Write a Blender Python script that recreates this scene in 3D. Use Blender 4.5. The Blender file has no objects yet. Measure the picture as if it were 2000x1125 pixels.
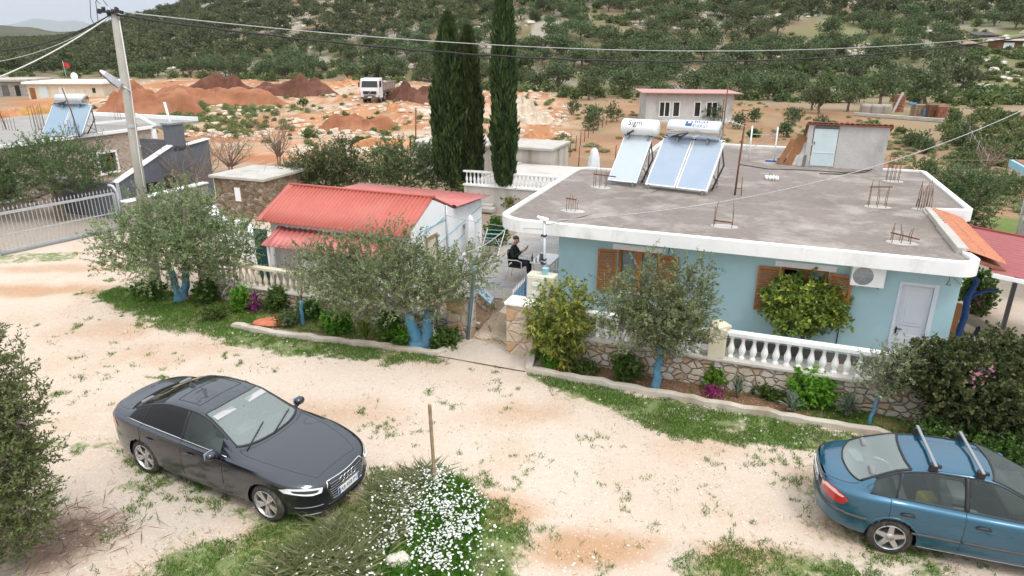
import bpy, bmesh, math, random
import numpy as np
from mathutils import Vector, Matrix, Euler
from mathutils.bvhtree import BVHTree
R = math.radians
random.seed(7)
rng = np.random.default_rng(7)
S = bpy.context.scene
COL = S.collection
# ---------------------------------------------------------------- camera, sky, sun, exposure
CAMH, FPX, PITCH = 7.25, 1310.0, R(20.0)
cam = bpy.data.cameras.new("camera")
cam.sensor_width = 36.0
cam.lens = 36.0 * FPX / 2000.0
cam.clip_start = 0.1
cam.clip_end = 30000
camo = bpy.data.objects.new("camera", cam)
camo.location = (0, 0, CAMH)
camo.rotation_euler = (R(90) - PITCH, 0, 0)
COL.objects.link(camo)
S.camera = camo
S.view_settings.view_transform = 'Standard'
S.view_settings.look = 'None'
S.view_settings.gamma = 1
S.view_settings.use_curve_mapping = False
S.view_settings.exposure = -0.08
W = bpy.data.worlds.new("World")
S.world = W
W.use_nodes = True
SUN_EL, SUN_AZ = R(60), R(148)          # azimuth from +Y, clockwise: the sun stands behind the camera, to its right
nt = W.node_tree
nt.nodes.clear()
sky = nt.nodes.new('ShaderNodeTexSky')
sky.sky_type = 'NISHITA'
sky.sun_disc = False
sky.sun_elevation = SUN_EL
sky.sun_rotation = SUN_AZ
sky.dust_density = 4.0
sky.air_density = 1.0
hs = nt.nodes.new('ShaderNodeHueSaturation')   # overcast: the cloud layer takes most of the blue out of the sky
hs.inputs['Saturation'].default_value = 0.28
# even cloud cover, three times as bright overhead as at the horizon
tc = nt.nodes.new('ShaderNodeTexCoord'); sx_ = nt.nodes.new('ShaderNodeSeparateXYZ'); nt.links.new(tc.outputs['Generated'], sx_.inputs[0])
mr = nt.nodes.new('ShaderNodeMapRange'); mr.interpolation_type = 'SMOOTHSTEP'; nt.links.new(sx_.outputs[2], mr.inputs[0])
mr.inputs[1].default_value = 0.02; mr.inputs[2].default_value = 0.95
cg = nt.nodes.new('ShaderNodeMix'); cg.data_type = 'RGBA'; nt.links.new(mr.outputs[0], cg.inputs[0])
cg.inputs[6].default_value = (6.2, 6.45, 6.75, 1); cg.inputs[7].default_value = (16.5, 17.2, 18.0, 1)
cl = nt.nodes.new('ShaderNodeMix'); cl.data_type = 'RGBA'; cl.inputs[0].default_value = 0.75; nt.links.new(cg.outputs[2], cl.inputs[7])
bg = nt.nodes.new('ShaderNodeBackground')
bg.inputs['Strength'].default_value = 0.15
wo = nt.nodes.new('ShaderNodeOutputWorld')
nt.links.new(sky.outputs[0], hs.inputs['Color'])
nt.links.new(hs.outputs[0], cl.inputs[6])
nt.links.new(cl.outputs[2], bg.inputs[0])
nt.links.new(bg.outputs[0], wo.inputs[0])
sl = bpy.data.lights.new("sun", 'SUN')
sl.energy = 1.7
sl.angle = R(16)
sl.color = (1.0, 0.96, 0.9)
so = bpy.data.objects.new("sun", sl)
sd = Vector((math.sin(SUN_AZ) * math.cos(SUN_EL), math.cos(SUN_AZ) * math.cos(SUN_EL), math.sin(SUN_EL)))
so.rotation_euler = sd.to_track_quat('Z', 'Y').to_euler()
so.location = (0, 0, 60)
COL.objects.link(so)
S.cycles.max_bounces = 6
S.cycles.transparent_max_bounces = 12
S.cycles.use_denoising = True
# ---------------------------------------------------------------- measuring: a pixel of the 2000 px photograph to a point of the place
CP, SP = math.cos(PITCH), math.sin(PITCH)
def ray(px, py):
    u, v = px - 1000.0, py - 562.5
    return np.array([u, FPX * CP - v * SP, -(FPX * SP + v * CP)])
def at(px, py, z=0.0):
    d = ray(px, py)
    return np.array([0, 0, CAMH]) + d * ((z - CAMH) / d[2])
def atY(px, py, Y):
    d = ray(px, py)
    return np.array([0, 0, CAMH]) + d * (Y / d[1])
LA = R(-21.3)                            # the street, the walls and both houses share this direction
LC, LS = math.cos(LA), math.sin(LA)
def L2W(s, t, z=0.0): return Vector((s * LC - t * LS, s * LS + t * LC, z))
def W2L(x, y): return (x * LC + y * LS, -x * LS + y * LC)
def atL(px, py, z=0.0):
    p = at(px, py, z); return W2L(p[0], p[1])
def atT(px, py, t):
    "where the sight line meets the vertical plane at street depth t: (s, z)"
    d = ray(px, py); k = t / (-d[0] * LS + d[1] * LC)
    return (d[0] * LC + d[1] * LS) * k, CAMH + d[2] * k
def atS(px, py, s):
    d = ray(px, py); k = s / (d[0] * LC + d[1] * LS)
    return (-d[0] * LS + d[1] * LC) * k, CAMH + d[2] * k
# ---------------------------------------------------------------- noise for geometry
_P = rng.permutation(512)
def vnoise(x, y, z=None):
    x = np.asarray(x, float); y = np.asarray(y, float); z = np.zeros_like(x) if z is None else np.asarray(z, float)
    xi, yi, zi = np.floor(x).astype(int), np.floor(y).astype(int), np.floor(z).astype(int)
    fx, fy, fz = x - xi, y - yi, z - zi
    sm = lambda f: f * f * (3 - 2 * f)
    fx, fy, fz = sm(fx), sm(fy), sm(fz)
    h = lambda a, b, c: _P[(_P[(_P[a & 511] + b) & 511] + c) & 511] / 511.0
    l = lambda a, b, f: a + (b - a) * f
    return l(l(l(h(xi, yi, zi), h(xi + 1, yi, zi), fx), l(h(xi, yi + 1, zi), h(xi + 1, yi + 1, zi), fx), fy),
             l(l(h(xi, yi, zi + 1), h(xi + 1, yi, zi + 1), fx), l(h(xi, yi + 1, zi + 1), h(xi + 1, yi + 1, zi + 1), fx), fy), fz)
def fbm(x, y, z=None, o=4):
    a, s, t = 1.0, 0.0, 0.0
    x = np.asarray(x, float); y = np.asarray(y, float)
    for i in range(o):
        s = s + a * vnoise(x + 17.3 * i, y - 9.1 * i, z); t += a
        x = x * 2.03; y = y * 2.03; z = None if z is None else z * 2.03
        a *= 0.5
    return s / t
def sstep(a, b, x):
    t = np.clip((x - a) / (b - a), 0, 1); return t * t * (3 - 2 * t)
# ---------------------------------------------------------------- objects
def meta(o, label=None, cat=None, group=None, kind=None):
    if label: o['label'] = label
    if cat: o['category'] = cat
    if group: o['group'] = group
    if kind: o['kind'] = kind
    return o
def thing(name, label, cat, loc=(0, 0, 0), rz=0.0, group=None):
    o = bpy.data.objects.new(name, None)
    o.empty_display_size = 0.2
    COL.objects.link(o); o.location = loc; o.rotation_euler = (0, 0, rz)
    return meta(o, label, cat, group)
def copy_tree(o, parent=None):
    c = o.copy(); COL.objects.link(c)
    if parent is not None: c.parent = parent
    for ch in o.children: copy_tree(ch, c)
    return c
def mesh_np(name, V, F, mat=None, parent=None, smooth=False, attr=None, sides=None):
    "fast mesh from arrays; F is (n,k); attr: dict of float arrays, one value per face"
    V = np.asarray(V, np.float32); F = np.asarray(F, np.int32)
    me = bpy.data.meshes.new(name)
    n, k = F.shape
    me.vertices.add(len(V)); me.vertices.foreach_set('co', V.ravel())
    me.loops.add(n * k); me.loops.foreach_set('vertex_index', F.ravel())
    me.polygons.add(n); me.polygons.foreach_set('loop_start', np.arange(0, n * k, k, dtype=np.int32))
    try: me.polygons.foreach_set('loop_total', np.full(n, k, dtype=np.int32))
    except Exception: pass
    me.polygons.foreach_set('use_smooth', np.full(n, bool(smooth)))
    for a, v in (attr or {}).items():
        at_ = me.attributes.new(a, 'FLOAT', 'FACE'); at_.data.foreach_set('value', np.asarray(v, np.float32))
    me.update(calc_edges=True)
    o = bpy.data.objects.new(name, me); COL.objects.link(o)
    if mat: me.materials.append(mat)
    if parent is not None: o.parent = parent
    return o
class MB:
    "collects shapes and links them as ONE mesh object"
    def __init__(s): s.v = []; s.f = []; s.m = []; s.sm = []; s.mi = 0; s.smooth = False
    def add(s, vs, fs, smooth=None):
        b = len(s.v); s.v += [tuple(p) for p in vs]
        for f in fs:
            s.f.append([b + i for i in f]); s.m.append(s.mi); s.sm.append(s.smooth if smooth is None else smooth)
        return s
    def box(s, x0, x1, y0, y1, z0, z1):
        return s.add([(x0, y0, z0), (x1, y0, z0), (x1, y1, z0), (x0, y1, z0), (x0, y0, z1), (x1, y0, z1), (x1, y1, z1), (x0, y1, z1)],
                     [(3, 2, 1, 0), (4, 5, 6, 7), (0, 1, 5, 4), (1, 2, 6, 5), (2, 3, 7, 6), (3, 0, 4, 7)])
    def obox(s, c, size, rot=(0, 0, 0)):
        M = Euler(rot).to_matrix(); c = Vector(c); hx, hy, hz = [q / 2 for q in size]
        P = [c + M @ Vector((a * hx, b * hy, d * hz)) for d in (-1, 1) for a, b in ((-1, -1), (1, -1), (1, 1), (-1, 1))]
        return s.add(P, [(3, 2, 1, 0), (4, 5, 6, 7), (0, 1, 5, 4), (1, 2, 6, 5), (2, 3, 7, 6), (3, 0, 4, 7)])
    def bar(s, a, b, w, h=None):
        "square bar from a to b"
        a, b = Vector(a), Vector(b); h = h or w; d = b - a
        q = d.to_track_quat('Z', 'Y').to_matrix(); P = []
        for e in (a, b):
            for sx, sy in ((-1, -1), (1, -1), (1, 1), (-1, 1)): P.append(e + q @ Vector((sx * w / 2, sy * h / 2, 0)))
        return s.add(P, [(3, 2, 1, 0), (4, 5, 6, 7), (0, 1, 5, 4), (1, 2, 6, 5), (2, 3, 7, 6), (3, 0, 4, 7)])
    def prism(s, poly, z0, z1):
        n = len(poly)
        ar = sum(poly[i][0] * poly[(i + 1) % n][1] - poly[(i + 1) % n][0] * poly[i][1] for i in range(n))
        if ar < 0: poly = poly[::-1]
        return s.add([(p[0], p[1], z0) for p in poly] + [(p[0], p[1], z1) for p in poly],
                     [tuple(range(n))[::-1], tuple(range(n, 2 * n))] + [(i, (i + 1) % n, n + (i + 1) % n, n + i) for i in range(n)])
    def slab(s, pts, th):
        "polygon in space thickened along its normal"
        P = [Vector(p) for p in pts]; n = (P[1] - P[0]).cross(P[2] - P[0]).normalized() * th; k = len(P)
        return s.add(P + [p - n for p in P], [tuple(range(k)), tuple(range(k, 2 * k))[::-1]] + [((i + 1) % k, i, k + i, k + (i + 1) % k) for i in range(k)])
    def tube(s, pts, r, n=6, caps=True, smooth=True):
        P = [Vector(p) for p in pts]; m = len(P)
        rr = [r] * m if not hasattr(r, '__len__') else list(r)
        vs = []; up = None
        for i, p in enumerate(P):
            d = (P[min(i + 1, m - 1)] - P[max(i - 1, 0)])
            d = d.normalized() if d.length > 1e-9 else Vector((0, 0, 1))
            if up is None: up = d.orthogonal().normalized()
            up = (up - d * up.dot(d)); up = up.normalized() if up.length > 1e-6 else d.orthogonal().normalized()
            q = d.cross(up)
            for k in range(n):
                a = 2 * math.pi * k / n
                vs.append(p + (up * math.cos(a) + q * math.sin(a)) * rr[i])
        fs = [(i * n + k, i * n + (k + 1) % n, (i + 1) * n + (k + 1) % n, (i + 1) * n + k) for i in range(m - 1) for k in range(n)]
        s.add(vs, fs, smooth)
        if caps:
            b = len(s.v) - len(vs)
            s.f.append([b + k for k in range(n)][::-1]); s.m.append(s.mi); s.sm.append(False)
            s.f.append([b + (m - 1) * n + k for k in range(n)]); s.m.append(s.mi); s.sm.append(False)
        return s
    def lathe(s, prof, c=(0, 0, 0), n=16, axis='Z', smooth=True):
        vs = []
        for r, h in prof:
            for k in range(n):
                a = 2 * math.pi * k / n; x, y = r * math.cos(a), r * math.sin(a)
                p = (x, y, h) if axis == 'Z' else ((x, h, y) if axis == 'Y' else (h, x, y))
                vs.append((p[0] + c[0], p[1] + c[1], p[2] + c[2]))
        m = len(prof)
        fs = [(i * n + k, i * n + (k + 1) % n, (i + 1) * n + (k + 1) % n, (i + 1) * n + k) for i in range(m - 1) for k in range(n)]
        return s.add(vs, fs, smooth)
    def blob(s, c, r, seed=0, amp=0.25, n=10, squash=(1, 1, 1), smooth=True):
        fs = []
        th, ph = np.meshgrid(np.pi * np.arange(n + 1) / n, np.pi * np.arange(2 * n) / n, indexing='ij')
        dx, dy, dz = np.sin(th) * np.cos(ph), np.sin(th) * np.sin(ph), np.cos(th)
        q = 1 + amp * (fbm(dx * 1.7 + seed * 3.1 + 20, dy * 1.7 + 40, dz * 1.7 + 30) - .5) * 2
        vs = [tuple(v) for v in np.stack([c[0] + dx * r * q * squash[0], c[1] + dy * r * q * squash[1], c[2] + dz * r * q * squash[2]], -1).reshape(-1, 3)]
        for i in range(n):
            for k in range(2 * n):
                fs.append((i * 2 * n + k, (i + 1) * 2 * n + k, (i + 1) * 2 * n + (k + 1) % (2 * n), i * 2 * n + (k + 1) % (2 * n)))
        return s.add(vs, fs, smooth)
    def build(s, name, mats, parent=None, bevel=0.0, loc=None, recalc=True, sub=0):
        me = bpy.data.meshes.new(name); me.from_pydata(s.v, [], s.f)
        for m in (mats if isinstance(mats, (list, tuple)) else [mats]): me.materials.append(m)
        me.polygons.foreach_set('material_index', s.m); me.polygons.foreach_set('use_smooth', s.sm)
        if recalc:
            bm = bmesh.new(); bm.from_mesh(me)
            bmesh.ops.remove_doubles(bm, verts=bm.verts, dist=1e-5)
            bmesh.ops.recalc_face_normals(bm, faces=bm.faces); bm.to_mesh(me); bm.free()
        me.update()
        o = bpy.data.objects.new(name, me); COL.objects.link(o)
        if parent is not None: o.parent = parent
        if loc is not None: o.location = loc
        if bevel > 0:
            b = o.modifiers.new('bevel', 'BEVEL'); b.width = bevel; b.segments = 2; b.limit_method = 'ANGLE'; b.angle_limit = R(40)
        if sub:
            b = o.modifiers.new('sub', 'SUBSURF'); b.levels = sub; b.render_levels = sub
        return o
def text_part(name, body, size, mat, parent, loc, rot, depth=0.002, align='CENTER', scale=(1, 1, 1)):
    cu = bpy.data.curves.new(name, 'FONT'); cu.body = body; cu.size = size; cu.extrude = depth
    cu.align_x = align; cu.align_y = 'CENTER'; cu.resolution_u = 3
    t = bpy.data.objects.new(name, cu); COL.objects.link(t)
    bpy.context.view_layer.update()
    me = bpy.data.meshes.new_from_object(t.evaluated_get(bpy.context.evaluated_depsgraph_get()))
    bpy.data.objects.remove(t)
    me.materials.clear(); me.materials.append(mat)
    o = bpy.data.objects.new(name, me); COL.objects.link(o); o.parent = parent; o.location = loc; o.rotation_euler = rot; o.scale = scale
    return o
# ---------------------------------------------------------------- materials
M = {}
class NT:
    def __init__(s, name):
        s.m = bpy.data.materials.new(name); s.m.use_nodes = True; s.t = s.m.node_tree; s.t.nodes.clear()
        s.out = s.t.nodes.new('ShaderNodeOutputMaterial')
    def n(s, typ, **kw):
        x = s.t.nodes.new('ShaderNode' + typ)
        for k, v in kw.items():
            if k.startswith('i_'):
                key = k[2:]; key = int(key) if key.isdigit() else key.replace('_', ' ')
                if hasattr(v, 'outputs') or isinstance(v, bpy.types.NodeSocket): s.l(v, x.inputs[key])
                else: x.inputs[key].default_value = v
            else: setattr(x, k, v)
        return x
    def l(s, a, b):
        if hasattr(a, 'outputs'): a = a.outputs[0]
        s.t.links.new(a, b)
    def mix(s, f, a, b, mode='MIX'):
        x = s.t.nodes.new('ShaderNodeMix'); x.data_type = 'RGBA'; x.blend_type = mode
        for v, i in ((f, 0), (a, 6), (b, 7)):
            if isinstance(v, (int, float)): x.inputs[i].default_value = v if i == 0 else (v, v, v, 1)
            elif isinstance(v, tuple): x.inputs[i].default_value = v if len(v) == 4 else v + (1,)
            else: s.l(v, x.inputs[i])
        return x.outputs[2]
    def ramp(s, f, a, b, ca=0.0, cb=1.0):
        x = s.n('MapRange', clamp=True); s.l(f, x.inputs[0])
        x.inputs[1].default_value = a; x.inputs[2].default_value = b; x.inputs[3].default_value = ca; x.inputs[4].default_value = cb
        return x.outputs[0]
    def math(s, op, a, b=0.0):
        x = s.n('Math', operation=op)
        for v, i in ((a, 0), (b, 1)):
            if isinstance(v, (int, float)): x.inputs[i].default_value = v
            else: s.l(v, x.inputs[i])
        return x.outputs[0]
    def noise(s, scale, detail=4, rough=0.6, vec=None, w=None):
        x = s.n('TexNoise'); x.inputs['Scale'].default_value = scale; x.inputs['Detail'].default_value = detail; x.inputs['Roughness'].default_value = rough
        s.l(vec if vec is not None else s.co(), x.inputs['Vector']); return x.outputs[0]
    def co(s):
        if not hasattr(s, '_co'): s._co = s.n('TexCoord').outputs['Object']
        return s._co
    def wco(s):
        if not hasattr(s, '_wco'): s._wco = s.n('NewGeometry').outputs['Position']
        return s._wco
    def scaled(s, vec, sc):
        x = s.n('Mapping'); x.inputs['Scale'].default_value = sc; s.l(vec, x.inputs['Vector']); return x.outputs[0]
    def bump(s, h, st=0.3, dist=0.02):
        x = s.n('Bump'); x.inputs['Strength'].default_value = st; x.inputs['Distance'].default_value = dist; s.l(h, x.inputs['Height']); return x.outputs[0]
    def fin(s, col, rough=0.8, metal=0.0, normal=None, spec=0.5, coat=0.0, **kw):
        p = s.t.nodes.new('ShaderNodeBsdfPrincipled')
        for v, k in ((col, 'Base Color'), (rough, 'Roughness'), (metal, 'Metallic'), (spec, 'Specular IOR Level'), (coat, 'Coat Weight')):
            if isinstance(v, (int, float)): p.inputs[k].default_value = v
            elif isinstance(v, tuple): p.inputs[k].default_value = v if len(v) == 4 else v + (1,)
            else: s.l(v, p.inputs[k])
        for k, v in kw.items(): p.inputs[k.replace('_', ' ')].default_value = v
        if normal is not None: s.l(normal, p.inputs['Normal'])
        s.l(p.outputs[0], s.out.inputs[0]); s.p = p
        return s.m
def plain(name, col, rough=0.6, var=0.12, scale=3.0, bump=0.0, metal=0.0, dirt=None, dirt_amt=0.0, bscale=40, **kw):
    "a painted or bare surface with uneven tone, optional dirt stains, optional fine bump"
    t = NT(name)
    n = t.noise(scale, 5, 0.65)
    c = t.mix(t.ramp(n, 0.3, 0.7), tuple(q * (1 - var) for q in col), tuple(min(1, q * (1 + var)) for q in col))
    if dirt:
        n2 = t.noise(scale * 0.6, 6, 0.7, t.scaled(t.co(), (1, 1, 0.45)))
        c = t.mix(t.ramp(n2, 0.62 - 0.25 * dirt_amt, 0.85), c, dirt)
    nb = t.bump(t.noise(bscale, 4), bump) if bump else None
    M[name] = t.fin(c, rough, metal, nb, **kw); return M[name]
plain('white_paint', (.84, .84, .83), .55, .05, 2, .1, dirt=(.5, .47, .42), dirt_amt=.35)
plain('white_wall', (.86, .86, .86), .7, .04, 1.2, .12, dirt=(.55, .54, .50), dirt_amt=.3)
plain('dead_soil', (.17, .105, .065), .95, .3, 5, .5, bscale=14)
plain('white_plastic', (.86, .86, .86), .35, .03)
plain('blue_wall', (.40, .59, .635), .75, .06, 1.5, .12, dirt=(.36, .52, .55), dirt_amt=.4)
plain('plinth', (.13, .12, .115), .8, .2, 4, .2)
plain('shutter_wood', (.37, .135, .028), .5, .15, 6)
plain('dark_wood', (.10, .045, .018), .55, .2, 6)
plain('old_wood', (.30, .21, .13), .8, .3, 8, .2)
plain('brown_board', (.26, .11, .035), .7, .25, 3)
plain('grey_board', (.42, .40, .37), .8, .2, 6)
plain('door_pale', (.58, .68, .70), .5, .05, 2, dirt=(.45, .47, .45), dirt_amt=.3)
plain('door_white', (.68, .71, .76), .45, .03, 2)
plain('curtain', (.70, .73, .76), .8, .12, 12)
plain('grey_metal', (.32, .34, .36), .45, .1, 8, metal=.6)
plain('galv', (.50, .53, .55), .45, .12, 6, metal=.55)
plain('steel', (.60, .62, .63), .25, .05, 5, metal=.9)
plain('alu', (.70, .71, .72), .35, .05, 5, metal=.8)
plain('black_plastic', (.015, .015, .017), .45, .2, 10)
plain('rubber', (.028, .027, .026), .85, .25, 14, dirt=(.20, .16, .12), dirt_amt=.55)
plain('rust', (.16, .07, .035), .85, .35, 10, .2)
plain('rebar', (.17, .10, .06), .85, .3, 12)
plain('blue_paint', (.055, .27, .50), .55, .15, 6, .15, dirt=(.20, .32, .42), dirt_amt=.5)
plain('pole_blue', (.12, .22, .28), .5, .2, 5)
plain('pvc', (.70, .70, .68), .5, .08, 5)
plain('meter_box', (.62, .60, .50), .45, .06, 4, dirt=(.45, .42, .32), dirt_amt=.3)
plain('cream', (.66, .60, .46), .7, .08, 2, .1, dirt=(.42, .36, .28), dirt_amt=.4)
plain('canopy_red', (.29, .06, .062), .5, .14, 2.5, dirt=(.26, .07, .06), dirt_amt=.5)
plain('sheet_red', (.46, .11, .08), .5, .08, 1.6, dirt=(.46, .16, .12), dirt_amt=.4)
plain('sheet_red_old', (.50, .15, .135), .45, .15, 2, dirt=(.36, .16, .14), dirt_amt=.7)
plain('roof_pink', (.46, .24, .22), .6, .15, 2)
plain('terracotta', (.44, .165, .085), .75, .18, 6, .15, dirt=(.40, .17, .09), dirt_amt=.4)
plain('terracotta_old', (.30, .12, .075), .85, .3, 8, .2)
plain('dark_slate', (.115, .125, .145), .75, .12, 2, .15, dirt=(.18, .18, .19), dirt_amt=.4)
plain('skin', (.50, .28, .20), .55, .06, 10)
plain('black_cloth', (.012, .012, .014), .8, .3, 12)
plain('grey_cloth', (.42, .40, .40), .85, .1, 10)
plain('navy_cloth', (.02, .035, .065), .7, .2, 8)
plain('hair_dark', (.05, .032, .022), .7, .2, 20)
plain('white_cloth', (.75, .75, .76), .8, .06, 6)
plain('red_cloth', (.45, .02, .03), .8, .1, 6)
plain('bark', (.16, .125, .095), .9, .35, 7, .6, bscale=18)
plain('bark_grey', (.26, .22, .185), .9, .3, 8, .5, bscale=20)
plain('twig', (.24, .17, .13), .9, .3, 10)
plain('blue_trunk', (.06, .215, .34), .8, .3, 5, .6, dirt=(.16, .27, .33), dirt_amt=.9, bscale=14)
plain('rock', (.58, .53, .45), .9, .2, 3, .5, bscale=9)
plain('brick_hole', (.50, .16, .08), .85, .2, 8)
plain('water_pipe', (.12, .12, .13), .6, .2, 8)
plain('cable_dark', (.02, .02, .022), .6, .2, 10)
plain('cable_light', (.42, .43, .42), .6, .2, 10)
plain('yellow_paint', (.6, .42, .05), .6, .1, 5)
plain('orange_box', (.55, .18, .05), .6, .15, 5)
plain('mark_blue', (.03, .10, .32), .5, .05, 5)
plain('mark_dark', (.03, .035, .05), .6, .1, 5)
plain('mark_green', (.02, .13, .14), .5, .1, 5)
plain('sky_blue_paint', (.30, .56, .66), .6, .06, 3)
plain('headset', (.12, .14, .16), .3, .1, 5)
plain('truck_white', (.74, .75, .78), .4, .05, 2, dirt=(.48, .34, .24), dirt_amt=.45)
plain('tipper', (.30, .25, .22), .6, .2, 1.5, dirt=(.36, .24, .16), dirt_amt=.7)
plain('chassis', (.06, .055, .05), .8, .3, 3, dirt=(.28, .18, .11), dirt_amt=.8)
def concrete(name, a, b, stain, scale=1.5, bump=.25, streak=(1, 1, .3)):
    t = NT(name)
    n1 = t.noise(scale, 8, .7); n2 = t.noise(scale * .35, 5, .6, t.scaled(t.co(), streak)); n3 = t.noise(scale * 22, 3)
    c = t.mix(t.ramp(n1, .3, .7), a, b); c = t.mix(t.ramp(n2, .52, .75), c, stain); c = t.mix(t.ramp(n3, .3, .8, 0, .25), c, (.08, .075, .07), 'MULTIPLY')
    M[name] = t.fin(c, .9, 0, t.bump(t.math('ADD', n1, t.math('MULTIPLY', n3, .5)), bump, .02)); return M[name]
concrete('concrete', (.44, .41, .37), (.56, .53, .48), (.30, .26, .22))
concrete('concrete_wall', (.50, .46, .42), (.62, .58, .53), (.30, .25, .20), 1.2, .2, (2.0, 2.0, .25))
concrete('roof_grey', (.29, .275, .255), (.37, .35, .33), (.20, .18, .16), .8, .2, (1, 1, 1))
concrete('kerb', (.50, .43, .35), (.62, .56, .48), (.34, .25, .17), 2.5, .35)
concrete('pole_concrete', (.36, .34, .30), (.46, .44, .39), (.26, .25, .21), 2.0, .25, (3, 3, .3))
concrete('render_grey', (.48, .455, .44), (.62, .60, .58), (.34, .32, .30), 1.6, .3, (1.5, 1.5, .8))
concrete('cap', (.52, .49, .44), (.62, .59, .54), (.38, .33, .27), 2.0, .2)
# flat roof: grey brown screed with a rubbed, streaky grain along the house and darker damp patches
t = NT('roof_screed')
n1 = t.noise(1.1, 8, .7); n2 = t.noise(3.0, 6, .75, t.scaled(t.co(), (1.0, 6.0, 1))); n3 = t.noise(.42, 5, .6); n4 = t.noise(34, 4, .7)
c = t.mix(t.ramp(n2, .3, .7), (.22, .185, .165), (.35, .30, .275)); c = t.mix(t.ramp(n1, .35, .75, 0, .6), c, (.33, .27, .23))
c = t.mix(t.ramp(n3, .53, .72, 0, .75), c, (.16, .135, .105)); c = t.mix(t.ramp(n4, .25, .75, .35, 0), c, (.05, .04, .04), 'MULTIPLY')
c = t.mix(t.ramp(t.noise(5.5, 5, .75, t.scaled(t.co(), (1, 3.5, 1))), .40, .64, .55, 0), c, (.13, .105, .085)); c = t.mix(t.ramp(t.noise(.8, 7, .7), .48, .66, 0, .5), c, (.50, .44, .40))
M['roof_screed'] = t.fin(c, .92, 0, t.bump(t.math('ADD', n2, n4), .35, .02))
def stonework(name, scale, cols, mortar, gap=.07, bump=.9, flat=False, rough=.9):
    "rubble or flagstones: cells of uneven stones in mortar"
    t = NT(name)
    v = t.co(); w = t.n('TexNoise'); w.inputs['Scale'].default_value = scale * .8; t.l(v, w.inputs['Vector'])
    ad = t.n('VectorMath', operation='MULTIPLY_ADD'); t.l(w.outputs[1], ad.inputs[0]); ad.inputs[1].default_value = (.22 / scale * 2,) * 3; t.l(v, ad.inputs[2])
    sc = t.scaled(ad.outputs[0], (1, 1, 1 if flat else 1.45))
    a = t.n('TexVoronoi', feature='F1'); a.inputs['Scale'].default_value = scale; t.l(sc, a.inputs['Vector'])
    e = t.n('TexVoronoi', feature='DISTANCE_TO_EDGE'); e.inputs['Scale'].default_value = scale; t.l(sc, e.inputs['Vector'])
    sp = t.n('SeparateColor'); t.l(a.outputs['Color'], sp.inputs[0])
    c = t.mix(sp.outputs[0], cols[0], cols[1]); c = t.mix(t.ramp(sp.outputs[1], .62, .70), c, cols[2]); c = t.mix(t.ramp(sp.outputs[2], .78, .84), c, cols[3])
    n = t.noise(scale * 5, 5, .7); c = t.mix(t.ramp(n, .3, .75, .0, .55), c, (.45, .36, .28), 'MULTIPLY')
    k = t.ramp(e.outputs[0], gap * .35, gap)
    c = t.mix(k, mortar, c)
    h = t.math('ADD', t.ramp(e.outputs[0], 0, gap * 2.5), t.math('MULTIPLY', n, .4))
    M[name] = t.fin(c, rough, 0, t.bump(h, bump, .04)); return M[name]
stonework('rubble', 4.6, [(.62, .53, .42), (.70, .63, .55), (.60, .43, .29), (.68, .64, .58)], (.36, .29, .23), .05, 1.1)
stonework('quoin', 2.6, [(.62, .50, .37), (.66, .57, .47), (.58, .38, .22), (.64, .58, .51)], (.42, .35, .28), .04, .7)
stonework('flagstone', 2.5, [(.60, .46, .32), (.64, .53, .41), (.58, .40, .24), (.58, .52, .45)], (.28, .16, .08), .05, .5, True)
stonework('courtyard_paving', 1.7, [(.34, .33, .33), (.42, .41, .40), (.46, .41, .37), (.36, .37, .39)], (.40, .38, .35), .03, .3, True)
stonework('stone_facade', 6.5, [(.44, .34, .27), (.50, .40, .33), (.40, .27, .20), (.54, .47, .41)], (.46, .385, .33), .10, .4)
stonework('stone_grey', 6.0, [(.34, .30, .27), (.50, .46, .43), (.26, .21, .19), (.44, .36, .30)], (.44, .41, .39), .10, .6)
stonework('old_stone', 5.0, [(.26, .19, .13), (.36, .28, .20), (.20, .13, .08), (.44, .37, .29)], (.24, .18, .12), .08, .9)
t = NT('aggregate')                        # concrete with exposed gravel
n1 = t.noise(1.6, 6, .65); n2 = t.noise(60, 3, .7); v = t.n('TexVoronoi'); v.inputs['Scale'].default_value = 26; t.l(t.co(), v.inputs['Vector'])
c = t.mix(t.ramp(n1, .3, .7), (.46, .385, .31), (.57, .48, .40)); c = t.mix(t.ramp(v.outputs[0], .25, .6, 0, .45), c, (.66, .58, .50)); c = t.mix(t.ramp(n2, .3, .8, .0, .35), c, (.3, .22, .16), 'MULTIPLY')
M['aggregate'] = t.fin(c, .9, 0, t.bump(v.outputs[0], .4, .01))
def foliage_mat(name, dark, mid, light, trans=.35, rough=.55, spec=.4):
    t = NT(name)
    a = t.n('Attribute', attribute_name='rnd'); oi = t.n('ObjectInfo')
    f = a.outputs['Fac']
    c = t.mix(t.ramp(f, 0, .5), dark, mid); c = t.mix(t.ramp(f, .5, 1.0), c, light)
    h = t.n('HueSaturation'); t.l(c, h.inputs['Color']); t.l(t.ramp(oi.outputs['Random'], 0, 1, .8, 1.18), h.inputs['Value']); t.l(t.ramp(oi.outputs['Random'], 0, 1, .475, .52), h.inputs['Hue'])
    p = t.t.nodes.new('ShaderNodeBsdfPrincipled'); t.l(h, p.inputs['Base Color']); p.inputs['Roughness'].default_value = rough; p.inputs['Specular IOR Level'].default_value = spec
    tr = t.n('BsdfTranslucent'); t.l(h, tr.inputs[0])
    mx = t.n('MixShader'); mx.inputs[0].default_value = trans; t.l(p.outputs[0], mx.inputs[1]); t.l(tr.outputs[0], mx.inputs[2]); t.l(mx.outputs[0], t.out.inputs[0])
    M[name] = t.m; return t.m
foliage_mat('olive_leaf', (0.058, 0.085, 0.029), (0.152, 0.199, 0.073), (0.315, 0.376, 0.167))
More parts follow.
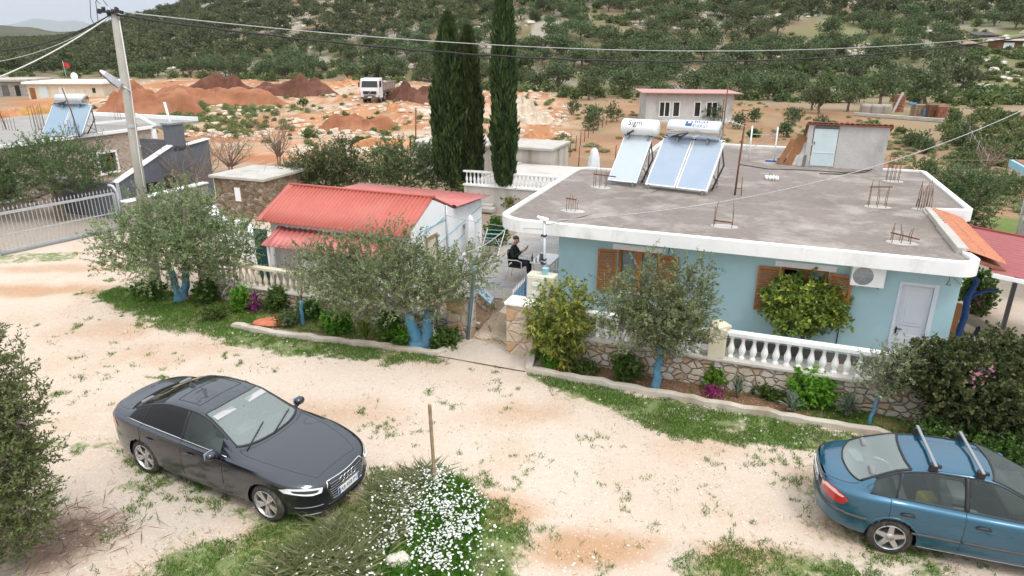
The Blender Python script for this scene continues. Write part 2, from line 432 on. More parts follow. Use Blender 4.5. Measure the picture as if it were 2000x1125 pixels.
foliage_mat('olive_silver', (0.063, 0.091, 0.034), (0.194, 0.245, 0.108), (0.420, 0.490, 0.265))
foliage_mat('olive_far', (0.038, 0.059, 0.022), (0.092, 0.128, 0.049), (0.173, 0.211, 0.086), .25)
foliage_mat('hill_scrub', (0.055, 0.085, 0.026), (0.11, 0.16, 0.046), (0.21, 0.245, 0.085), .25)
foliage_mat('olive_dark', (0.047, 0.074, 0.025), (0.110, 0.154, 0.057), (0.221, 0.274, 0.118))
foliage_mat('cypress_leaf', (0.018, 0.032, 0.01), (0.042, 0.068, 0.018), (0.095, 0.125, 0.036), .2)
foliage_mat('citrus_leaf', (0.05, 0.1, 0.015), (0.17, 0.25, 0.035), (0.48, 0.48, 0.09), .3, .4, .6)
foliage_mat('loquat_leaf', (0.07, 0.12, 0.02), (0.21, 0.27, 0.05), (0.5, 0.46, 0.09), .35)
foliage_mat('bush_leaf', (0.03, 0.075, 0.014), (0.085, 0.165, 0.032), (0.19, 0.27, 0.06), .35)
foliage_mat('bright_leaf', (0.05, 0.15, 0.012), (0.12, 0.32, 0.028), (0.28, 0.5, 0.055), .4)
foliage_mat('vine_leaf', (0.025, 0.05, 0.014), (0.078, 0.115, 0.036), (0.22, 0.23, 0.085), .3)
foliage_mat('aloe_leaf', (.10, .15, .10), (.18, .24, .16), (.30, .36, .26), .15)
foliage_mat('grass_blade', (0.05, 0.125, 0.014), (0.105, 0.225, 0.026), (0.24, 0.33, 0.062), .4)
foliage_mat('straw', (.28, .22, .12), (.42, .35, .21), (.55, .49, .33), .3)
foliage_mat('weed', (0.12, 0.15, 0.06), (0.24, 0.26, 0.12), (0.42, 0.4, 0.23), .3)
foliage_mat('weed_green', (.10, .14, .045), (.19, .24, .085), (.33, .36, .16), .3)
foliage_mat('dead_brush', (.16, .10, .07), (.26, .18, .13), (.38, .29, .22), .2)
foliage_mat('petal_white', (.70, .70, .66), (.80, .80, .76), (.85, .84, .80), .3)
foliage_mat('petal_magenta', (.16, .012, .09), (.30, .03, .17), (.42, .08, .26), .35)
foliage_mat('petal_pink', (.40, .10, .18), (.55, .20, .30), (.65, .35, .42), .35)
foliage_mat('petal_orange', (.55, .10, .02), (.70, .18, .04), (.75, .30, .06), .35)
def glass_mat(name, tint, transp=.5, rough=.02, base=(.02, .025, .025), ior=1.5):
    t = NT(name)
    p = t.t.nodes.new('ShaderNodeBsdfPrincipled'); p.inputs['Base Color'].default_value = base + (1,); p.inputs['Roughness'].default_value = rough; p.inputs['Specular IOR Level'].default_value = .8
    g = t.n('BsdfTransparent'); g.inputs[0].default_value = tint + (1,)
    fr = t.n('Fresnel'); fr.inputs[0].default_value = ior
    k = t.math('ADD', t.math('MULTIPLY', fr.outputs[0], transp), 1 - transp)
    mx = t.n('MixShader'); t.l(k, mx.inputs[0]); t.l(g.outputs[0], mx.inputs[1]); t.l(p.outputs[0], mx.inputs[2]); t.l(mx.outputs[0], t.out.inputs[0])
    M[name] = t.m; return t.m
glass_mat('glass_clear', (.80, .90, .87), .97, .02, (.30, .36, .35), 1.95)
glass_mat('glass_screen', (.80, .90, .87), .66, .03, (.46, .53, .51), 1.7)  # pale base colour stands in for bright sky reflected on the car screens
glass_mat('glass_dark', (.10, .10, .10), .6, .02, (.02, .022, .022), 1.6)
glass_mat('window_dark', (.1, .12, .12), .25, .05, (.035, .04, .042))
glass_mat('window_pane', (.92, .95, .95), .95, .03)
t = NT('solar_glass'); n = t.noise(.6, 3)
M['solar_glass'] = t.fin(t.mix(t.ramp(n, .3, .7), (.30, .37, .47), (.36, .43, .52)), .16, 0, None, .7)
t = NT('solar_glass_pale'); n = t.noise(.5, 3)
M['solar_glass_pale'] = t.fin(t.mix(t.ramp(n, .3, .7), (.44, .50, .53), (.50, .55, .57)), .3, 0, None, .6)
t = NT('solar_glass_blue'); n = t.noise(.6, 3)
M['solar_glass_blue'] = t.fin(t.mix(t.ramp(n, .3, .7), (.22, .31, .40), (.27, .36, .45)), .2, 0, None, .7)
t = NT('tank_steel'); n = t.noise(1.5, 3)
M['tank_steel'] = t.fin((.72, .73, .72), .16, .95)
def car_paint(name, a, dust=(.30, .24, .19), metal=.4):
    t = NT(name)
    z = t.n('SeparateXYZ'); t.l(t.co(), z.inputs[0])
    n = t.noise(2.2, 6, .7)
    low = t.math('MULTIPLY', t.ramp(z.outputs[2], .15, .72, 1, 0), t.ramp(n, .25, .75, .35, 1))
    c = t.mix(t.math('MULTIPLY', low, .16), a, dust)       # dried road dust thrown up along the sills
    c = t.mix(t.math('MULTIPLY', t.ramp(t.noise(5, 6, .7), .55, .8), .02), c, dust)
    M[name] = t.fin(c, t.ramp(low, 0, 1, .26, .6), metal, None, .5, 1.0, Coat_Roughness=.035, Coat_IOR=1.62, Coat_Tint=(.86, .93, 1.0, 1))
    return M[name]
car_paint('navy_paint', (.006, .008, .015), metal=.3)
car_paint('teal_paint', (.0008, .085, .145), (.06, .08, .08), .45)
plain('car_dark_trim', (.02, .02, .022), .5, .1, 6)
plain('car_bumper_strip', (.06, .058, .055), .6, .2, 6)
plain('car_interior', (.055, .052, .05), .8, .1, 4)
plain('car_seat_grey', (.20, .20, .20), .85, .1, 6)
plain('chrome', (.75, .75, .76), .12, .02, 5, metal=1.0)
plain('rim_metal', (.55, .55, .56), .28, .08, 8, metal=.85, dirt=(.30, .24, .18), dirt_amt=.25)
plain('rim_dark', (.04, .04, .04), .6, .1, 8)
t = NT('lamp_lens'); M['lamp_lens'] = t.fin((.74, .77, .80), .08, .1, None, .8, .5)
t = NT('tail_red'); M['tail_red'] = t.fin((.42, .012, .014), .12, 0, None, .8, .6)
t = NT('tail_clear'); M['tail_clear'] = t.fin((.72, .50, .46), .12, 0, None, .8, .6)
# ================================================================ TERRAIN
def poly_sd(X, Y, P):
    "signed distance to a polygon, positive inside"
    P = np.asarray(P)[:, :2]; n = len(P); d = np.full(X.shape, 1e9); ins = np.zeros(X.shape, bool)
    for i in range(n):
        ax, ay = P[i]; bx, by = P[(i + 1) % n]; ex, ey = bx - ax, by - ay
        k = np.clip(((X - ax) * ex + (Y - ay) * ey) / (ex * ex + ey * ey + 1e-12), 0, 1)
        d = np.minimum(d, np.hypot(X - ax - k * ex, Y - ay - k * ey))
        c = ((ay > Y) != (by > Y)) & (X < (bx - ax) * (Y - ay) / (by - ay + 1e-12) + ax)
        ins ^= c
    return np.where(ins, d, -d)
def pxpoly(*pts): return [at(x, y)[:2] for x, y in pts]
def inbb(X, Y, P, m):
    P = np.asarray(P); return (X > P[:, 0].min() - m) & (X < P[:, 0].max() + m) & (Y > P[:, 1].min() - m) & (Y < P[:, 1].max() + m)
def pmask(X, Y, P, soft, wob=0.0, wsc=1.0, off=0.0):
    out = np.zeros(X.shape); b = inbb(X, Y, P, soft * 2 + wob * 2)
    if not b.any(): return out
    x, y = X[b], Y[b]
    d = poly_sd(x, y, P)
    if wob: d = d + (fbm(x * wsc + 3, y * wsc + 8) - .5) * 2 * wob
    out[b] = sstep(-soft, soft, d + off); return out
# hill: base line and steepness by bearing r = X/Y
_r = np.array([-2.0, -.80, -.62, -.57, -.50, -.43, -.30, -.15, .05, .3, .6, .8, 2.0])
_s = np.array([.012, .012, .030, .060, .090, .125, .165, .185, .195, .20, .21, .21, .21])
_b = np.array([170, 170, 165, 162, 158, 155, 150, 135, 108, 104, 96, 92, 92.])
_c = np.array([700, 700, 520, 430, 420, 420, 430, 460, 500, 520, 520, 520, 520.])
def hz(X, Y, fine=True):
    X = np.asarray(X, float); Y = np.asarray(Y, float)
    r = X / np.maximum(Y, 1.0)
    s, b, c = np.interp(r, _r, _s), np.interp(r, _r, _b), np.interp(r, _r, _c)
    D = np.maximum(Y - b, 0)
    ramp = np.where(D < 20, D * D / 40, D - 10)
    lim = c - b
    ramp = np.where(ramp > lim * .8, lim * .8 + lim * .2 * (1 - np.exp(-(ramp - lim * .8) / (lim * .2))), ramp)
    z = s * ramp
    z = z + (fbm(X * .02 + 5, Y * .02 + 9, None, 3) - .5) * np.clip(D / 60, 0, 1) * 6 * np.clip(s / .15, .2, 1)
    # the far ground falls below the skyline on the far left
    z = z - np.clip((Y - 760) / 900, 0, 1) * 26 * (r < -.5)
    # heaps and ruts of the earthworks
    cz = pmask(X, Y, CONSTR, 6, 3, .05)
    tk = pmask(X, Y, TRACK, 3, 0)
    z = z + cz * (1 - tk) * ((fbm(X * .16, Y * .16, None, 4) - .5) * 1.9 * np.clip((Y - 44) / 20, .15, 1))
    z = np.where(True, z, z)
    # yards raised behind the front walls
    sx, tt = W2L(X, Y)
    yard = sstep(14.5, 14.95, tt) * sstep(27.5, 26.0, tt) * sstep(-15.0, -14.6, sx) * sstep(4.9, 4.5, sx)
    z = z + .25 * yard
    if fine:
        z = z + (fbm(X * .9, Y * .9, None, 3) - .5) * .05 * (1 - yard) * np.clip(Y / 5, 0, 1)
    return z
CONSTR = pxpoly((130, 176), (370, 150), (560, 154), (640, 158), (870, 156), (1110, 186), (1130, 240), (1115, 275), (1000, 285), (800, 300), (600, 330), (430, 330), (300, 250), (180, 235), (0, 236), (0, 205))
TRACK = pxpoly((790, 196), (680, 196), (590, 230), (510, 262), (560, 285), (650, 255), (790, 214))
FIELD = pxpoly((1130, 190), (1250, 190), (1420, 196), (1700, 225), (1960, 330), (2100, 420), (1700, 420), (1200, 330), (1080, 330), (1120, 250))
GRASS = [  # (outline, softness, wobble, density)
    (pxpoly((150, 572), (205, 604), (330, 643), (430, 670), (520, 692), (640, 702), (760, 716), (850, 703), (838, 690), (620, 655), (500, 632), (420, 600), (330, 560), (240, 556)), .35, .45, 1.0),
    (pxpoly((1022, 730), (1100, 768), (1180, 805), (1260, 838), (1380, 862), (1500, 880), (1620, 895), (1740, 880), (1715, 857), (1500, 812), (1200, 759), (1060, 728)), .22, .3, 1.0),
    (pxpoly((480, 1045), (560, 1000), (690, 955), (720, 915), (780, 905), (860, 925), (930, 960), (1000, 1010), (1040, 1060), (1000, 1150), (220, 1150), (330, 1075), (420, 1040)), .35, .5, .95),
    (pxpoly((1330, 1100), (1450, 1075), (1560, 1090), (1700, 1110), (2000, 1120), (2100, 1160), (1330, 1160)), .3, .45, .75),
    (pxpoly((1590, 880), (1545, 960), (1600, 1040), (1690, 1100), (1950, 1125), (1900, 1000), (1700, 880)), .3, .4, .6),
    (pxpoly((60, 850), (230, 855), (255, 882), (150, 892), (60, 885)), .2, .35, .7),
    (pxpoly((230, 900), (330, 930), (320, 960), (240, 950)), .15, .3, .6),
    (pxpoly((330, 925), (480, 960), (520, 1040), (430, 1010)), .12, .25, .6),
    (pxpoly((-20, 500), (110, 492), (165, 492), (150, 508), (-20, 518)), .25, .3, .8),
    (pxpoly((1920, 420), (2010, 425), (2010, 470), (1950, 475)), .5, .3, 1.0),
]
GARDEN_L = [tuple(L2W(s, t)[:2]) for s, t in ((-16.2, 13.05), (-7.35, 13.42), (-6.9, 14.55), (-16.2, 14.6))]
GARDEN_R = [tuple(L2W(s, t)[:2]) for s, t in ((-4.72, 13.40), (2.75, 13.30), (6.5, 13.2), (6.5, 14.3), (-4.6, 14.3))]
def grass_mask(X, Y):
    g = np.zeros(X.shape)
    for P, soft, wob, den in GRASS: g = np.maximum(g, pmask(X, Y, P, soft, wob, 1.1) * den)
    g = np.maximum(g, pmask(X, Y, GARDEN_L, .15, .2, 1.5) * .85)
    g = np.maximum(g, pmask(X, Y, GARDEN_R, .15, .2, 1.5) * (.12 + .7 * sstep(.2, 2.2, W2L(X, Y)[0])))
    return g
def spots(X, Y, px, py, rx, ry, wob=.5):
    "uneven stain whose size is read off the photograph at its place"
    c = at(px, py); ex = abs(at(px + rx, py)[0] - c[0]); ey = abs(at(px, py - ry)[1] - c[1])
    b = (abs(X - c[0]) < ex * 2.2) & (abs(Y - c[1]) < ey * 2.2); o = np.zeros(X.shape)
    x, y = X[b], Y[b]
    d = np.hypot((x - c[0]) / ex, (y - c[1]) / ey) + (fbm(x * 1.3 + px, y * 1.3, None, 4) - .5) * wob * 2
    o[b] = sstep(1.25, .35, d); return o
def axis_pts(lo, hi, step, lo_end, hi_end, g):
    a = list(np.arange(lo, hi + 1e-6, step)); d = step
    while a[-1] < hi_end: d *= g; a.append(a[-1] + d)
    d = step; b = []
    x = lo
    while x > lo_end: d *= g; x -= d; b.append(x)
    return np.array(b[::-1] + a)
def ground_hit(px, py):
    "first point of the terrain along a sight line"
    d = ray(px, py); ks = np.linspace(20, 900, 1800) / d[1]; X, Y, Z = d[0] * ks, d[1] * ks, CAMH + d[2] * ks
    k = np.argmax(Z <= hz(X, Y, False)); return np.array([X[k], Y[k], Z[k]])
gx = axis_pts(-14.5, 13, .13, -2600, 2600, 1.045)
gy = axis_pts(4.5, 31, .13, -40, 4200, 1.038)
GX, GY = np.meshgrid(gx, gy)
GZ = hz(GX, GY)
def lerp(a, m, c): return a + (np.asarray(c) - a) * m[..., None]
def ground_colour():
    X, Y = GX, GY
    n1, n2, n3 = fbm(X * .35, Y * .35), fbm(X * 1.1 + 40, Y * 1.1), fbm(X * .12 + 9, Y * .12)
    C = np.zeros(X.shape + (3,)) + np.array((.615, .515, .425))
    C = lerp(C, sstep(.45, .7, n1) * .5, (.67, .585, .50)); C = lerp(C, sstep(.5, .75, n2) * .45, (.555, .43, .32))
    red = (.50, .315, .19)
    for q in [(200, 645, 130, 22, .5), (60, 565, 170, 14, .9), (330, 690, 150, 26, .5), (640, 810, 150, 34, .55), (1020, 810, 130, 26, .6), (1350, 880, 120, 25, .4), (960, 1000, 110, 45, .9), (1150, 1075, 150, 45, .95), (1450, 1090, 120, 35, .8), (1560, 930, 60, 30, .5), (700, 990, 80, 30, .8), (560, 1060, 120, 40, .7), (1380, 850, 60, 12, .5), (120, 525, 200, 9, .6), (1640, 1040, 90, 40, .4), (1100, 640, 60, 10, .3)]:
        C = lerp(C, spots(X, Y, *q[:4]) * q[4], red)
    for q in [(330, 990, 170, 70, .8), (1330, 1090, 60, 35, .8), (300, 930, 140, 30, .6)]: C = lerp(C, spots(X, Y, *q[:4]) * q[4], (.565, .505, .43))
    C = lerp(C, spots(X, Y, 130, 1050, 110, 60) * .9, (.26, .185, .14))
    # worn wheel tracks: paler
    sx, tt = W2L(X, Y)
    tr = np.exp(-((tt - 11.2 - .25 * np.sin(sx * .5)) / .35) ** 2) + np.exp(-((tt - 9.3 - .25 * np.sin(sx * .5)) / .35) ** 2)
    C = lerp(C, np.clip(tr, 0, 1) * .35 * (np.abs(sx) < 14), (.66, .565, .48))
    # garden soil, yards
    for G in (GARDEN_L, GARDEN_R): C = lerp(C, pmask(X, Y, G, .08, .05, 2), (.20, .115, .07))
    yard = sstep(14.6, 14.9, tt) * sstep(27.2, 26.6, tt) * sstep(-15.0, -14.6, sx) * sstep(4.9, 4.6, sx)
    C = lerp(C, yard, (.30, .235, .175))
    # land beyond
    far = sstep(27, 31, tt)
    base = np.zeros_like(C) + np.array((.30, .225, .15)); base = lerp(base, sstep(.42, .66, n1), (.24, .205, .105)); base = lerp(base, sstep(.55, .7, n2) * .6, (.36, .25, .165))
    C = C * (1 - far[..., None]) + base * far[..., None]
    LY = pxpoly((-60, 500), (230, 455), (470, 470), (500, 390), (330, 380), (-60, 390))         # gravel yard behind the sliding gate
    C = lerp(C, pmask(X, Y, LY, .8, .5, .5), (.40, .35, .30))
    f = pmask(X, Y, FIELD, 4, 2.5, .12)
    fc = np.zeros_like(C) + np.array((.305, .165, .095)); fc = lerp(fc, sstep(.42, .62, n1), (.35, .235, .14)); fc = lerp(fc, sstep(.55, .72, n2) * .8, (.25, .215, .095)); fc = lerp(fc, sstep(.52, .7, n3) * .7, (.40, .22, .125))
    C = C * (1 - f[..., None]) + fc * f[..., None]
    c = pmask(X, Y, CONSTR, 3, 3, .08)
    cc = np.zeros_like(C) + np.array((.42, .19, .09)); cc = lerp(cc, sstep(.46, .62, n1), (.50, .30, .18)); cc = lerp(cc, sstep(.56, .68, n2) * .8, (.57, .46, .35)); cc = lerp(cc, sstep(.60, .70, n3) * .6, (.56, .48, .39)); cc = lerp(cc, sstep(.60, .72, fbm(X * .2 + 70, Y * .2)) * .7, (.24, .22, .11))
    for q in [(420, 222, 130, 24, .85), (330, 235, 60, 18, .7), (560, 205, 60, 12, .5), (720, 240, 40, 10, .5), (800, 262, 120, 12, .2)]: cc = lerp(cc, spots(X, Y, *q[:4], .8) * q[4] * sstep(.35, .55, n2), (.20, .225, .085))
    road = [at(*p)[:2] for p in ((745, 203), (690, 203), (600, 232), (520, 262), (560, 280), (640, 252), (760, 212))]
    cc = lerp(cc, pmask(X, Y, road, 1.5, 1.2, .3), (.50, .245, .12))
    cc = lerp(cc, spots(X, Y, 880, 215, 90, 10) * .9, (.66, .59, .49)); cc = lerp(cc, spots(X, Y, 480, 186, 50, 7) * .9, (.64, .57, .48)); cc = lerp(cc, spots(X, Y, 1020, 215, 50, 18) * .8, (.62, .55, .46))
    C = C * (1 - c[..., None]) + cc * c[..., None]
    r = X / np.maximum(Y, 1); b = np.interp(r, _r, _b)
    hill = sstep(-6, 8, Y - b + (n1 - .5) * 20)
    hc = np.zeros_like(C) + np.array((.15, .145, .065)); hc = lerp(hc, sstep(.45, .62, n1), (.21, .185, .10)); hc = lerp(hc, sstep(.50, .66, fbm(X * .07 + 3, Y * .07)) * .75, (.26, .185, .115))
    hc = lerp(hc, sstep(.58, .68, fbm(X * .16 + 30, Y * .16 + 11)) * .8, (.40, .37, .32))
    hc = lerp(hc, sstep(.25, .55, r) * sstep(.44, .58, n3) * .6, (.17, .20, .07))
    C = C * (1 - hill[..., None]) + hc * hill[..., None]
    for q in [(1925, 110, 110, 22, .9), (1780, 165, 60, 10, .5), (1100, 70, 40, 9, .7), (1850, 10, 90, 10, .6), (1480, 30, 60, 10, .4)]:
        pass
    return C
GC = ground_colour()
gm = grass_mask(GX, GY)
ny, nx = GX.shape
idx = np.arange(ny * nx).reshape(ny, nx)
F = np.stack([idx[:-1, :-1], idx[:-1, 1:], idx[1:, 1:], idx[1:, :-1]], -1).reshape(-1, 4)
t = NT('ground')
ca = t.n('Attribute', attribute_name='albedo'); ga = t.n('Attribute', attribute_name='grass')
P_ = t.wco()
n1, n2, n3, n4 = t.noise(7, 6, .7, P_), t.noise(38, 5, .75, P_), t.noise(1.6, 6, .65, P_), t.noise(120, 2, .6, P_)
v = t.n('TexVoronoi'); v.inputs['Scale'].default_value = 22; t.l(P_, v.inputs['Vector']); vs = t.n('SeparateColor'); t.l(v.outputs['Color'], vs.inputs[0])
c = ca.outputs['Color']
c = t.mix(t.ramp(n1, .3, .75, 0, .4), c, (.76, .68, .61), 'MULTIPLY')
c = t.mix(t.ramp(n2, .35, .8, 0, .55), c, (.62, .52, .44), 'MULTIPLY')
c = t.mix(t.math('MULTIPLY', t.math('MULTIPLY', t.ramp(vs.outputs[0], .80, .86), .55), t.ramp(v.outputs['Distance'], .5, .25)), c, t.mix(.55, c, (.80, .74, .66)))      # pale stones
c = t.mix(t.math('MULTIPLY', t.ramp(vs.outputs[1], .90, .93), t.ramp(v.outputs['Distance'], .42, .2)), c, t.mix(.6, c, (.20, .17, .14)))        # dark stones
gn = t.math('ADD', t.math('MULTIPLY', n3, .55), t.math('MULTIPLY', n1, .45))
gf = t.ramp(t.math('ADD', t.math('MULTIPLY', ga.outputs['Fac'], .62), t.math('MULTIPLY', t.math('SUBTRACT', gn, .5), 2.0)), .34, .56)
gcol = t.mix(t.ramp(n2, .3, .7), (.065, .125, .022), (.15, .225, .045)); gcol = t.mix(t.ramp(n1, .55, .75, 0, .7), gcol, (.25, .20, .10))
c = t.mix(t.math('MULTIPLY', gf, .85), c, gcol)
M['ground'] = t.fin(c, .95, 0, t.bump(t.math('ADD', t.math('ADD', n1, n2), t.math('MULTIPLY', v.outputs['Distance'], -.7)), .5, .025), .2)
ground = mesh_np('ground', np.stack([GX, GY, GZ], -1).reshape(-1, 3), F, M['ground'], smooth=True)
a_ = ground.data.attributes.new('albedo', 'FLOAT_COLOR', 'POINT'); a_.data.foreach_set('color', np.concatenate([GC.reshape(-1, 3), np.ones((ny * nx, 1))], 1).astype(np.float32).ravel())
a_ = ground.data.attributes.new('grass', 'FLOAT', 'POINT'); a_.data.foreach_set('value', gm.astype(np.float32).ravel())
meta(ground, 'pale dirt lane, earthworks and scrubby hillside', None, None, 'structure')
# mountains far away and the ridge in front of them
def ridge(name, Y0, depth, pts, mat, amp, sc, label):
    xs = np.linspace(pts[0][0], pts[-1][0], 160); el = np.interp(xs, [p[0] for p in pts], [p[1] for p in pts])
    V = []; rows = 7
    for j in range(rows):
        f = j / (rows - 1)
        for i, px in enumerate(xs):
            d = ray(px, 562.5); k = (Y0 + depth * (f - 1) ) / d[1]; X, Y = d[0] * k, Y0 + depth * (f - 1)
            top = atY(px, el[i], Y0)[2]
            z = -30 + (top + 30) * (f ** .8) + (float(fbm([X * sc], [Y * sc + j])[0]) - .5) * amp * f
            V.append((X, Y, z))
    n = len(xs); nb = len(V)
    for i in range(n): V.append((V[(rows - 1) * n + i][0], Y0 + depth * .8, -30))
    Fq = [(j * n + i, j * n + i + 1, (j + 1) * n + i + 1, (j + 1) * n + i) for j in range(rows) for i in range(n - 1)]
    o = mesh_np(name, V, Fq, mat, smooth=True); return meta(o, label, None, None, 'structure')
def wild(name, a, b):
    t = NT(name); n = t.noise(.02, 6, .7, t.wco()); M[name] = t.fin(t.mix(t.ramp(n, .35, .65), a, b), .95, 0, None, .1)
wild('ridge_scrub', (.055, .065, .035), (.12, .105, .07)); wild('mountain_rock', (.16, .18, .16), (.26, .27, .24))
ridge('mountains', 9000, 2600, [(-700, 50), (-300, 44), (-60, 40), (20, 40), (60, 46), (110, 54), (150, 46), (185, 35), (225, 44), (260, 42), (330, 60), (600, 66)], M['mountain_rock'], 60, .002, 'pale blue mountains on the skyline')
ridge('ridge', 1500, 500, [(-900, 66), (-300, 62), (-40, 60), (10, 58), (40, 50), (90, 48), (130, 49), (170, 54), (215, 62), (320, 66), (800, 68)], M['ridge_scrub'], 8, .02, 'dark scrub covered ridge before the mountains')
# ================================================================ BUILDINGS IN THE STREET FRAME (s along the street, t away from it)
BASE = {}
def thingL(name, label, cat, s, t, z=0.0, group=None, rz=0.0):
    o = thing(name, label, cat, L2W(s, t, z), LA + rz, group); BASE[o.name] = (s, t, z) if rz == 0 else None; return o
def pL(mb, name, mats, root, parent=None, **kw):
    "part whose shapes were given in street coordinates; parent: a part of root for a sub-part (it already sits at the base)"
    b = BASE[root.name]
    return mb.build(name, mats, parent or root, loc=(0, 0, 0) if parent is not None else (-b[0], -b[1], -b[2]), **kw)
def soloL(mb, name, mats, label, cat, group=None, kind=None, **kw):
    "a thing that is one mesh, shapes in street coordinates"
    xs = [p[0] for p in mb.v]; ys = [p[1] for p in mb.v]; zs = [p[2] for p in mb.v]
    c = ((min(xs) + max(xs)) / 2, (min(ys) + max(ys)) / 2, min(zs))
    mb.v = [(p[0] - c[0], p[1] - c[1], p[2] - c[2]) for p in mb.v]
    o = mb.build(name, mats, None, **kw); o.location = L2W(*c); o.rotation_euler = (0, 0, LA)
    return meta(o, label, cat, group, kind)
def soloW(mb, name, mats, label, cat, group=None, kind=None, **kw):
    xs = [p[0] for p in mb.v]; ys = [p[1] for p in mb.v]; zs = [p[2] for p in mb.v]
    c = ((min(xs) + max(xs)) / 2, (min(ys) + max(ys)) / 2, min(zs))
    mb.v = [(p[0] - c[0], p[1] - c[1], p[2] - c[2]) for p in mb.v]
    o = mb.build(name, mats, None, **kw); o.location = c
    return meta(o, label, cat, group, kind)
def wall_holes(mb, axis, u0, u1, z0, z1, w0, w1, holes):
    "wall of thickness w0..w1 with rectangular openings (u0,u1,z0,z1); axis 's': u runs along s, 't': along t"
    P = (lambda u, w, z: (u, w, z)) if axis == 's' else (lambda u, w, z: (w, u, z))
    us = sorted({u0, u1} | {h[0] for h in holes} | {h[1] for h in holes}); zs = sorted({z0, z1} | {h[2] for h in holes} | {h[3] for h in holes})
    inh = lambda u, z: any(h[0] < u < h[1] and h[2] < z < h[3] for h in holes)
    for a, b in zip(us, us[1:]):
        for c, d in zip(zs, zs[1:]):
            if inh((a + b) / 2, (c + d) / 2): continue
            for w in (w0, w1): mb.add([P(a, w, c), P(b, w, c), P(b, w, d), P(a, w, d)], [(0, 1, 2, 3)])
    for a, b, c, d in list(holes) + [(u0, u1, z0, z1)]:
        mb.add([P(a, w0, c), P(b, w0, c), P(b, w0, d), P(a, w0, d), P(a, w1, c), P(b, w1, c), P(b, w1, d), P(a, w1, d)],
               [(0, 1, 5, 4), (1, 2, 6, 5), (2, 3, 7, 6), (3, 0, 4, 7)])
    return mb
def rounded(poly, rad, n=7):
    "polygon with chosen corners rounded; rad: one radius per corner"
    out = []; m = len(poly)
    for i in range(m):
        p, a, b, r = Vector(poly[i]), Vector(poly[i - 1]), Vector(poly[(i + 1) % m]), rad[i]
        if r <= 0: out.append(tuple(p)); continue
        d1, d2 = (a - p).normalized(), (b - p).normalized(); ang = d1.angle(d2); k = r / math.tan(ang / 2)
        c = p + (d1 + d2).normalized() * (r / math.sin(ang / 2)); s0, s1 = p + d1 * k - c, p + d2 * k - c
        a0, a1 = math.atan2(s0.y, s0.x), math.atan2(s1.y, s1.x)
        while a1 - a0 > math.pi: a1 -= 2 * math.pi
        while a1 - a0 < -math.pi: a1 += 2 * math.pi
        for j in range(n + 1):
            q = a0 + (a1 - a0) * j / n; out.append((c.x + math.cos(q) * r, c.y + math.sin(q) * r))
    return out
def inset(poly, d):
    "offset a closed outline inwards by d, corner by corner"
    n = len(poly); ar = sum(poly[i][0] * poly[(i + 1) % n][1] - poly[(i + 1) % n][0] * poly[i][1] for i in range(n)); sg = 1 if ar > 0 else -1
    out = []
    for i in range(n):
        p, a, b = Vector(poly[i]), Vector(poly[i - 1]), Vector(poly[(i + 1) % n])
        e1, e2 = (p - a).normalized(), (b - p).normalized(); n1, n2 = Vector((-e1.y, e1.x)) * sg, Vector((-e2.y, e2.x)) * sg
        m = n1 + n2; m = m / max(m.dot(n1), .2); out.append((p.x + m.x * d, p.y + m.y * d))
    return out
YZ = 0.25                                # level of the yards behind the walls
# ---------------------------------------------------------------- blue house
hs_ = thingL('house', 'light blue single storey house with flat grey roof, white fascia and brown shutters', 'house', 0, 16, 0)
ZB, ZT = 2.80, 3.06
WT = 15.85
win = [(-3.34, -2.33, 1.40, 2.46), (.45, 1.45, 1.40, 2.46)]; dr = (2.93, 3.53, YZ, 2.34)
mb = MB(); wall_holes(mb, 's', -4.89, 3.99, 0, ZB, WT, WT + .2, win + [dr])
mb.box(-4.89, -4.69, WT + .2, 23.0, 0, ZB); mb.box(3.79, 3.99, WT + .2, 20.9, 0, ZB); mb.box(3.79, 4.9, 20.9, 21.1, 0, ZB); mb.box(4.7, 4.9, 21.1, 26.6, 0, ZB); mb.box(-4.6, 4.7, 26.4, 26.6, 0, ZB); mb.box(-4.6, -4.4, 23.0, 30.9, 0, ZB); mb.box(-4.4, .8, 30.7, 30.9, 0, ZB)
pL(mb, 'wall', M['blue_wall'], hs_)
mb = MB(); mb.box(-4.91, dr[0] - .1, WT - .025, WT, 0, .52); mb.box(dr[1] + .1, 4.01, WT - .025, WT, 0, .52); mb.box(-4.915, -4.89, WT - .025, 23, 0, .52); pL(mb, 'plinth', M['plinth'], hs_)
RP = [(-6.45, 15.28), (4.25, 15.28), (4.1, 16.1), (4.02, 20.36), (5.10, 20.62), (4.92, 26.95), (1.0, 26.95), (1.0, 31.4), (-4.9, 31.4), (-4.9, 23.35), (-6.55, 23.35)]
RR = [.75, .42, .02, .02, .28, .25, .02, .1, .1, .02, .45]
rp = rounded(RP, RR)
mb = MB(); mb.prism(rp, ZB, ZT - .02); slab = pL(mb, 'roof_slab', M['white_paint'], hs_)
inn = inset(rp, .16)
mb = MB(); n = len(rp)
wv = [.025 * (float(fbm([p[0] * 2.1 + 7], [p[1] * 2.1])[0]) - .5) for p in rp]
mb.add([(p[0], p[1], ZT - .02) for p in rp] + [(p[0], p[1], ZT + .05 + wv[i]) for i, p in enumerate(rp)] + [(p[0], p[1], ZT + .055 + wv[i]) for i, p in enumerate(inn)] + [(p[0], p[1], ZT - .02) for p in inn],
       [(i, (i + 1) % n, n + (i + 1) % n, n + i) for i in range(n)] + [(n + i, n + (i + 1) % n, 2 * n + (i + 1) % n, 2 * n + i) for i in range(n)] + [(2 * n + i, 2 * n + (i + 1) % n, 3 * n + (i + 1) % n, 3 * n + i) for i in range(n)])
pL(mb, 'fascia', M['white_paint'], hs_)
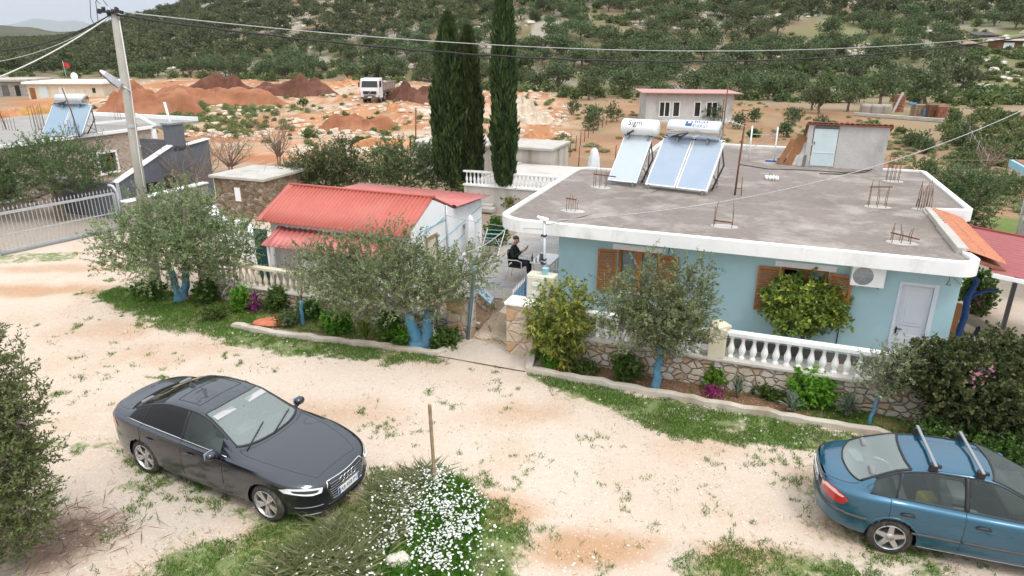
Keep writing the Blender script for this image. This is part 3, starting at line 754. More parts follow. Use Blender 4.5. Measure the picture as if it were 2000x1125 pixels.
mb = MB(); mb.prism(inset(rp, .155), ZT - .03, ZT); pL(mb, 'roof_surface', M['roof_screed'], hs_)
mb = MB()                                # bare upstand kerbs left grey on the right edge and the back
mb.box(3.84, 4.05, 16.15, 18.4, ZT - .01, ZT + .14); mb.box(3.87, 4.06, 18.4, 20.3, ZT - .01, ZT + .12); pL(mb, 'upstand', M['concrete'], hs_, bevel=.015)
for k, (a, b, z0, z1) in enumerate(win):
    mb = MB(); mb.box(a - .14, b + .14, WT - .012, WT + .0, z1, z1 + .13); pL(mb, 'lintel_band', M['white_wall'], hs_)
    mb = MB(); mb.box(a - .1, b + .1, WT - .05, WT + .1, z0 - .07, z0); pL(mb, 'window_sill', M['white_wall'], hs_, bevel=.008)
    mb = MB()
    for q in (a, b - .075, (a + b) / 2 - .075, (a + b) / 2): mb.box(q, q + .075, WT + .07, WT + .13, z0, z1)
    for q in (z0, z1 - .08): mb.box(a + .075, b - .075, WT + .075, WT + .125, q, q + .08)
    w_ = pL(mb, 'window', M['shutter_wood'], hs_, bevel=.006)
    mb = MB(); mb.box(a + .02, b - .02, WT + .095, WT + .105, z0 + .02, z1 - .02); pL(mb, 'window_pane', M['window_pane'], hs_, w_)
    mb = MB(); m = 40                    # lace curtain in soft folds
    full = [(a + .02, b - .02)] if k == 0 else [(b - .42, b - .06)]
    for c0, c1 in full:
        vs = [(c0 + (c1 - c0) * i / m, WT + .15 + .02 * math.sin(i * 1.35) + .008 * math.sin(i * .5), z) for z in (z0, z1 - .02) for i in range(m + 1)]
        mb.add(vs, [(i, i + 1, m + 2 + i, m + 1 + i) for i in range(m)], True)
    pL(mb, 'curtain', M['curtain'], hs_, w_)
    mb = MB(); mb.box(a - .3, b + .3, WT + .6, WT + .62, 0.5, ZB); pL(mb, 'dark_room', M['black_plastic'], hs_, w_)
    for sd, hinge, tilt in ((-1, a, .10), (1, b, .10 if k == 0 else .22)):
        mb = MB(); L_ = .47; H0, H1 = z0 - .03, z1 - .02
        mb.box(0, .05, -.018, .018, H0, H1); mb.box(L_ - .05, L_, -.018, .018, H0, H1)
        for q in (H0, (H0 + H1) / 2 - .03, H1 - .06): mb.box(.05, L_ - .05, -.016, .016, q, q + .06)
        ns = 20
        for i in range(ns): mb.obox((L_ / 2, 0, H0 + .07 + (H1 - H0 - .15) * i / (ns - 1)), (L_ - .10, .03, .009), (R(38), 0, 0))
        mb.v = [(hinge + sd * (.02 + p[0] * math.cos(tilt)), WT - .04 - p[0] * math.sin(tilt) + p[1], p[2]) for p in mb.v]
        pL(mb, 'shutter', M['shutter_wood'], hs_)
d_ = MB(); d_.box(dr[0], dr[1], WT + .045, WT + .085, dr[2], dr[3])
a, b, z0, z1 = dr
for q0, q1, h0, h1 in ((a + .09, b - .09, z0 + 1.15, z1 - .12), (a + .09, b - .09, z0 + .15, z0 + .92)):
    d_.box(q0, q1, WT + .035, WT + .045, h0, h1); d_.box(q0 + .06, q1 - .06, WT + .027, WT + .035, h0 + .07, h1 - .07)
door = pL(d_, 'door', M['door_white'], hs_, bevel=.008)
mb = MB()
mb.box(a - .07, a, WT - .02, WT + .09, z0, z1 + .07); mb.box(b, b + .09, WT - .02, WT + .09, z0, z1 + .07); mb.box(a, b, WT - .02, WT + .09, z1, z1 + .07); pL(mb, 'door_frame', M['door_white'], hs_, bevel=.006)
mb = MB(); mb.bar((a + .05, WT + .0, z0 + 1.06), (a + .15, WT + .0, z0 + 1.06), .018); mb.box(a + .035, a + .06, WT, WT + .03, z0 + .95, z0 + 1.1); pL(mb, 'handle', M['black_plastic'], hs_, door)
# right side: strip of clay tiles between the roof and the metal canopy
tl = thingL('tile_strip', 'strip of orange clay tiles along the right edge of the flat roof', 'tiles', 4.3, 18, 3.0)
mb = MB(); n = 17
for i in range(n):
    t0 = 16.12 + i * (4.25 / n); w = 4.25 / n
    for k in range(2):
        x0, x1 = 4.02 + k * .34, 4.42 + k * .34; zz0, zz1 = ZT + .10 - k * .10, ZT - .02 - k * .10
        prof = [(t0 + w * j / 6, .045 * math.sin(math.pi * j / 6)) for j in range(7)]
        vs = [(x0, p[0], zz0 + p[1]) for p in prof] + [(x1, p[0] * .98 + .02 * (t0 + w / 2), zz1 + p[1] * .9) for p in prof]
        mb.add(vs, [(j, j + 1, 8 + j, 7 + j) for j in range(6)], True); mb.add([(x1, p[0], zz1 + p[1]) for p in prof], [(0, 1, 2, 3, 4, 5, 6)])
pL(mb, 'tiles', M['terracotta'], tl)
mb = MB(); mb.add([(4.0, 16.1, ZT - .02), (4.78, 16.1, ZT - .24), (4.78, 20.35, ZT - .24), (4.0, 20.35, ZT - .02), (4.0, 16.1, ZT - .1), (4.78, 16.1, ZT - .3), (4.78, 20.35, ZT - .3), (4.0, 20.35, ZT - .1)],
    [(0, 1, 2, 3), (7, 6, 5, 4), (0, 4, 5, 1), (1, 5, 6, 2), (2, 6, 7, 3), (3, 7, 4, 0)]); pL(mb, 'bedding', M['terracotta_old'], tl)
cn = thingL('canopy', 'long dull red corrugated metal canopy sloping away beside the blue house', 'canopy', 6, 17, 2.5)
mb = MB(); cs0, cs1, ct0, ct1 = 4.5, 8.8, 15.9, 20.2; m = 60
def canopy_z(s): return 2.80 - (s - 4.5) * .13
vs = []
for i in range(m + 1):
    tt = ct0 + (ct1 - ct0) * i / m; h = .022 * (1 if (i % 4) in (1, 2) else 0)
    vs += [(cs0, tt, canopy_z(cs0) + h), (cs1, tt, canopy_z(cs1) + h)]
mb.add(vs, [(2 * i, 2 * i + 1, 2 * i + 3, 2 * i + 2) for i in range(m)]); pL(mb, 'sheet', M['canopy_red'], cn)
mb = MB(); mb.bar((cs0, ct0 - .02, canopy_z(cs0) - .06), (cs1, ct0 - .02, canopy_z(cs1) - .06), .06, .08); pL(mb, 'edge_rail', M['white_paint'], cn)
mb = MB(); mb.bar((cs0, ct1 + .02, canopy_z(cs0) + .02), (cs1, ct1 + .02, canopy_z(cs1) + .02), .05, .07); pL(mb, 'edge_trim', M['canopy_red'], cn)
for s_, t_ in ((5.6, 16.0), (8.0, 16.0), (6.2, 20.0)):
    mb = MB(); mb.bar((s_, t_, 0), (s_, t_, canopy_z(s_) - .05), .09); pL(mb, 'post', M['galv'] if s_ < 6 else M['grey_metal'], cn)
# ---------------------------------------------------------------- shed on the roof
sh = thingL('roof_shed', 'small rendered stair shed with pale blue door on the flat roof', 'shed', 2.2, 26.75, ZT)
T0, T1 = 26.75, 29.6
mb = MB(); Z1, Z2 = 4.56, 3.5
mb.box(1.0, 1.17, T0, T0 + .12, ZT, Z1); mb.box(1.17, 2.0, T0, T0 + .12, 4.44, Z1); mb.box(2.0, 3.58, T0, T0 + .12, ZT, Z1)
for s_ in (1.0, 3.46):
    mb.add([(s_, T0 + .12, ZT), (s_ + .12, T0 + .12, ZT), (s_ + .12, T1, ZT), (s_, T1, ZT), (s_, T0 + .12, Z1), (s_ + .12, T0 + .12, Z1), (s_ + .12, T1, Z2), (s_, T1, Z2)], [(3, 2, 1, 0), (4, 5, 6, 7), (0, 1, 5, 4), (1, 2, 6, 5), (2, 3, 7, 6), (3, 0, 4, 7)])
mb.box(1.12, 3.46, T1 - .12, T1 - .005, ZT, Z2 - .05)
pL(mb, 'wall', M['render_grey'], sh)
mb = MB(); mb.box(1.2, 1.98, T0 - .01, T0 + .04, ZT + .03, 4.41); mb.box(1.24, 1.94, T0 - .022, T0 - .01, 3.55, 3.58); dd = pL(mb, 'door', M['door_pale'], sh, bevel=.006)
mb = MB(); mb.bar((1.25, T0 - .05, 3.85), (1.25, T0 - .05, 3.95), .03); pL(mb, 'handle', M['black_plastic'], sh, dd)
mb = MB()
for i in range(16):
    s_ = .92 + 2.74 * (i + .5) / 16
    pr = [(s_ + .085 * math.cos(math.pi * j / 6), .062 * math.sin(math.pi * j / 6)) for j in range(7)]
    vs = [(p[0], T0 - .12, Z1 + .05 + p[1]) for p in pr] + [(p[0], T1 + .1, Z2 + .04 + p[1]) for p in pr] + [(p[0], T0 - .12, Z1 + .035 + p[1] * .6) for p in pr]
    mb.add(vs, [(j, j + 1, 8 + j, 7 + j) for j in range(6)] + [(j + 1, j, 14 + j, 15 + j) for j in range(6)], True)
mb.add([(.9, T0 - .1, Z1 + .03), (3.68, T0 - .1, Z1 + .03), (3.68, T1 + .1, Z2 + .03), (.9, T1 + .1, Z2 + .03), (.9, T0 - .1, Z1), (3.68, T0 - .1, Z1), (3.68, T1 + .1, Z2), (.9, T1 + .1, Z2)], [(0, 1, 2, 3), (7, 6, 5, 4), (0, 4, 5, 1), (1, 5, 6, 2), (2, 6, 7, 3), (3, 7, 4, 0)])
pL(mb, 'roof_tiles', M['terracotta_old'], sh)
mb = MB(); mb.box(1.2, 1.99, T0 - .035, T0 - .003, 4.43, 4.52); pL(mb, 'lintel', M['plinth'], sh)
# boards leaning on the left wall of the shed
for i, (s0, w, zt, ml, lb) in enumerate(((.06, .20, 3.98, 'brown_board', 'brown board leaning outermost against the roof shed'), (.31, .34, 4.10, 'old_wood', 'brown wooden panel with a dark hole leaning by the roof shed'), (.60, .15, 3.86, 'grey_board', 'left one of two narrow grey boards leaning on the roof shed'), (.77, .15, 3.88, 'grey_board', 'right one of two narrow grey boards leaning on the roof shed'), (.93, .10, 3.72, 'plinth', 'dark short board leaning closest to the shed wall'))):
    mb = MB(); f = T0 + .05 - .05 * i
    mb.slab([(s0, f, ZT + .01), (s0 + w, f - .03, ZT + .01), (s0 + w + (.40, .40, .27, .16, .05)[i], f + .25, zt - .03), (s0 + (.40, .40, .27, .16, .05)[i], f + .28, zt)], .035)
    o = soloL(mb, 'plank' if i != 1 else 'wooden_panel', M[ml if i != 1 else 'brown_board'], lb, 'board', 'boards leaning on the roof shed')
# ---------------------------------------------------------------- solar water heaters on the flat roof
def solar(name, label, corners, ztop, glass, frame, tank, tankm, tr, write=None, two=None):
    "corners: bottom-left, bottom-right in the world; the panel rises to ztop along a horizontal direction normal to its lower edge"
    bl, br = Vector(corners[0]), Vector(corners[1]); e = (br - bl); Wd = e.length; e.normalize(); back = Vector((-e.y, e.x, 0))
    root = thing(name, label, 'solar heater', (bl + br) / 2 - Vector((0, 0, bl.z - ZT)), math.atan2(e.y, e.x)); Z = lambda z: z - ZT
    run, z0, z1 = ztop[0], Z(bl.z), Z(ztop[1]); ncol = two or 1
    u = Vector((0, run, z1 - z0)); uL = u.length; un = u.normalized(); nrm = Vector((0, -un.z, un.y))
    for k in range(ncol):
        x0 = -Wd / 2 + k * (Wd / ncol) + (.02 if k else 0); x1 = -Wd / 2 + (k + 1) * (Wd / ncol) - (.02 if k < ncol - 1 else 0)
        Q = lambda x, v, h: tuple(Vector((x, 0, z0)) + un * v + nrm * h)
        def blk(m, xa, xb, va, vb, h0, h1): m.add([Q(xa, va, h0), Q(xb, va, h0), Q(xb, vb, h0), Q(xa, vb, h0), Q(xa, va, h1), Q(xb, va, h1), Q(xb, vb, h1), Q(xa, vb, h1)], [(3, 2, 1, 0), (4, 5, 6, 7), (0, 1, 5, 4), (1, 2, 6, 5), (2, 3, 7, 6), (3, 0, 4, 7)])
        m = MB(); f = .035
        blk(m, x0, x0 + f, 0, uL, -.08, .012); blk(m, x1 - f, x1, 0, uL, -.08, .012); blk(m, x0 + f, x1 - f, 0, f, -.08, .012); blk(m, x0 + f, x1 - f, uL - f, uL, -.08, .012); blk(m, x0 + f, x1 - f, f, uL - f, -.08, -.06)
        cp = m.build('collector_frame', M[frame], root, bevel=.004)
        m = MB(); blk(m, x0 + f, x1 - f, f, uL - f, -.03, 0); m.build('collector_glass', M[glass], cp)
        for q in (x0 + .03, x1 - .03): m = MB(); m.lathe([(0, -.03), (.028, -.03), (.028, .03), (0, .03)], Q(q, uL - .05, .0), 8, 'X'); m.build('pipe_joint', M['black_plastic'], root)
    m = MB(); yb = run + .05
    for x in (-Wd / 2 + .12, Wd / 2 - .12):
        m.bar((x, yb, 0), (x, yb, z1 + tr * .4), .035); m.bar((x, .1, .1), (x, yb, .1), .03); m.bar((x, yb, .15), (x, run * .45, z0 + (z1 - z0) * .45 - .08), .03); m.bar((x, 0, 0), (x, 0, z0 + .02), .04)
    m.bar((-Wd / 2 + .12, yb, .5), (Wd / 2 - .12, yb, 1.1 if z1 > 1.2 else .8), .025)
    m.build('stand', M['grey_metal'], root)
    tl_, tc = tank; zc = z1 + tr - .03
    m = MB(); r_ = tr
    m.lathe([(0, -tl_ / 2 - .05), (r_ * .6, -tl_ / 2 - .045), (r_ * .93, -tl_ / 2 - .015), (r_, -tl_ / 2 + .02), (r_, tl_ / 2 - .02), (r_ * .93, tl_ / 2 + .015), (r_ * .6, tl_ / 2 + .045), (0, tl_ / 2 + .05)], (tc, yb - .05, zc), 32, 'X')
    tk = m.build('tank', M[tankm], root)
    for x in (tc - tl_ * .3, tc + tl_ * .3): m = MB(); m.box(x - .03, x + .03, yb - .22, yb + .1, zc - r_ - .12, zc - r_ + .03); m.build('cradle', M['grey_metal'], root)
    m = MB(); m.tube([(Wd / 2 - .04, run * .9, z1 - .15), (Wd / 2 + .12, run * .8, z1 - .7), (Wd / 2 + .02, .4, .1)], .028, 6); m.build('pipe', M['black_plastic'], root)
    m = MB(); m.tube([(tc - .12, yb - .05 - r_ * .92, zc - .08), (tc - .3, yb - .1 - r_, zc - .2), (-Wd / 2 + .1, run - .05, z1 + .03)], .032, 6); m.build('pipe', M['black_plastic'], root)
    if write: write(root, tk, tc, yb - .05, zc, r_)
    return root
def wrapped_text(root, parent, body, size, mat, x, yc, zc, r_, ang, align='CENTER', shear=0):
    "lettering bent round the barrel of a tank, ang: how far up from the front"
    o = text_part('lettering', body, size, mat, parent, (0, 0, 0), (0, 0, 0), .002, align)
    for v in o.data.vertices:
        a = ang + v.co.y / r_; rr = r_ + .004 + v.co.z
        v.co = (x + v.co.x + shear * v.co.y, yc - rr * math.cos(a), zc + rr * math.sin(a))
    return o
def wr1(root, tk, tc, yc, zc, r_):
    wrapped_text(root, tk, 'Sigm', .25, M['mark_dark'], tc - .1, yc, zc, r_, R(36))
def wr2(root, tk, tc, yc, zc, r_):
    wrapped_text(root, tk, 'SOLAR', .145, M['mark_blue'], tc + .02, yc, zc, r_, R(58), 'LEFT'); wrapped_text(root, tk, 'ENERGY', .13, M['mark_blue'], tc + .0, yc, zc, r_, R(30), 'LEFT')
    for nm, mt, x0, x1, a0, a1, off in (('logo', 'mark_blue', -.23, -.03, 26, 62, .004), ('logo_mark', 'white_paint', -.16, -.07, 44, 57, .008)):
        m = MB(); vs = []
        for i in range(7):
            a = R(a0 + (a1 - a0) * i / 6)
            for x in (x0, x1): vs.append((tc + x, yc - (r_ + off) * math.cos(a), zc + (r_ + off) * math.sin(a)))
        m.add(vs, [(2 * i, 2 * i + 1, 2 * i + 3, 2 * i + 2) for i in range(6)]); m.build(nm, M[mt], tk)
solar('solar_heater', 'single panel solar heater with white tank lettered Sigm on the flat roof', (at(1187, 352, 3.2), at(1243, 358, 3.2)), (1.25, 4.52), 'solar_glass_pale', 'alu', (1.12, .02), 'white_plastic', .255, wr1)
solar('solar_heater', 'twin panel solar heater with white steel tank lettered SOLAR ENERGY on the flat roof', (at(1260, 360, 3.2), at(1380, 374, 3.2)), (1.3, 4.52), 'solar_glass', 'white_paint', (1.58, .0), 'tank_steel', .29, wr2, 2)
# ---------------------------------------------------------------- bits on the flat roof
def rods(name, label, px, py, spots_, h, cross=None, mat='rebar', pad=True, hh=None):
    s, t = atL(px, py, ZT); root = thingL(name, label, 'rebar stub', s, t, ZT, 'rebar stubs left standing on the flat roof'); m = MB()
    for i, (a, b) in enumerate(spots_):
        k = h * (1 + .18 * math.sin(i * 2.3)); m.tube([(s + a, t + b, ZT - .02), (s + a + .01 * math.sin(i), t + b, ZT + k * .6), (s + a + .035 * math.sin(i * 1.7), t + b + .02, ZT + k)], .0085, 5)
    pL(m, 'rod', M[mat], root)
    if cross:
        m = MB()
        for a, b in cross: m.bar((s + a[0], t + a[1], ZT + a[2]), (s + b[0], t + b[1], ZT + b[2]), .03)
        pL(m, 'crossbar', M['rust'], root)
    if pad: m = MB(); m.blob((s + .02, t, ZT), .3, int(px), .3, 6, (1.15, .75, .06)); pL(m, 'mortar_pad', M['concrete'], root)
    return root
sq = lambda w, d, n: [(-w / 2 + w * i / (n - 1), y) for i in range(n) for y in (-d / 2, d / 2)]
rods('rebar_stub', 'rebar stub with a dark bent crossbar nearest the left front corner of the roof', 1117, 412, sq(.24, .2, 3), .36, [((-.14, -.1, .36), (.14, -.08, .33))])
rods('rebar_stub', 'thin square rebar cage at the middle front of the roof', 1412, 442, sq(.42, .25, 2), .5, [((-.23, -.12, .16), (.23, -.12, .14))])
rods('rebar_stub', 'rebar stub with a tilted timber laid across near the right front of the roof', 1758, 474, sq(.36, .22, 3), .36, [((-.24, -.1, .24), (.34, -.12, .14))])
rods('rebar_stub', 'rebar frame with a timber crossbar at the middle right of the roof', 1712, 404, sq(.42, .25, 3), .62, [((-.26, -.1, .55), (.28, -.06, .58))])
rods('rebar_stub', 'dense bundle of tall rods beside the clay tile strip', 1803, 409, sq(.3, .24, 6), .66, [((-.2, -.12, .1), (-.18, -.12, .3))])
rods('rebar_stub', 'rebar stub standing at the right back edge beyond the shed', 1742, 354, sq(.34, .24, 4), .8)
rods('rebar_stub', 'short rods in a white mortar block in front of the shed', 1507, 352, sq(.2, .15, 3), .2, None, 'rebar', False)
m = MB(); s, t = atL(1507, 350, ZT); m.obox((s, t, ZT + .05), (.42, .34, .10), (0, 0, .1)); soloL(m, 'mortar_block', M['white_wall'], 'white mortar block with short rods on the roof in front of the shed', 'block', bevel=.03)
rods('rebar_stub', 'rebar stub half hidden at the left of the single solar panel', 1172, 366, sq(.36, .2, 3), .55, [((-.2, -.1, .42), (.5, -.1, .38))])
s, t = atL(1435, 381, ZT); m = MB(); m.tube([(s, t, ZT - .02), (s + .02, t, ZT + 1), (s + .05, t, ZT + 2.05)], .028, 7); root = thingL('antenna', 'TV antenna on a rusty red mast standing on the flat roof', 'antenna', s, t, ZT); pL(m, 'mast', M['rust'], root)
m = MB(); m.bar((s - .5, t + .1, ZT + 2.14), (s + .1, t - .02, ZT + 1.98), .02)
for i in range(5): q = -.48 + .1 * i; m.bar((s + q, t - .22, ZT + 2.13 - .027 * i), (s + q, t + .34, ZT + 2.15 - .027 * i), .012)
pL(m, 'aerial', M['alu'], root)
m = MB(); m.tube([(s + .18, t + .0, ZT), (s + .16, t, ZT + .55)], .012, 5); m.bar((s - .02, t, ZT + .22), (s + .17, t, ZT + .2), .015); pL(m, 'brace', M['rust'], root)
s, t = atL(1408, 287, ZT); m = MB(); m.tube([(s, t, ZT), (s + .03, t, ZT + 2.6)], .025, 6); soloL(m, 'mast', M['rust'], 'thin rusty mast at the back edge of the flat roof behind the tanks', 'mast')
root = thingL('clothes_frame', 'white pole frame with braced wires at the back of the flat roof', 'clothes frame', -.5, 27.1, ZT); m = MB()
pa, pb = atL(1462, 314, ZT), atL(1511, 316, ZT)
for p_, h in ((pa, 1.3), (pb, 1.28)): m = MB(); m.tube([(p_[0], p_[1], ZT), (p_[0] - .01, p_[1], ZT + h)], .03, 7); pL(m, 'pole', M['white_paint'], root)
m = MB(); m.bar((pa[0], pa[1], ZT + 1.0), (pb[0], pb[1], ZT + .98), .025); m.bar((pa[0] + .05, pa[1] + .02, ZT + .5), (pb[0] - .05, pb[1], ZT + .95), .018); m.bar((pa[0] - .1, pa[1], ZT + .9), (pa[0] - .14, pa[1], ZT + .3), .02); m.bar((pb[0] - .1, pb[1], ZT + .52), (pb[0], pb[1], ZT + .5), .02); pL(m, 'wire', M['galv'], root)
m = MB(); m.bar((pb[0] - .3, pb[1] - .05, ZT + .03), (pb[0] + .1, pb[1] - .05, ZT + .03), .05)
for k in range(4): m.tube([(pb[0] + .35 + .22 * math.cos(a / 8 * math.pi), pb[1] + .1 + .2 * math.sin(a / 8 * math.pi), ZT + .03 + .03 * k) for a in range(17)], .015, 5)
soloL(m, 'hose_coil', M['mark_blue'], 'coil of blue hose lying on the roof by the leaning boards', 'hose')
# black supply hoses across the roof
hp = [(atL(x, y, ZT), ZT + .02) for x, y in ((1444, 322), (1500, 331), (1570, 333), (1650, 338), (1700, 333), (1722, 322))]
m = MB(); m.tube([(p[0], p[1], z) for p, z in hp], .014, 5); soloL(m, 'hose', M['black_plastic'], 'long black hose lying across the roof before the shed', 'hose')
hp = [(atL(x, y, ZT), ZT + .02) for x, y in ((1600, 340), (1640, 341), (1690, 337), (1722, 324))]
m = MB(); m.tube([(p[0], p[1], z) for p, z in hp], .016, 5); soloL(m, 'hose', M['black_plastic'], 'short black hose curving to the right foot of the shed', 'hose')
# things on the front wall
ac = thingL('air_conditioner', 'white air conditioner unit with grey fan grille under the eaves', 'air conditioner', 2.2, WT, 2.3); m = MB(); m.box(1.86, 2.52, WT - .34, WT - .06, 2.3, 2.78); pL(m, 'casing', M['white_plastic'], ac, bevel=.02)
m = MB(); m.lathe([(0, -.006), (.185, -.006), (.2, .0), (.2, .012), (0, .012)], (2.09, WT - .345, 2.54), 24, 'Y'); fan = pL(m, 'fan_grille', M['grey_metal'], ac)
m = MB()
for rr in (.05, .09, .13, .165): m.tube([(2.09 + rr * math.cos(a * math.pi / 12), WT - .356, 2.54 + rr * math.sin(a * math.pi / 12)) for a in range(25)], .004, 4)
for a in range(6): m.bar((2.09, WT - .355, 2.54), (2.09 + .19 * math.cos(a * 1.047), WT - .355, 2.54 + .19 * math.sin(a * 1.047)), .008)
pL(m, 'grille_wire', M['galv'], ac, fan)
m = MB(); m.box(1.95, 1.99, WT - .3, WT + .0, 2.26, 2.3); m.box(2.4, 2.44, WT - .3, WT + .0, 2.26, 2.3); pL(m, 'bracket', M['grey_metal'], ac)
m = MB(); m.tube([(1.95, WT - .03, 2.3), (1.9, WT - .02, 2.0), (1.84, WT - .02, 1.2), (1.84, WT - .02, .5)], .012, 5); pL(m, 'drain_pipe', M['cable_dark'], ac)
wl = thingL('wall_lamp', 'small dark lamp hanging under the white eaves beside the white door', 'lamp', 3.7, WT - .25, 2.5); m = MB(); m.tube([(3.7, WT - .25, 2.8), (3.7, WT - .25, 2.62)], .006, 5); pL(m, 'cord', M['cable_dark'], wl); m = MB(); m.lathe([(0, .1), (.02, .09), (.03, .04), (.055, 0), (.05, 0), (.02, .04), (0, .05)], (3.7, WT - .25, 2.52), 12); pL(m, 'shade', M['grey_metal'], wl)
m = MB(); m.tube([(3.72, WT - .02, 2.72), (3.85, WT - .02, 2.6), (3.99, WT - .02, 2.48)], .01, 5); soloL(m, 'cable', M['cable_light'], 'slack pale cable running along the wall under the right eaves', 'cable')
m = MB(); m.tube([(-2.05, WT - .01, 2.8), (-2.1, WT - .01, 2.62), (-2.12, WT - .01, 2.47)], .008, 4); soloL(m, 'cable', M['cable_dark'], 'thin cable dropping from the eaves to the window with the curtain', 'cable')
# ---------------------------------------------------------------- small white house with red sheet roof
rh = thingL('red_roof_house', 'small white house with bright red corrugated sheet roof and lean-to', 'house', -11.7, 17.5, 0)
def gable(mb, s0, s1, prof, z0=0.0):
    "solid slab between s0 and s1 with outline prof [(t,z)]"
    n = len(prof); vs = [(s0, p[0], p[1]) for p in prof] + [(s1, p[0], p[1]) for p in prof]
    mb.add(vs, [tuple(range(n))[::-1], tuple(range(n, 2 * n))] + [(i, (i + 1) % n, n + (i + 1) % n, n + i) for i in range(n)])
mb = MB(); gp = [(15.86, 0), (20.75, 0), (20.75, 2.24), (18.65, 2.36), (17.25, 2.94), (15.86, 2.30)]
gable(mb, -9.40, -9.22, gp); gable(mb, -14.1, -13.95, gp)
mb.box(-13.95, -9.40, 15.88, 16.04, 0, 2.28); mb.box(-13.95, -9.40, 20.58, 20.74, 0, 2.2)
pL(mb, 'wall', M['white_wall'], rh)
def corrug(name, mat, root, a, b, c, d, waves, amp, thick=.012, sm=True, flat=.5):
    "corrugated sheet between the lower edge a-b and the upper edge d-c"
    a, b, c, d = [Vector(p) for p in (a, b, c, d)]; nn = (b - a).cross(d - a).normalized(); per = 8; m = waves * per; vs = []
    for j in range(3):
        f = j / 2
        for i in range(m + 1):
            p = (a + (b - a) * (i / m)) * (1 - f) + (d + (c - d) * (i / m)) * f
            w = math.cos(2 * math.pi * i / per); w = max(-1, min(1, w * (1 + flat)))
            vs.append(p + nn * amp * w)
    mb = MB(); mb.add(vs, [(j * (m + 1) + i, j * (m + 1) + i + 1, (j + 1) * (m + 1) + i + 1, (j + 1) * (m + 1) + i) for j in range(2) for i in range(m)], sm)
    o = pL(mb, name, mat, root); md = o.modifiers.new('thick', 'SOLIDIFY'); md.thickness = thick; md.offset = -1; return o
corrug('roof_sheet', M['sheet_red'], rh, (-14.35, 15.60, 2.215), (-9.20, 15.60, 2.215), (-9.20, 17.27, 3.01), (-14.35, 17.27, 3.01), 38, .018)
corrug('roof_sheet', M['sheet_red'], rh, (-9.20, 18.5, 2.47), (-14.35, 18.5, 2.47), (-14.35, 17.27, 3.0), (-9.20, 17.27, 3.0), 38, .018)
mb = MB(); mb.tube([(-14.36, 17.27, 3.03), (-9.17, 17.27, 3.03)], .05, 8); pL(mb, 'ridge_cap', M['sheet_red'], rh)
mb = MB(); mb.slab([(-14.42, 15.58, 2.24), (-14.24, 15.58, 2.25), (-14.24, 17.27, 3.045), (-14.42, 17.27, 3.035)], .03); pL(mb, 'verge_trim', M['sheet_red'], rh)
corrug('back_roof_sheet', M['sheet_red_old'], rh, (-14.1, 18.5, 2.55), (-8.95, 18.55, 2.5), (-8.95, 21.0, 2.36), (-14.1, 21.0, 2.40), 22, .02, flat=1.5)
corrug('awning_sheet', M['sheet_red_old'], rh, (-13.55, 14.87, 1.72), (-9.62, 14.87, 1.72), (-9.62, 15.84, 2.04), (-13.75, 15.84, 2.04), 22, .016)
mb = MB(); mb.slab([(-13.66, 14.86, 1.74), (-13.5, 14.86, 1.74), (-13.62, 15.84, 2.07), (-13.78, 15.84, 2.07)], .025); pL(mb, 'verge_trim', M['sheet_red_old'], rh)
mb = MB(); mb.box(-13.5, -12.6, 15.25, 15.33, .25, 1.72); pL(mb, 'screen_wall', M['render_grey'], rh)
mb = MB(); mb.box(-12.55, -11.6, 15.2, 15.3, .25, 1.68); pL(mb, 'white_panel', M['white_paint'], rh)
for s_ in (-13.5, -11.5, -9.75): mb = MB(); mb.bar((s_, 14.98, .25), (s_, 14.98, 1.74), .07); pL(mb, 'post', M['white_paint'], rh)
mb = MB(); mb.tube([(-9.18, 18.02, 2.62), (-9.18, 18.02, .25)], .03, 8); pL(mb, 'downpipe', M['galv'], rh)
mb = MB(); mb.box(-9.24, -9.20, 16.75, 17.3, .28, 1.85); dr_ = pL(mb, 'door', M['cream'], rh)
mb = MB(); mb.box(-9.23, -9.17, 16.68, 16.75, .28, 1.92); mb.box(-9.23, -9.17, 17.3, 17.37, .28, 1.92); mb.box(-9.23, -9.17, 16.75, 17.3, 1.85, 1.92); pL(mb, 'door_frame', M['old_wood'], rh)
for pts in (((16.1, 2.02), (17.9, 2.26)), ((16.1, 1.35), (20.7, 2.02)), ((18.1, 1.2), (20.7, 1.62)), ((16.3, 2.18), (18.0, 2.18))):
    mb = MB(); mb.tube([(-9.205, pts[0][0], pts[0][1]), (-9.205, pts[1][0], pts[1][1])], .012, 4); pL(mb, 'blue_line', M['sky_blue_paint'], rh)  # thin pale blue lines laid along the gable, level and slanting
mb = MB(); mb.box(-9.2, -9.05, 19.2, 19.45, 1.62, 1.72); pL(mb, 'wall_bracket', M['grey_metal'], rh)
# ---------------------------------------------------------------- stone house on the left with its lean-to, gate and walls
lh = thingL('stone_house', 'brown stone single storey house with flat roof and white window surrounds', 'house', -34, 22, 0)
hol = [(24.3, 25.25, 1.02, 1.98), (26.3, 26.85, 1.38, 2.02), (18.6, 20.0, .62, 1.9)]
mb = MB(); wall_holes(mb, 't', 12, 27.65, 0, 2.88, -32.0, -32.25, hol); mb.box(-44, -32.25, 27.4, 27.65, 0, 2.88); pL(mb, 'wall', M['stone_facade'], lh)
mb = MB(); mb.box(-44.2, -31.9, 11.8, 31.0, 2.88, 3.0); pL(mb, 'roof', M['roof_grey'], lh)
mb = MB(); mb.box(-31.98, -31.86, 11.8, 27.7, 2.9, 3.05); mb.box(-44, -31.9, 30.85, 31.0, 3.0, 3.22); pL(mb, 'parapet', M['white_wall'], lh)
mb = MB(); mb.box(-32.2, -31.9, 27.65, 27.95, 0, 3.02); pL(mb, 'corner_pillar', M['white_wall'], lh)
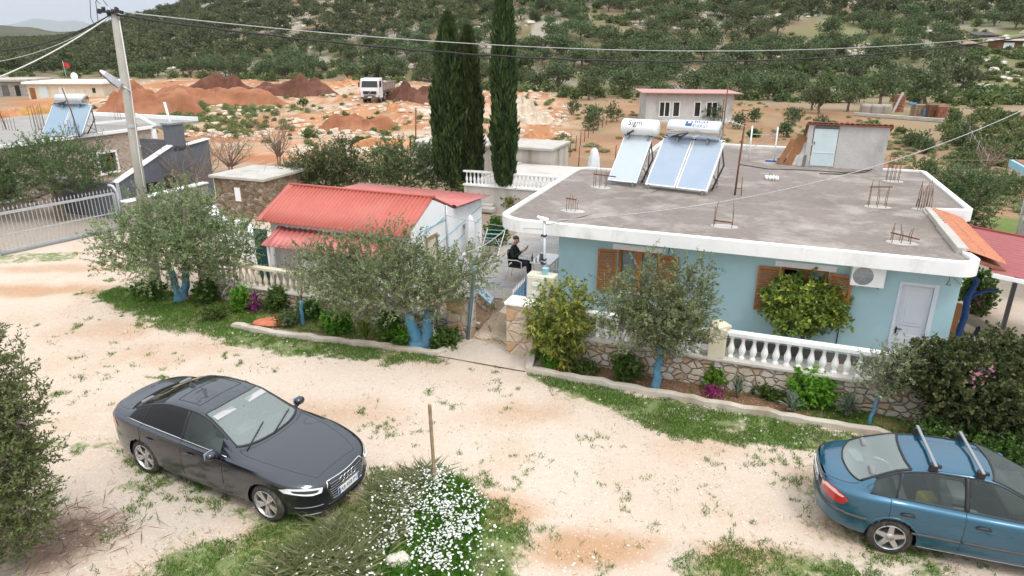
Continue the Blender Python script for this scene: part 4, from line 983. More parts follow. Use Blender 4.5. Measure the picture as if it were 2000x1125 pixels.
for a, b, c, d in hol:
    mb = MB()
    for q in ((a - .1, a, c - .1, d + .1), (b, b + .1, c - .1, d + .1), (a, b, c - .1, c), (a, b, d, d + .1)): mb.box(-32.02, -31.96, *q)
    w_ = pL(mb, 'window', M['white_wall'], lh); mb = MB(); mb.box(-32.2, -32.17, a, b, c, d); pL(mb, 'pane', M['window_dark'], lh, w_)
mb = MB(); mb.bar((-32.15, 25.0, 1.0), (-32.15, 25.0, 1.98), .2, .05); pL(mb, 'curtain', M['brown_board'], lh)
mb = MB(); mb.bar((-33.2, 27.9, 3.62), (-31.9, 29.1, 2.35), .18, .12); mb.bar((-33.4, 27.75, 3.3), (-35.5, 27.0, 3.1), .14, .10); pL(mb, 'stair_rail', M['white_paint'], lh)
solar('solar_heater', 'twin panel solar heater with steel tank on the stone house roof', (at(80, 262, 3.12), at(159, 263, 3.12)), (1.2, 4.5), 'solar_glass_blue', 'alu', (1.45, .0), 'tank_steel', .27, None, 2)
for o in [x for x in COL.objects if x.name.startswith('solar_heater')][-1:]: o.location.z = 3.0
for px, py, h, lb in ((12, 252, 1.5, 'dark rusty post at the near edge of the stone house roof'), (155, 268, 2.3, 'thin dark mast leaning before the blue solar panels')):
    p = at(px, py, 3.0); m = MB(); m.tube([tuple(p), (p[0] - .12, p[1], p[2] + h * .55), (p[0] - .32, p[1], p[2] + h)], .028, 6); soloW(m, 'mast', M['rust'], lb, 'mast')
for k, (px, py, n_, h) in enumerate(((75, 255, 9, 1.2), (18, 255, 5, .7), (143, 268, 6, .75), (237, 238, 3, .9))):
    p = at(px, py, 3.0); m = MB()
    for i in range(n_): m.tube([(p[0] + .16 * (i % 5) - .3, p[1] + .3 * (i // 5), 3.0), (p[0] + .16 * (i % 5) - .3 + .03 * math.sin(i * 2), p[1] + .3 * (i // 5), 3 + h * (1 + .1 * math.sin(i)))], .011, 4)
    soloW(m, 'rebar_stub', M['rebar'], ['tall thin rods left of the blue solar panels', 'short rods at the far left of the stone house roof', 'bent rods standing before the blue solar panels', 'few thin rods at the back of the stone house roof'][k], 'rebar stub', 'rebar stubs on the stone house roof')
sl_ = thingL('lean_to', 'dark grey plastered lean-to with sloping white edge and chimney block', 'outbuilding', -26.4, 23, 0)
mb = MB(); gable(mb, -26.2, -26.45, [(20.5, 0), (25.8, 0), (25.9, 2.83), (24.5, 2.70), (23.64, 2.78), (22.2, 2.24), (20.5, 1.62)]); mb.box(-30.5, -26.45, 25.6, 25.85, 0, 2.7); mb.box(-30.5, -26.45, 20.52, 20.8, 0, 1.55); pL(mb, 'wall', M['dark_slate'], sl_)
mb = MB(); mb.slab([(-26.12, 20.45, 1.66), (-26.5, 20.45, 1.66), (-26.5, 23.64, 2.83), (-26.12, 23.64, 2.83)][::-1], .04); mb.slab([(-26.12, 24.5, 2.74), (-26.5, 24.5, 2.74), (-26.5, 25.95, 2.87), (-26.12, 25.95, 2.87)][::-1], .04); pL(mb, 'coping', M['white_paint'], sl_)
mb = MB(); mb.box(-26.7, -26.2, 23.75, 24.5, 2.5, 3.72); ch = pL(mb, 'chimney', M['dark_slate'], sl_, bevel=.01)
mb = MB(); mb.box(-26.75, -26.15, 23.7, 24.55, 3.72, 3.80); pL(mb, 'chimney_cap', M['grey_metal'], sl_, ch)
for q in ((21.9, 22.5, .3, 1.35), (22.9, 23.5, .35, 1.45)): mb = MB(); mb.box(-26.22, -26.17, *q); pL(mb, 'opening', M['black_plastic'], sl_)
mb = MB(); mb.bar((-26.1, 20.42, 0), (-26.15, 20.45, 1.66), .12); pL(mb, 'corner_post', M['galv'], sl_)
mb = MB(); mb.tube([(-27.6, 25.2, 2.6), (-27.9, 25.2, 4.6)], .06, 8); soloL(mb, 'vent_pipe', M['pvc'], 'tall pale pipe leaning beside the grey chimney block', 'pipe')
mb = MB(); mb.box(-24.75, -24.45, 19.4, 23.7, 0, 1.15); bw = thingL('boundary_wall', 'pale stone boundary wall beside the sliding gate and lean-to', 'wall', -24.6, 21.5, 0); pL(mb, 'stonework', M['stone_grey'], bw); mb = MB(); mb.box(-24.8, -24.4, 19.38, 23.75, 1.15, 1.21); pL(mb, 'cap', M['white_wall'], bw)
gt = thingL('sliding_gate', 'long grey metal sliding gate of thin bars with spiked top', 'gate', -25.5, 17, 0)
A, B = Vector((-25.8, 14.95, 0)), Vector((-25.05, 19.35, 0)); G = lambda f, z: A.lerp(B, f) + Vector((0, 0, z))
mb = MB(); mb.bar(G(0, 1.5), G(1, 1.5), .06, .09); mb.bar(G(0, .12), G(1, .12), .06, .09); mb.bar(G(0, .72), G(1, .72), .04, .04); mb.bar(G(0, .1), G(0, 1.5), .07); mb.bar(G(1, .1), G(1, 1.5), .07); pL(mb, 'gate_frame', M['galv'], gt)
for i in range(31):
    f = (i + .5) / 31; mb = MB(); mb.bar(G(f, .12), G(f, 1.62), .018); mb.add([G(f, 1.62) + Vector((-.02, -.02, 0)), G(f, 1.62) + Vector((.02, -.02, 0)), G(f, 1.62) + Vector((.02, .02, 0)), G(f, 1.62) + Vector((-.02, .02, 0)), G(f, 1.74)], [(0, 1, 4), (1, 2, 4), (2, 3, 4), (3, 0, 4)]); pL(mb, 'bar', M['galv'], gt)
mb = MB(); mb.box(-25.95, -25.7, 14.7, 14.95, 0, 1.62); mb.v = [(p[0] - .02 * p[2], p[1], p[2]) for p in mb.v]; soloL(mb, 'gate_post', M['galv'], 'thick grey metal post at the near end of the sliding gate', 'post', bevel=.01)
mb = MB(); mb.tube([(-24.95, 19.42, 0), (-24.97, 19.44, 1.55), (-25.05, 19.36, 1.8), (-25.2, 19.3, 1.84)], .06, 8); soloL(mb, 'gate_post', M['galv'], 'pale metal post with bent top at the far end of the sliding gate', 'post')
mb = MB(); mb.bar((-25.9, 14.4, .06), (-24.9, 19.5, .06), .1, .05); soloL(mb, 'gate_rail', M['grey_metal'], 'ground rail under the sliding gate', 'rail')
# old stone outbuilding and whitewashed wall behind the big olive
st = thingL('stone_shed', 'old brown stone outbuilding with flat concrete slab roof among bare bushes', 'shed', -21.5, 24, 0)
mb = MB(); mb.box(-23.0, -20.3, 22.7, 25.3, 0, 1.72); pL(mb, 'wall', M['old_stone'], st); mb = MB(); mb.box(-23.15, -20.15, 22.55, 25.45, 1.72, 1.84); pL(mb, 'roof', M['concrete'], st, bevel=.02)
mb = MB(); mb.box(-21.9, -21.6, 22.67, 22.7, .75, 1.35); pL(mb, 'window', M['white_wall'], st)
mb = MB(); n = 14
for i in range(n + 1):
    f = i / n; s_, t_ = -20.8 + 6.3 * f, 19.9 - 3.1 * f; h = 1.05 + .3 * math.sin(i * 1.1) * (1 - f) + .2 * f
    mb.add([], []) ; mb.v += [(s_ - .1, t_ - .2, 0), (s_ + .1, t_ + .2, 0), (s_ + .07, t_ + .14, h), (s_ - .07, t_ - .14, h)]
for i in range(n):
    for k in range(4): mb.f.append([4 * i + k, 4 * i + (k + 1) % 4, 4 * i + 4 + (k + 1) % 4, 4 * i + 4 + k]); mb.m.append(0); mb.sm.append(False)
soloL(mb, 'whitewashed_wall', M['white_wall'], 'low uneven whitewashed wall left of the red roofed house', 'wall', bevel=.02)
mb = MB(); mb.box(-14.75, -14.25, 15.8, 15.85, .25, 1.9); soloL(mb, 'green_sheet', M['mark_green'], 'dark green sheet hanging at the corner of the red roofed house', 'sheet')
# ---------------------------------------------------------------- terrace with balustrade, cistern
BALP = [(.055, 0), (.06, .03), (.045, .05), (.035, .07), (.055, .13), (.068, .19), (.062, .25), (.036, .36), (.03, .44), (.045, .47), (.05, .50), (.05, .53)]
def baluster_mesh(h=.53, k=1.0):
    mb = MB(); mb.lathe([(r_ * k, z_ * h / .53) for r_, z_ in BALP], n=10); me = bpy.data.meshes.new('baluster'); me.from_pydata(mb.v, [], mb.f)
    me.polygons.foreach_set('use_smooth', [True] * len(me.polygons)); return me
def put_balusters(root, me, pts, z):
    b = BASE[root.name]
    for s_, t_ in pts:
        o = bpy.data.objects.new('baluster', me); COL.objects.link(o); o.parent = root; o.location = (s_ - b[0], t_ - b[1], z - b[2])
te = thingL('terrace', 'grey walled terrace with white balustrade below the cypresses', 'terrace', -10.5, 27.6, 0)
mb = MB(); mb.box(-13.0, -7.2, 27.35, 27.6, 0, 1.22); mb.box(-13.0, -12.75, 27.6, 34.2, 0, 1.22); mb.box(-12.75, -7.2, 27.6, 34.2, .9, 1.16); pL(mb, 'wall', M['concrete_wall'], te)
mb = MB(); mb.box(-13.05, -7.15, 27.3, 27.62, 1.22, 1.30); mb.box(-13.05, -7.15, 27.36, 27.56, 1.82, 1.90); pL(mb, 'rail', M['white_paint'], te, bevel=.01)
mb = MB(); mb.box(-11.05, -10.83, 27.34, 27.58, 1.30, 1.98); pL(mb, 'pillar', M['white_paint'], te, bevel=.01)
bm1 = baluster_mesh(.52, .95); bm1.materials.append(M['white_paint'])
put_balusters(te, bm1, [(-12.9 + .19 * i, 27.46) for i in range(30) if abs(-12.9 + .19 * i + 10.94) > .14], 1.30)
ci = thingL('cistern', 'low long concrete cistern block with stained walls behind the cypresses', 'cistern', -15.3, 36, 0)
mb = MB(); mb.box(-19.5, -11.15, 34.35, 37.5, 0, 1.88); pL(mb, 'wall', M['concrete_wall'], ci); mb = MB(); mb.box(-19.65, -11.05, 34.25, 37.6, 1.88, 2.02); pL(mb, 'roof', M['concrete'], ci, bevel=.02)
mb = MB(); mb.box(-12.3, -11.5, 27.0, 27.34, .25, .5); mb.box(-11.9, -11.3, 26.6, 27.0, .25, .42); soloL(mb, 'trough', M['concrete'], 'low concrete trough at the foot of the terrace wall', 'trough', bevel=.02)
# ---------------------------------------------------------------- distant buildings
fb = thing('field_house', 'small pale house with thin red roof alone in the field', 'house', tuple(at(1347, 240)), -.05); fb.location.z = 0
x0, x1 = -4.35, 4.0
mb = MB(); H_ = 2.75; wall = [(-3.05, -2.0, .55, 2.0), (-1.75, -1.05, .55, 2.0), (.3, .95, .55, 2.0), (1.45, 2.55, .55, 2.0)]
wall_holes(mb, 's', x0, x1, 0, H_, 0, .2, wall); mb.box(x0, x0 + .2, .2, 5, 0, H_); mb.box(x1 - .2, x1, .2, 5, 0, H_ - .1); mb.box(x0 + .2, x1 - .2, 4.8, 5, 0, H_ - .1); mb.build('wall', M['render_grey'], fb)
mb = MB(); mb.add([(x0 - .5, -.5, H_ + .05), (x1 + .7, -.5, H_ - .02), (x1 + .7, 5.3, H_ - .02), (x0 - .5, 5.3, H_ + .05), (x0 - .5, -.5, H_ + .13), (x1 + .7, -.5, H_ + .06), (x1 + .7, 5.3, H_ + .06), (x0 - .5, 5.3, H_ + .13)], [(3, 2, 1, 0), (4, 5, 6, 7), (0, 1, 5, 4), (1, 2, 6, 5), (2, 3, 7, 6), (3, 0, 4, 7)]); mb.build('roof', M['roof_pink'], fb)
for a, b, c, d in wall:
    mb = MB(); f = .07
    mb.box(a, a + f, -.03, .05, c, d); mb.box(b - f, b, -.03, .05, c, d); mb.box(a + f, b - f, -.03, .05, c, c + f); mb.box(a + f, b - f, -.03, .05, d - f, d)
    if b - a > .8: mb.box((a + b) / 2 - .04, (a + b) / 2 + .04, -.03, .05, c + f, d - f)
    w_ = mb.build('window', M['white_paint'], fb); mb = MB(); mb.box(a + f, b - f, .06, .08, c + f, d - f); mb.build('pane', M['window_dark'], w_)
mb = MB(); mb.box(x0 - .3, x1 + .2, -.9, 0, -.1, .22); mb.build('plinth', M['cap'], fb)
m = MB(); p = at(1407, 262); m.tube([tuple(p), (p[0], p[1], 2.9)], .05, 6); soloW(m, 'post', M['rust'], 'tall rusty post in front of the small field house', 'post')
def far_block(name, label, cat, px0, px1, ytop, ybase, Y, depth, wallm, roofm, openings=(), over=.4):
    a, b = atY(px0, ybase, Y), atY(px1, ybase, Y); zt = atY((px0 + px1) / 2, ytop, Y)[2]; zb = min(a[2], 0)
    root = thing(name, label, cat, ((a[0] + b[0]) / 2, Y, zb)); w = (b[0] - a[0]) / 2; h = zt - zb
    mb = MB(); mb.box(-w, w, 0, depth, 0, h); mb.build('wall', M[wallm], root)
    mb = MB(); mb.box(-w - over, w + over, -over, depth + over, h, h + .28); mb.build('roof', M[roofm], root)
    for f0, f1, g0, g1, mt in openings: mb = MB(); mb.box(-w + 2 * w * f0, -w + 2 * w * f1, -.06, 0, h * g0, h * g1); mb.build('door' if g0 < .05 else 'window', M[mt], root)
    return root
far_block('low_house', 'low pinkish house with white flat roof far left beyond the stone house', 'house', 58, 205, 164, 195, 97, 7, 'cream', 'white_wall', ((.03, .1, .0, .75, 'brown_board'), (.16, .26, .1, .9, 'door_pale'), (.86, .90, .45, .75, 'window_dark'), (.42, .5, .0, .8, 'curtain')))
far_block('low_house', 'narrow grey block with pale roof slab at the far left edge', 'house', -30, 57, 159, 196, 103, 6, 'stone_grey', 'concrete', ((.75, .85, .1, .8, 'black_plastic'), (.45, .6, .0, .8, 'plinth')))
fl = thing('flag', 'small red flag on a pole above the low pinkish house', 'flag', tuple(atY(132, 160, 104))); fl.location.z = 2.6
m = MB(); m.tube([(0, 0, 0), (-.1, 0, 2.3)], .03, 5); m.build('pole', M['galv'], fl)
m = MB(); vs = [(x * .10 - .05, .10 * math.sin(x * 1.1), 1.6 + z * .6 - .04 * x) for z in (0, 1) for x in range(9)]; m.add(vs, [(i, i + 1, 10 + i, 9 + i) for i in range(8)], True); m.build('cloth', M['red_cloth'], fl)
m = MB(); p = atY(145, 149, 103); m.lathe([(.0, .22), (.35, .16), (.55, 0), (.35, -.16), (0, -.22)], tuple(p), 14, 'Y'); tk = soloW(m, 'roof_tank', M['pvc'], 'pale round water tank on thin legs above the low pinkish house', 'tank')
# shacks on the hill to the right
def shack(name, label, pts, Y, depth, mats, lean=.15, cat='shack'):
    (xa, yt), (xb, yb) = pts; Y = ground_hit((xa + xb) / 2, yb)[1]; a, b = atY(xa, yb, Y), atY(xb, yb, Y); zt = atY(xa, yt, Y)[2]; zb = float(hz(np.array([(a[0] + b[0]) / 2]), np.array([Y]), False)[0]); zb = min(zb, b[2])
    root = thing(name, label, cat, ((a[0] + b[0]) / 2, Y, zb)); w = (b[0] - a[0]) / 2; h = zt - zb
    m = MB(); m.box(-w, w, 0, depth, 0, h - .1); m.build('wall', M[mats[0]], root)
    m = MB(); m.obox((0, depth / 2, h + .02), (2 * w + .5, depth + .8, .1), (lean, .02, 0)); m.build('roof', M[mats[1]], root)
    for k in range(2): m = MB(); m.box(-w + w * (.25 + .9 * k), -w + w * (.75 + .8 * k), -.05, 0, h * .1, h * .7); m.build('board', M[mats[2]], root)
    return root
shack('shack', 'dark tumbledown hut heaped with branches on the right hillside', ((1873, 84), (1915, 106)), 108, 3, ('plinth', 'old_wood', 'twig'))
shack('shack', 'long low hut with pale roof sheets and white sheets hung at the right edge', ((1948, 78), (2030, 96)), 112, 3, ('rust', 'concrete', 'white_cloth'), .08)
shack('shack', 'grey hut with black roof behind the tumbledown hut', ((1905, 66), (1950, 78)), 120, 3, ('old_wood', 'black_plastic', 'plinth'), .2)
shack('pen', 'small pale railed pen uphill of the huts', ((1847, 68), (1866, 79)), 122, 2.5, ('bark_grey', 'old_wood', 'black_plastic'), .05, 'pen')
# neighbour at the right edge
nb = thingL('grey_house', 'grey rendered building with light blue slab edge at the right edge', 'house', 9.6, 31.5, 0)
mb = MB(); mb.box(8.65, 14, 22.5, 28.9, 0, 3.05); pL(mb, 'wall', M['render_grey'], nb); mb = MB(); mb.box(7.95, 14.4, 22.0, 29.4, 3.05, 3.3); pL(mb, 'roof', M['sky_blue_paint'], nb); mb = MB(); mb.box(8.07, 14.2, 22.1, 29.28, 3.3, 3.33); pL(mb, 'roof_surface', M['terracotta_old'], nb)
mb = MB(); mb.box(8.58, 8.65, 28.0, 28.6, 1.3, 2.4); pL(mb, 'window', M['white_paint'], nb); mb = MB(); mb.tube([(8.6, 28.95, 3.0), (8.6, 28.95, .3)], .04, 6); pL(mb, 'downpipe', M['pvc'], nb)
mb = MB(); mb.box(6.3, 12, 16.6, 16.9, 0, 1.95); soloL(mb, 'yard_wall', M['dark_slate'], 'dark grey wall under the red canopy at the right edge', 'wall')
# stored building materials beyond the field
lw = thing('low_wall', 'long low concrete kerb wall holding stored building materials beyond the field', 'wall', tuple(at(1755, 234))); a, b = at(1668, 226), at(1850, 240)
m = MB(); a, b = Vector(a) - lw.location, Vector(b) - lw.location; m.bar(a + Vector((0, 0, .2)), b + Vector((0, 0, .2)), .45, .3); m.build('kerb', M['concrete'], lw)
for k, (px, py, w_, lb) in enumerate(((1691, 220, 1.35, 'leftmost of three short concrete well rings'), (1711, 221, 1.2, 'middle one of three short concrete well rings'), (1728, 221, 1.05, 'rightmost and smallest of three concrete well rings'))):
    p = at(px, py); m = MB(); r_ = w_ / 2; m.lathe([(r_, 0), (r_ * 1.03, .04), (r_, .3), (r_ * 1.03, .34), (r_, .6), (r_ * 1.03, .64), (r_, .95), (r_ * .85, .95), (r_ * .85, .1)], tuple(p), 20); soloW(m, 'well_ring', M['concrete'], lb, 'concrete ring', 'concrete well rings by the stored materials')
for nm, px0, px1, py, h, mt, lb, ct, lean in (('brick_stack', 1750, 1765, 219, 1.9, 'terracotta_old', 'tall stack of hollow red bricks beside the concrete rings', 'bricks', 0), ('tile_stack', 1813, 1831, 229, 1.25, 'rust', 'left one of two rust red tile stacks', 'tiles', 0), ('tile_stack', 1832, 1850, 230, 1.15, 'terracotta_old', 'right one of two rust red tile stacks', 'tiles', 0), ('pallet_stack', 1785, 1811, 227, 1.2, 'old_wood', 'pile of timber crates with blue bits beside the tile stacks', 'crates', 0)):
    a, b = at(px0, py), at(px1, py); w_ = b[0] - a[0]; m = MB(); rows = 6
    for i in range(rows):
        for j in range(4): m.obox((a[0] + w_ * (j + .5) / 4 + .03 * math.sin(i * 3 + j), a[1] + .5, h * (i + .5) / rows), (w_ / 4 * .9, .9, h / rows * .82), (0, 0, .05 * math.sin(i * 5 + j * 2)))
    soloW(m, nm, M[mt], lb, ct)
p = at(1742, 220); m = MB(); m.slab([(p[0], p[1], 0), (p[0] + .25, p[1], 0), (p[0] + 1.15, p[1] + .3, 2.2), (p[0] + .9, p[1] + .3, 2.2)], .12); soloW(m, 'beam', M['grey_board'], 'grey concrete beam leaning on the tall brick stack', 'beam')
p = at(1805, 227); m = MB(); m.obox((p[0] - .1, p[1] - .2, .45), (.28, .3, .85), (0, 0, .2)); m.obox((p[0] - 1.2, p[1] + .4, 1.25), (.7, .3, .2)); soloW(m, 'barrel', M['blue_paint'], 'blue plastic container among the timber crates', 'container', bevel=.04)
# ================================================================ GARDEN WALLS, PAVING, KERBS
gw = thingL('garden_wall', 'long stone garden wall with cream balustrade and square pillar left of the entrance', 'wall', -11, 14.5, 0)
def stones_bump(mb): return mb
mb = MB(); mb.box(-15.3, -7.42, 14.45, 14.75, 0, .50); pL(mb, 'stonework', M['rubble'], gw)
mb = MB(); mb.box(-15.35, -7.42, 14.41, 14.79, .50, .56); pL(mb, 'cap', M['cap'], gw, bevel=.012)
mb = MB(); mb.box(-15.35, -7.42, 14.51, 14.70, 1.08, 1.17); pL(mb, 'rail', M['cream'], gw, bevel=.015)
mb = MB(); mb.box(-7.42, -6.78, 14.36, 14.82, 0, 1.16); pl = pL(mb, 'pillar', M['quoin'], gw, bevel=.02); mb = MB(); mb.box(-7.46, -6.74, 14.32, 14.86, 1.16, 1.21); pL(mb, 'pillar_cap', M['cap'], gw, pl, bevel=.012)
mb = MB(); mb.box(-15.75, -15.35, 14.36, 14.82, 0, 1.16); pL(mb, 'pillar', M['quoin'], gw, bevel=.02)
bm2 = baluster_mesh(.52, 1.0); bm2.materials.append(M['cream'])
put_balusters(gw, bm2, [(-15.2 + .225 * i, 14.6) for i in range(34)], .56)
gr_ = thingL('garden_wall', 'stone garden wall with white balustrade running right before the blue house', 'wall', 1, 14.2, 0)
mb = MB(); mb.box(-4.93, 6.5, 14.14, 14.44, 0, .66); pL(mb, 'stonework', M['rubble'], gr_)
mb = MB(); mb.box(-4.93, 6.5, 14.09, 14.50, .66, .73); pL(mb, 'cap', M['cap'], gr_, bevel=.012)
mb = MB(); mb.box(-4.93, -.86, 14.20, 14.39, 1.25, 1.35); mb.box(-.5, 6.5, 14.20, 14.39, 1.25, 1.35); pL(mb, 'rail', M['white_paint'], gr_, bevel=.015)
mb = MB(); mb.box(-.86, -.5, 14.1, 14.48, .73, 1.42); pl = pL(mb, 'pillar', M['cream'], gr_, bevel=.015); mb = MB(); mb.lathe([(.26, 0), (.26, .05), (.13, .12), (.0, .16)], (-.68, 14.29, 1.42), 4, smooth=False); pL(mb, 'pillar_cap', M['cream'], gr_, pl)
mb = MB(); mb.box(-5.62, -4.93, 14.02, 14.50, 0, 1.33); pl = pL(mb, 'pillar', M['quoin'], gr_, bevel=.02); mb = MB(); mb.box(-5.66, -4.90, 13.98, 14.54, 1.33, 1.40); pL(mb, 'pillar_cap', M['white_wall'], gr_, pl, bevel=.012)
bm3 = baluster_mesh(.52, 1.12); bm3.materials.append(M['white_paint'])
put_balusters(gr_, bm3, [(-.38 + .232 * i, 14.295) for i in range(29)] + [(-4.8 + .232 * i, 14.295) for i in range(17)], .73)
# kerbs of the planting strips, uneven rough concrete
def kerb(name, pts, w, h, label):
    m = MB(); P = []
    for (a, b) in zip(pts, pts[1:]):
        n = max(2, int(math.hypot(b[0] - a[0], b[1] - a[1]) / .25))
        P += [(a[0] + (b[0] - a[0]) * i / n, a[1] + (b[1] - a[1]) * i / n) for i in range(n)]
    P.append(pts[-1]); n = len(P)
    for i, p in enumerate(P):
        a, b = P[max(i - 1, 0)], P[min(i + 1, n - 1)]; d = Vector((b[0] - a[0], b[1] - a[1], 0)).normalized(); q = Vector((-d.y, d.x, 0))
        j = .03 * math.sin(i * 1.7) + .02 * math.sin(i * 3.1); hh = h + .018 * math.sin(i * 2.3) + .012 * math.sin(i * .9); c = Vector((p[0], p[1] + j * .6, 0))
        m.v += [tuple(c + q * w / 2 + Vector((0, 0, -.1))), tuple(c + q * w / 2 * .9 + Vector((0, 0, hh))), tuple(c - q * w / 2 * .9 + Vector((0, 0, hh + .005))), tuple(c - q * w / 2 * 1.1 + Vector((0, 0, -.1)))]
    for i in range(n - 1):
        for k in range(3): m.f.append([4 * i + k, 4 * i + k + 1, 4 * i + 5 + k, 4 * i + 4 + k]); m.m.append(0); m.sm.append(False)
    m.f.append([0, 1, 2, 3]); m.f.append([4 * n - 1, 4 * n - 2, 4 * n - 3, 4 * n - 4]); m.m += [0, 0]; m.sm += [False, False]
    o = soloL(m, name, M['kerb'], label, 'kerb', None, 'structure', bevel=.01); return o
kerb('kerb', [(-13.2, 12.95), (-11.6, 12.92), (-9.4, 13.18), (-7.2, 13.38), (-6.75, 14.4)], .2, .10, 'rough low concrete kerb round the left planting strip')
kerb('kerb', [(-4.95, 14.05), (-4.78, 13.36), (-1.5, 13.30), (2.8, 13.26)], .2, .12, 'rough low concrete kerb along the right planting strip')
# entrance: apron of exposed gravel, flagstones rising to the court, court paving
def sheet(name, pts, z, mat, label, n=0):
    m = MB(); m.v = [(p[0], p[1], p[2] if len(p) > 2 else z) for p in pts]; m.f = [list(range(len(pts)))]; m.m = [0]; m.sm = [False]
    o = soloL(m, name, M[mat], label, 'paving', None, 'structure', recalc=False)
    if o.data.polygons[0].normal.z < 0: o.data.flip_normals()
    return o
sheet('apron', [(-7.15, 13.28), (-4.72, 13.28), (-4.9, 14.1), (-5.6, 14.5), (-6.75, 14.62)], .028, 'aggregate', 'exposed gravel apron at the garden entrance')
sheet('flagstone_path', [(-6.77, 14.55, .034), (-5.62, 14.4, .034), (-5.62, 15.1, .14), (-5.75, 15.9, .2), (-6.2, 16.9, .275), (-6.9, 17.0, .275), (-6.62, 15.9, .2)], .034, 'flagstone', 'flagstone path rising from the gate to the court')
sheet('court', [(-7.3, 16.9), (-4.95, 16.9), (-4.95, 23.5), (-5.2, 27.2), (-9.0, 27.2), (-9.1, 24.0), (-8.9, 20.9), (-8.9, 17.2)], .272, 'courtyard_paving', 'grey paved court between the two houses')
sheet('court', [(-5.62, 14.52), (-4.6, 14.52), (-4.6, 16.9), (-5.9, 16.9), (-5.7, 15.6)], .276, 'courtyard_paving', 'strip of grey paving behind the gate pillar')
sheet('court', [(-4.55, 14.5), (4.2, 14.5), (4.2, 15.9), (-4.55, 15.9)], .274, 'courtyard_paving', 'paved strip in front of the blue house')
m = MB(); m.add([(-6.62, 15.55, .1), (-6.42, 15.5, .1), (-6.5, 17.0, .1), (-6.85, 17.1, .1), (-6.62, 15.55, .22), (-6.42, 15.5, .21), (-6.45, 17.0, .5), (-6.8, 17.1, .5)], [(3, 2, 1, 0), (4, 5, 6, 7), (0, 1, 5, 4), (1, 2, 6, 5), (2, 3, 7, 6), (3, 0, 4, 7)]) if 0 else m.box(-7.45, -6.75, 14.9, 15.0, .2, .3); soloL(m, 'planter_edge', M['kerb'], 'low kerb of the soil bed behind the left gate pillar', 'kerb')
m = MB(); m.add([(-6.72, 15.3, .0), (-6.3, 15.1, .0), (-6.05, 16.7, .0), (-6.5, 16.85, .0), (-6.72, 15.3, .10), (-6.3, 15.1, .10), (-6.05, 16.7, .44), (-6.5, 16.85, .44)], [(3, 2, 1, 0), (4, 5, 6, 7), (0, 1, 5, 4), (1, 2, 6, 5), (2, 3, 7, 6), (3, 0, 4, 7)]); soloL(m, 'side_ramp', M['aggregate'], 'small sloping concrete ramp beside the flagstones', 'ramp', bevel=.01)
# soil bed
sheet('soil_bed', [(-7.4, 14.86), (-6.66, 14.7), (-6.7, 15.6), (-6.95, 16.5), (-7.5, 16.3)], .268, 'dead_soil', 'bare brown soil bed behind the left gate pillar')
# blue gate leaf standing open
g_ = thingL('garden_gate', 'small blue iron gate with white spear tips standing open', 'gate', -5.7, 15.3, .3)
A, B = Vector((-5.74, 14.75, .3)), Vector((-5.80, 15.85, .3)); G = lambda f, z: A.lerp(B, f) + Vector((0, 0, z))
m = MB(); m.bar(G(0, 0), G(0, 1.0), .05); m.bar(G(1, 0), G(1, 1.08), .05); m.bar(G(0, .08), G(1, .08), .03); m.bar(G(0, .86), G(1, .86), .03); m.bar(G(0, .4), G(1, .1), .02); pL(m, 'gate_frame', M['blue_paint'], g_)
for i in range(8):
    f = (i + .5) / 8; m = MB(); m.bar(G(f, .08), G(f, 1.02), .018); b_ = pL(m, 'bar', M['blue_paint'], g_); m = MB(); p = G(f, 1.02); m.lathe([(.022, 0), (.018, .05), (0, .14)], tuple(p), 6); pL(m, 'spear_tip', M['white_paint'], g_, b_)
# electricity meter cabinet on the pillar
mc = thingL('meter_cabinet', 'cream plastic electricity meter cabinet on top of the right gate pillar', 'cabinet', -4.85, 14.6, 1.4); m = MB(); m.box(-5.25, -4.55, 14.42, 14.78, 1.40, 2.02); pL(m, 'box', M['meter_box'], mc, bevel=.03)
m = MB(); m.box(-5.2, -4.78, 14.39, 14.42, 1.46, 1.97); d_ = pL(m, 'door', M['meter_box'], mc, bevel=.01)
for z_ in (1.58, 1.80): m = MB(); m.box(-5.09, -4.89, 14.37, 14.39, z_ - .05, z_ + .05); pL(m, 'meter_window', M['pvc'], mc, d_, bevel=.006)
m = MB(); m.lathe([(.06, 0), (.085, .14), (.09, .15), (.075, .15), (.05, .02), (0, .02)], (-4.82, 14.58, 2.03), 12); soloL(m, 'bucket', M['sky_blue_paint'], 'small light blue pot standing on the meter cabinet', 'pot')
# mast with the service cables
mp = thingL('service_mast', 'thin grey metal mast with white insulator head before the house corner', 'mast', -5.3, 14.9, .27)
pm = Vector((-5.02, 14.72, 0)); sx, zt = atT(1063, 432, 14.72); sb, zb_ = atT(1064, 530, 14.72)
m = MB(); m.tube([(sb, 14.72, .27), (sb, 14.72, 1.9), (sx, 14.72, zt)], .038, 8); pL(m, 'pole', M['galv'], mp)
m = MB(); m.obox((sx, 14.72, zt + .05), (.2, .12, .08), (0, .2, 0)); m.obox((sx - .12, 14.72, zt + .08), (.12, .1, .05), (0, .4, 0)); pL(m, 'insulator', M['white_plastic'], mp, bevel=.02)
for z_ in (zt - .35, zt - .95, zt - 1.05): m = MB(); m.box(sx - .06, sx + .06, 14.67, 14.77, z_ - .02, z_ + .02); pL(m, 'band', M['black_plastic'], mp)
MASTTOP = L2W(sx, 14.72, zt)
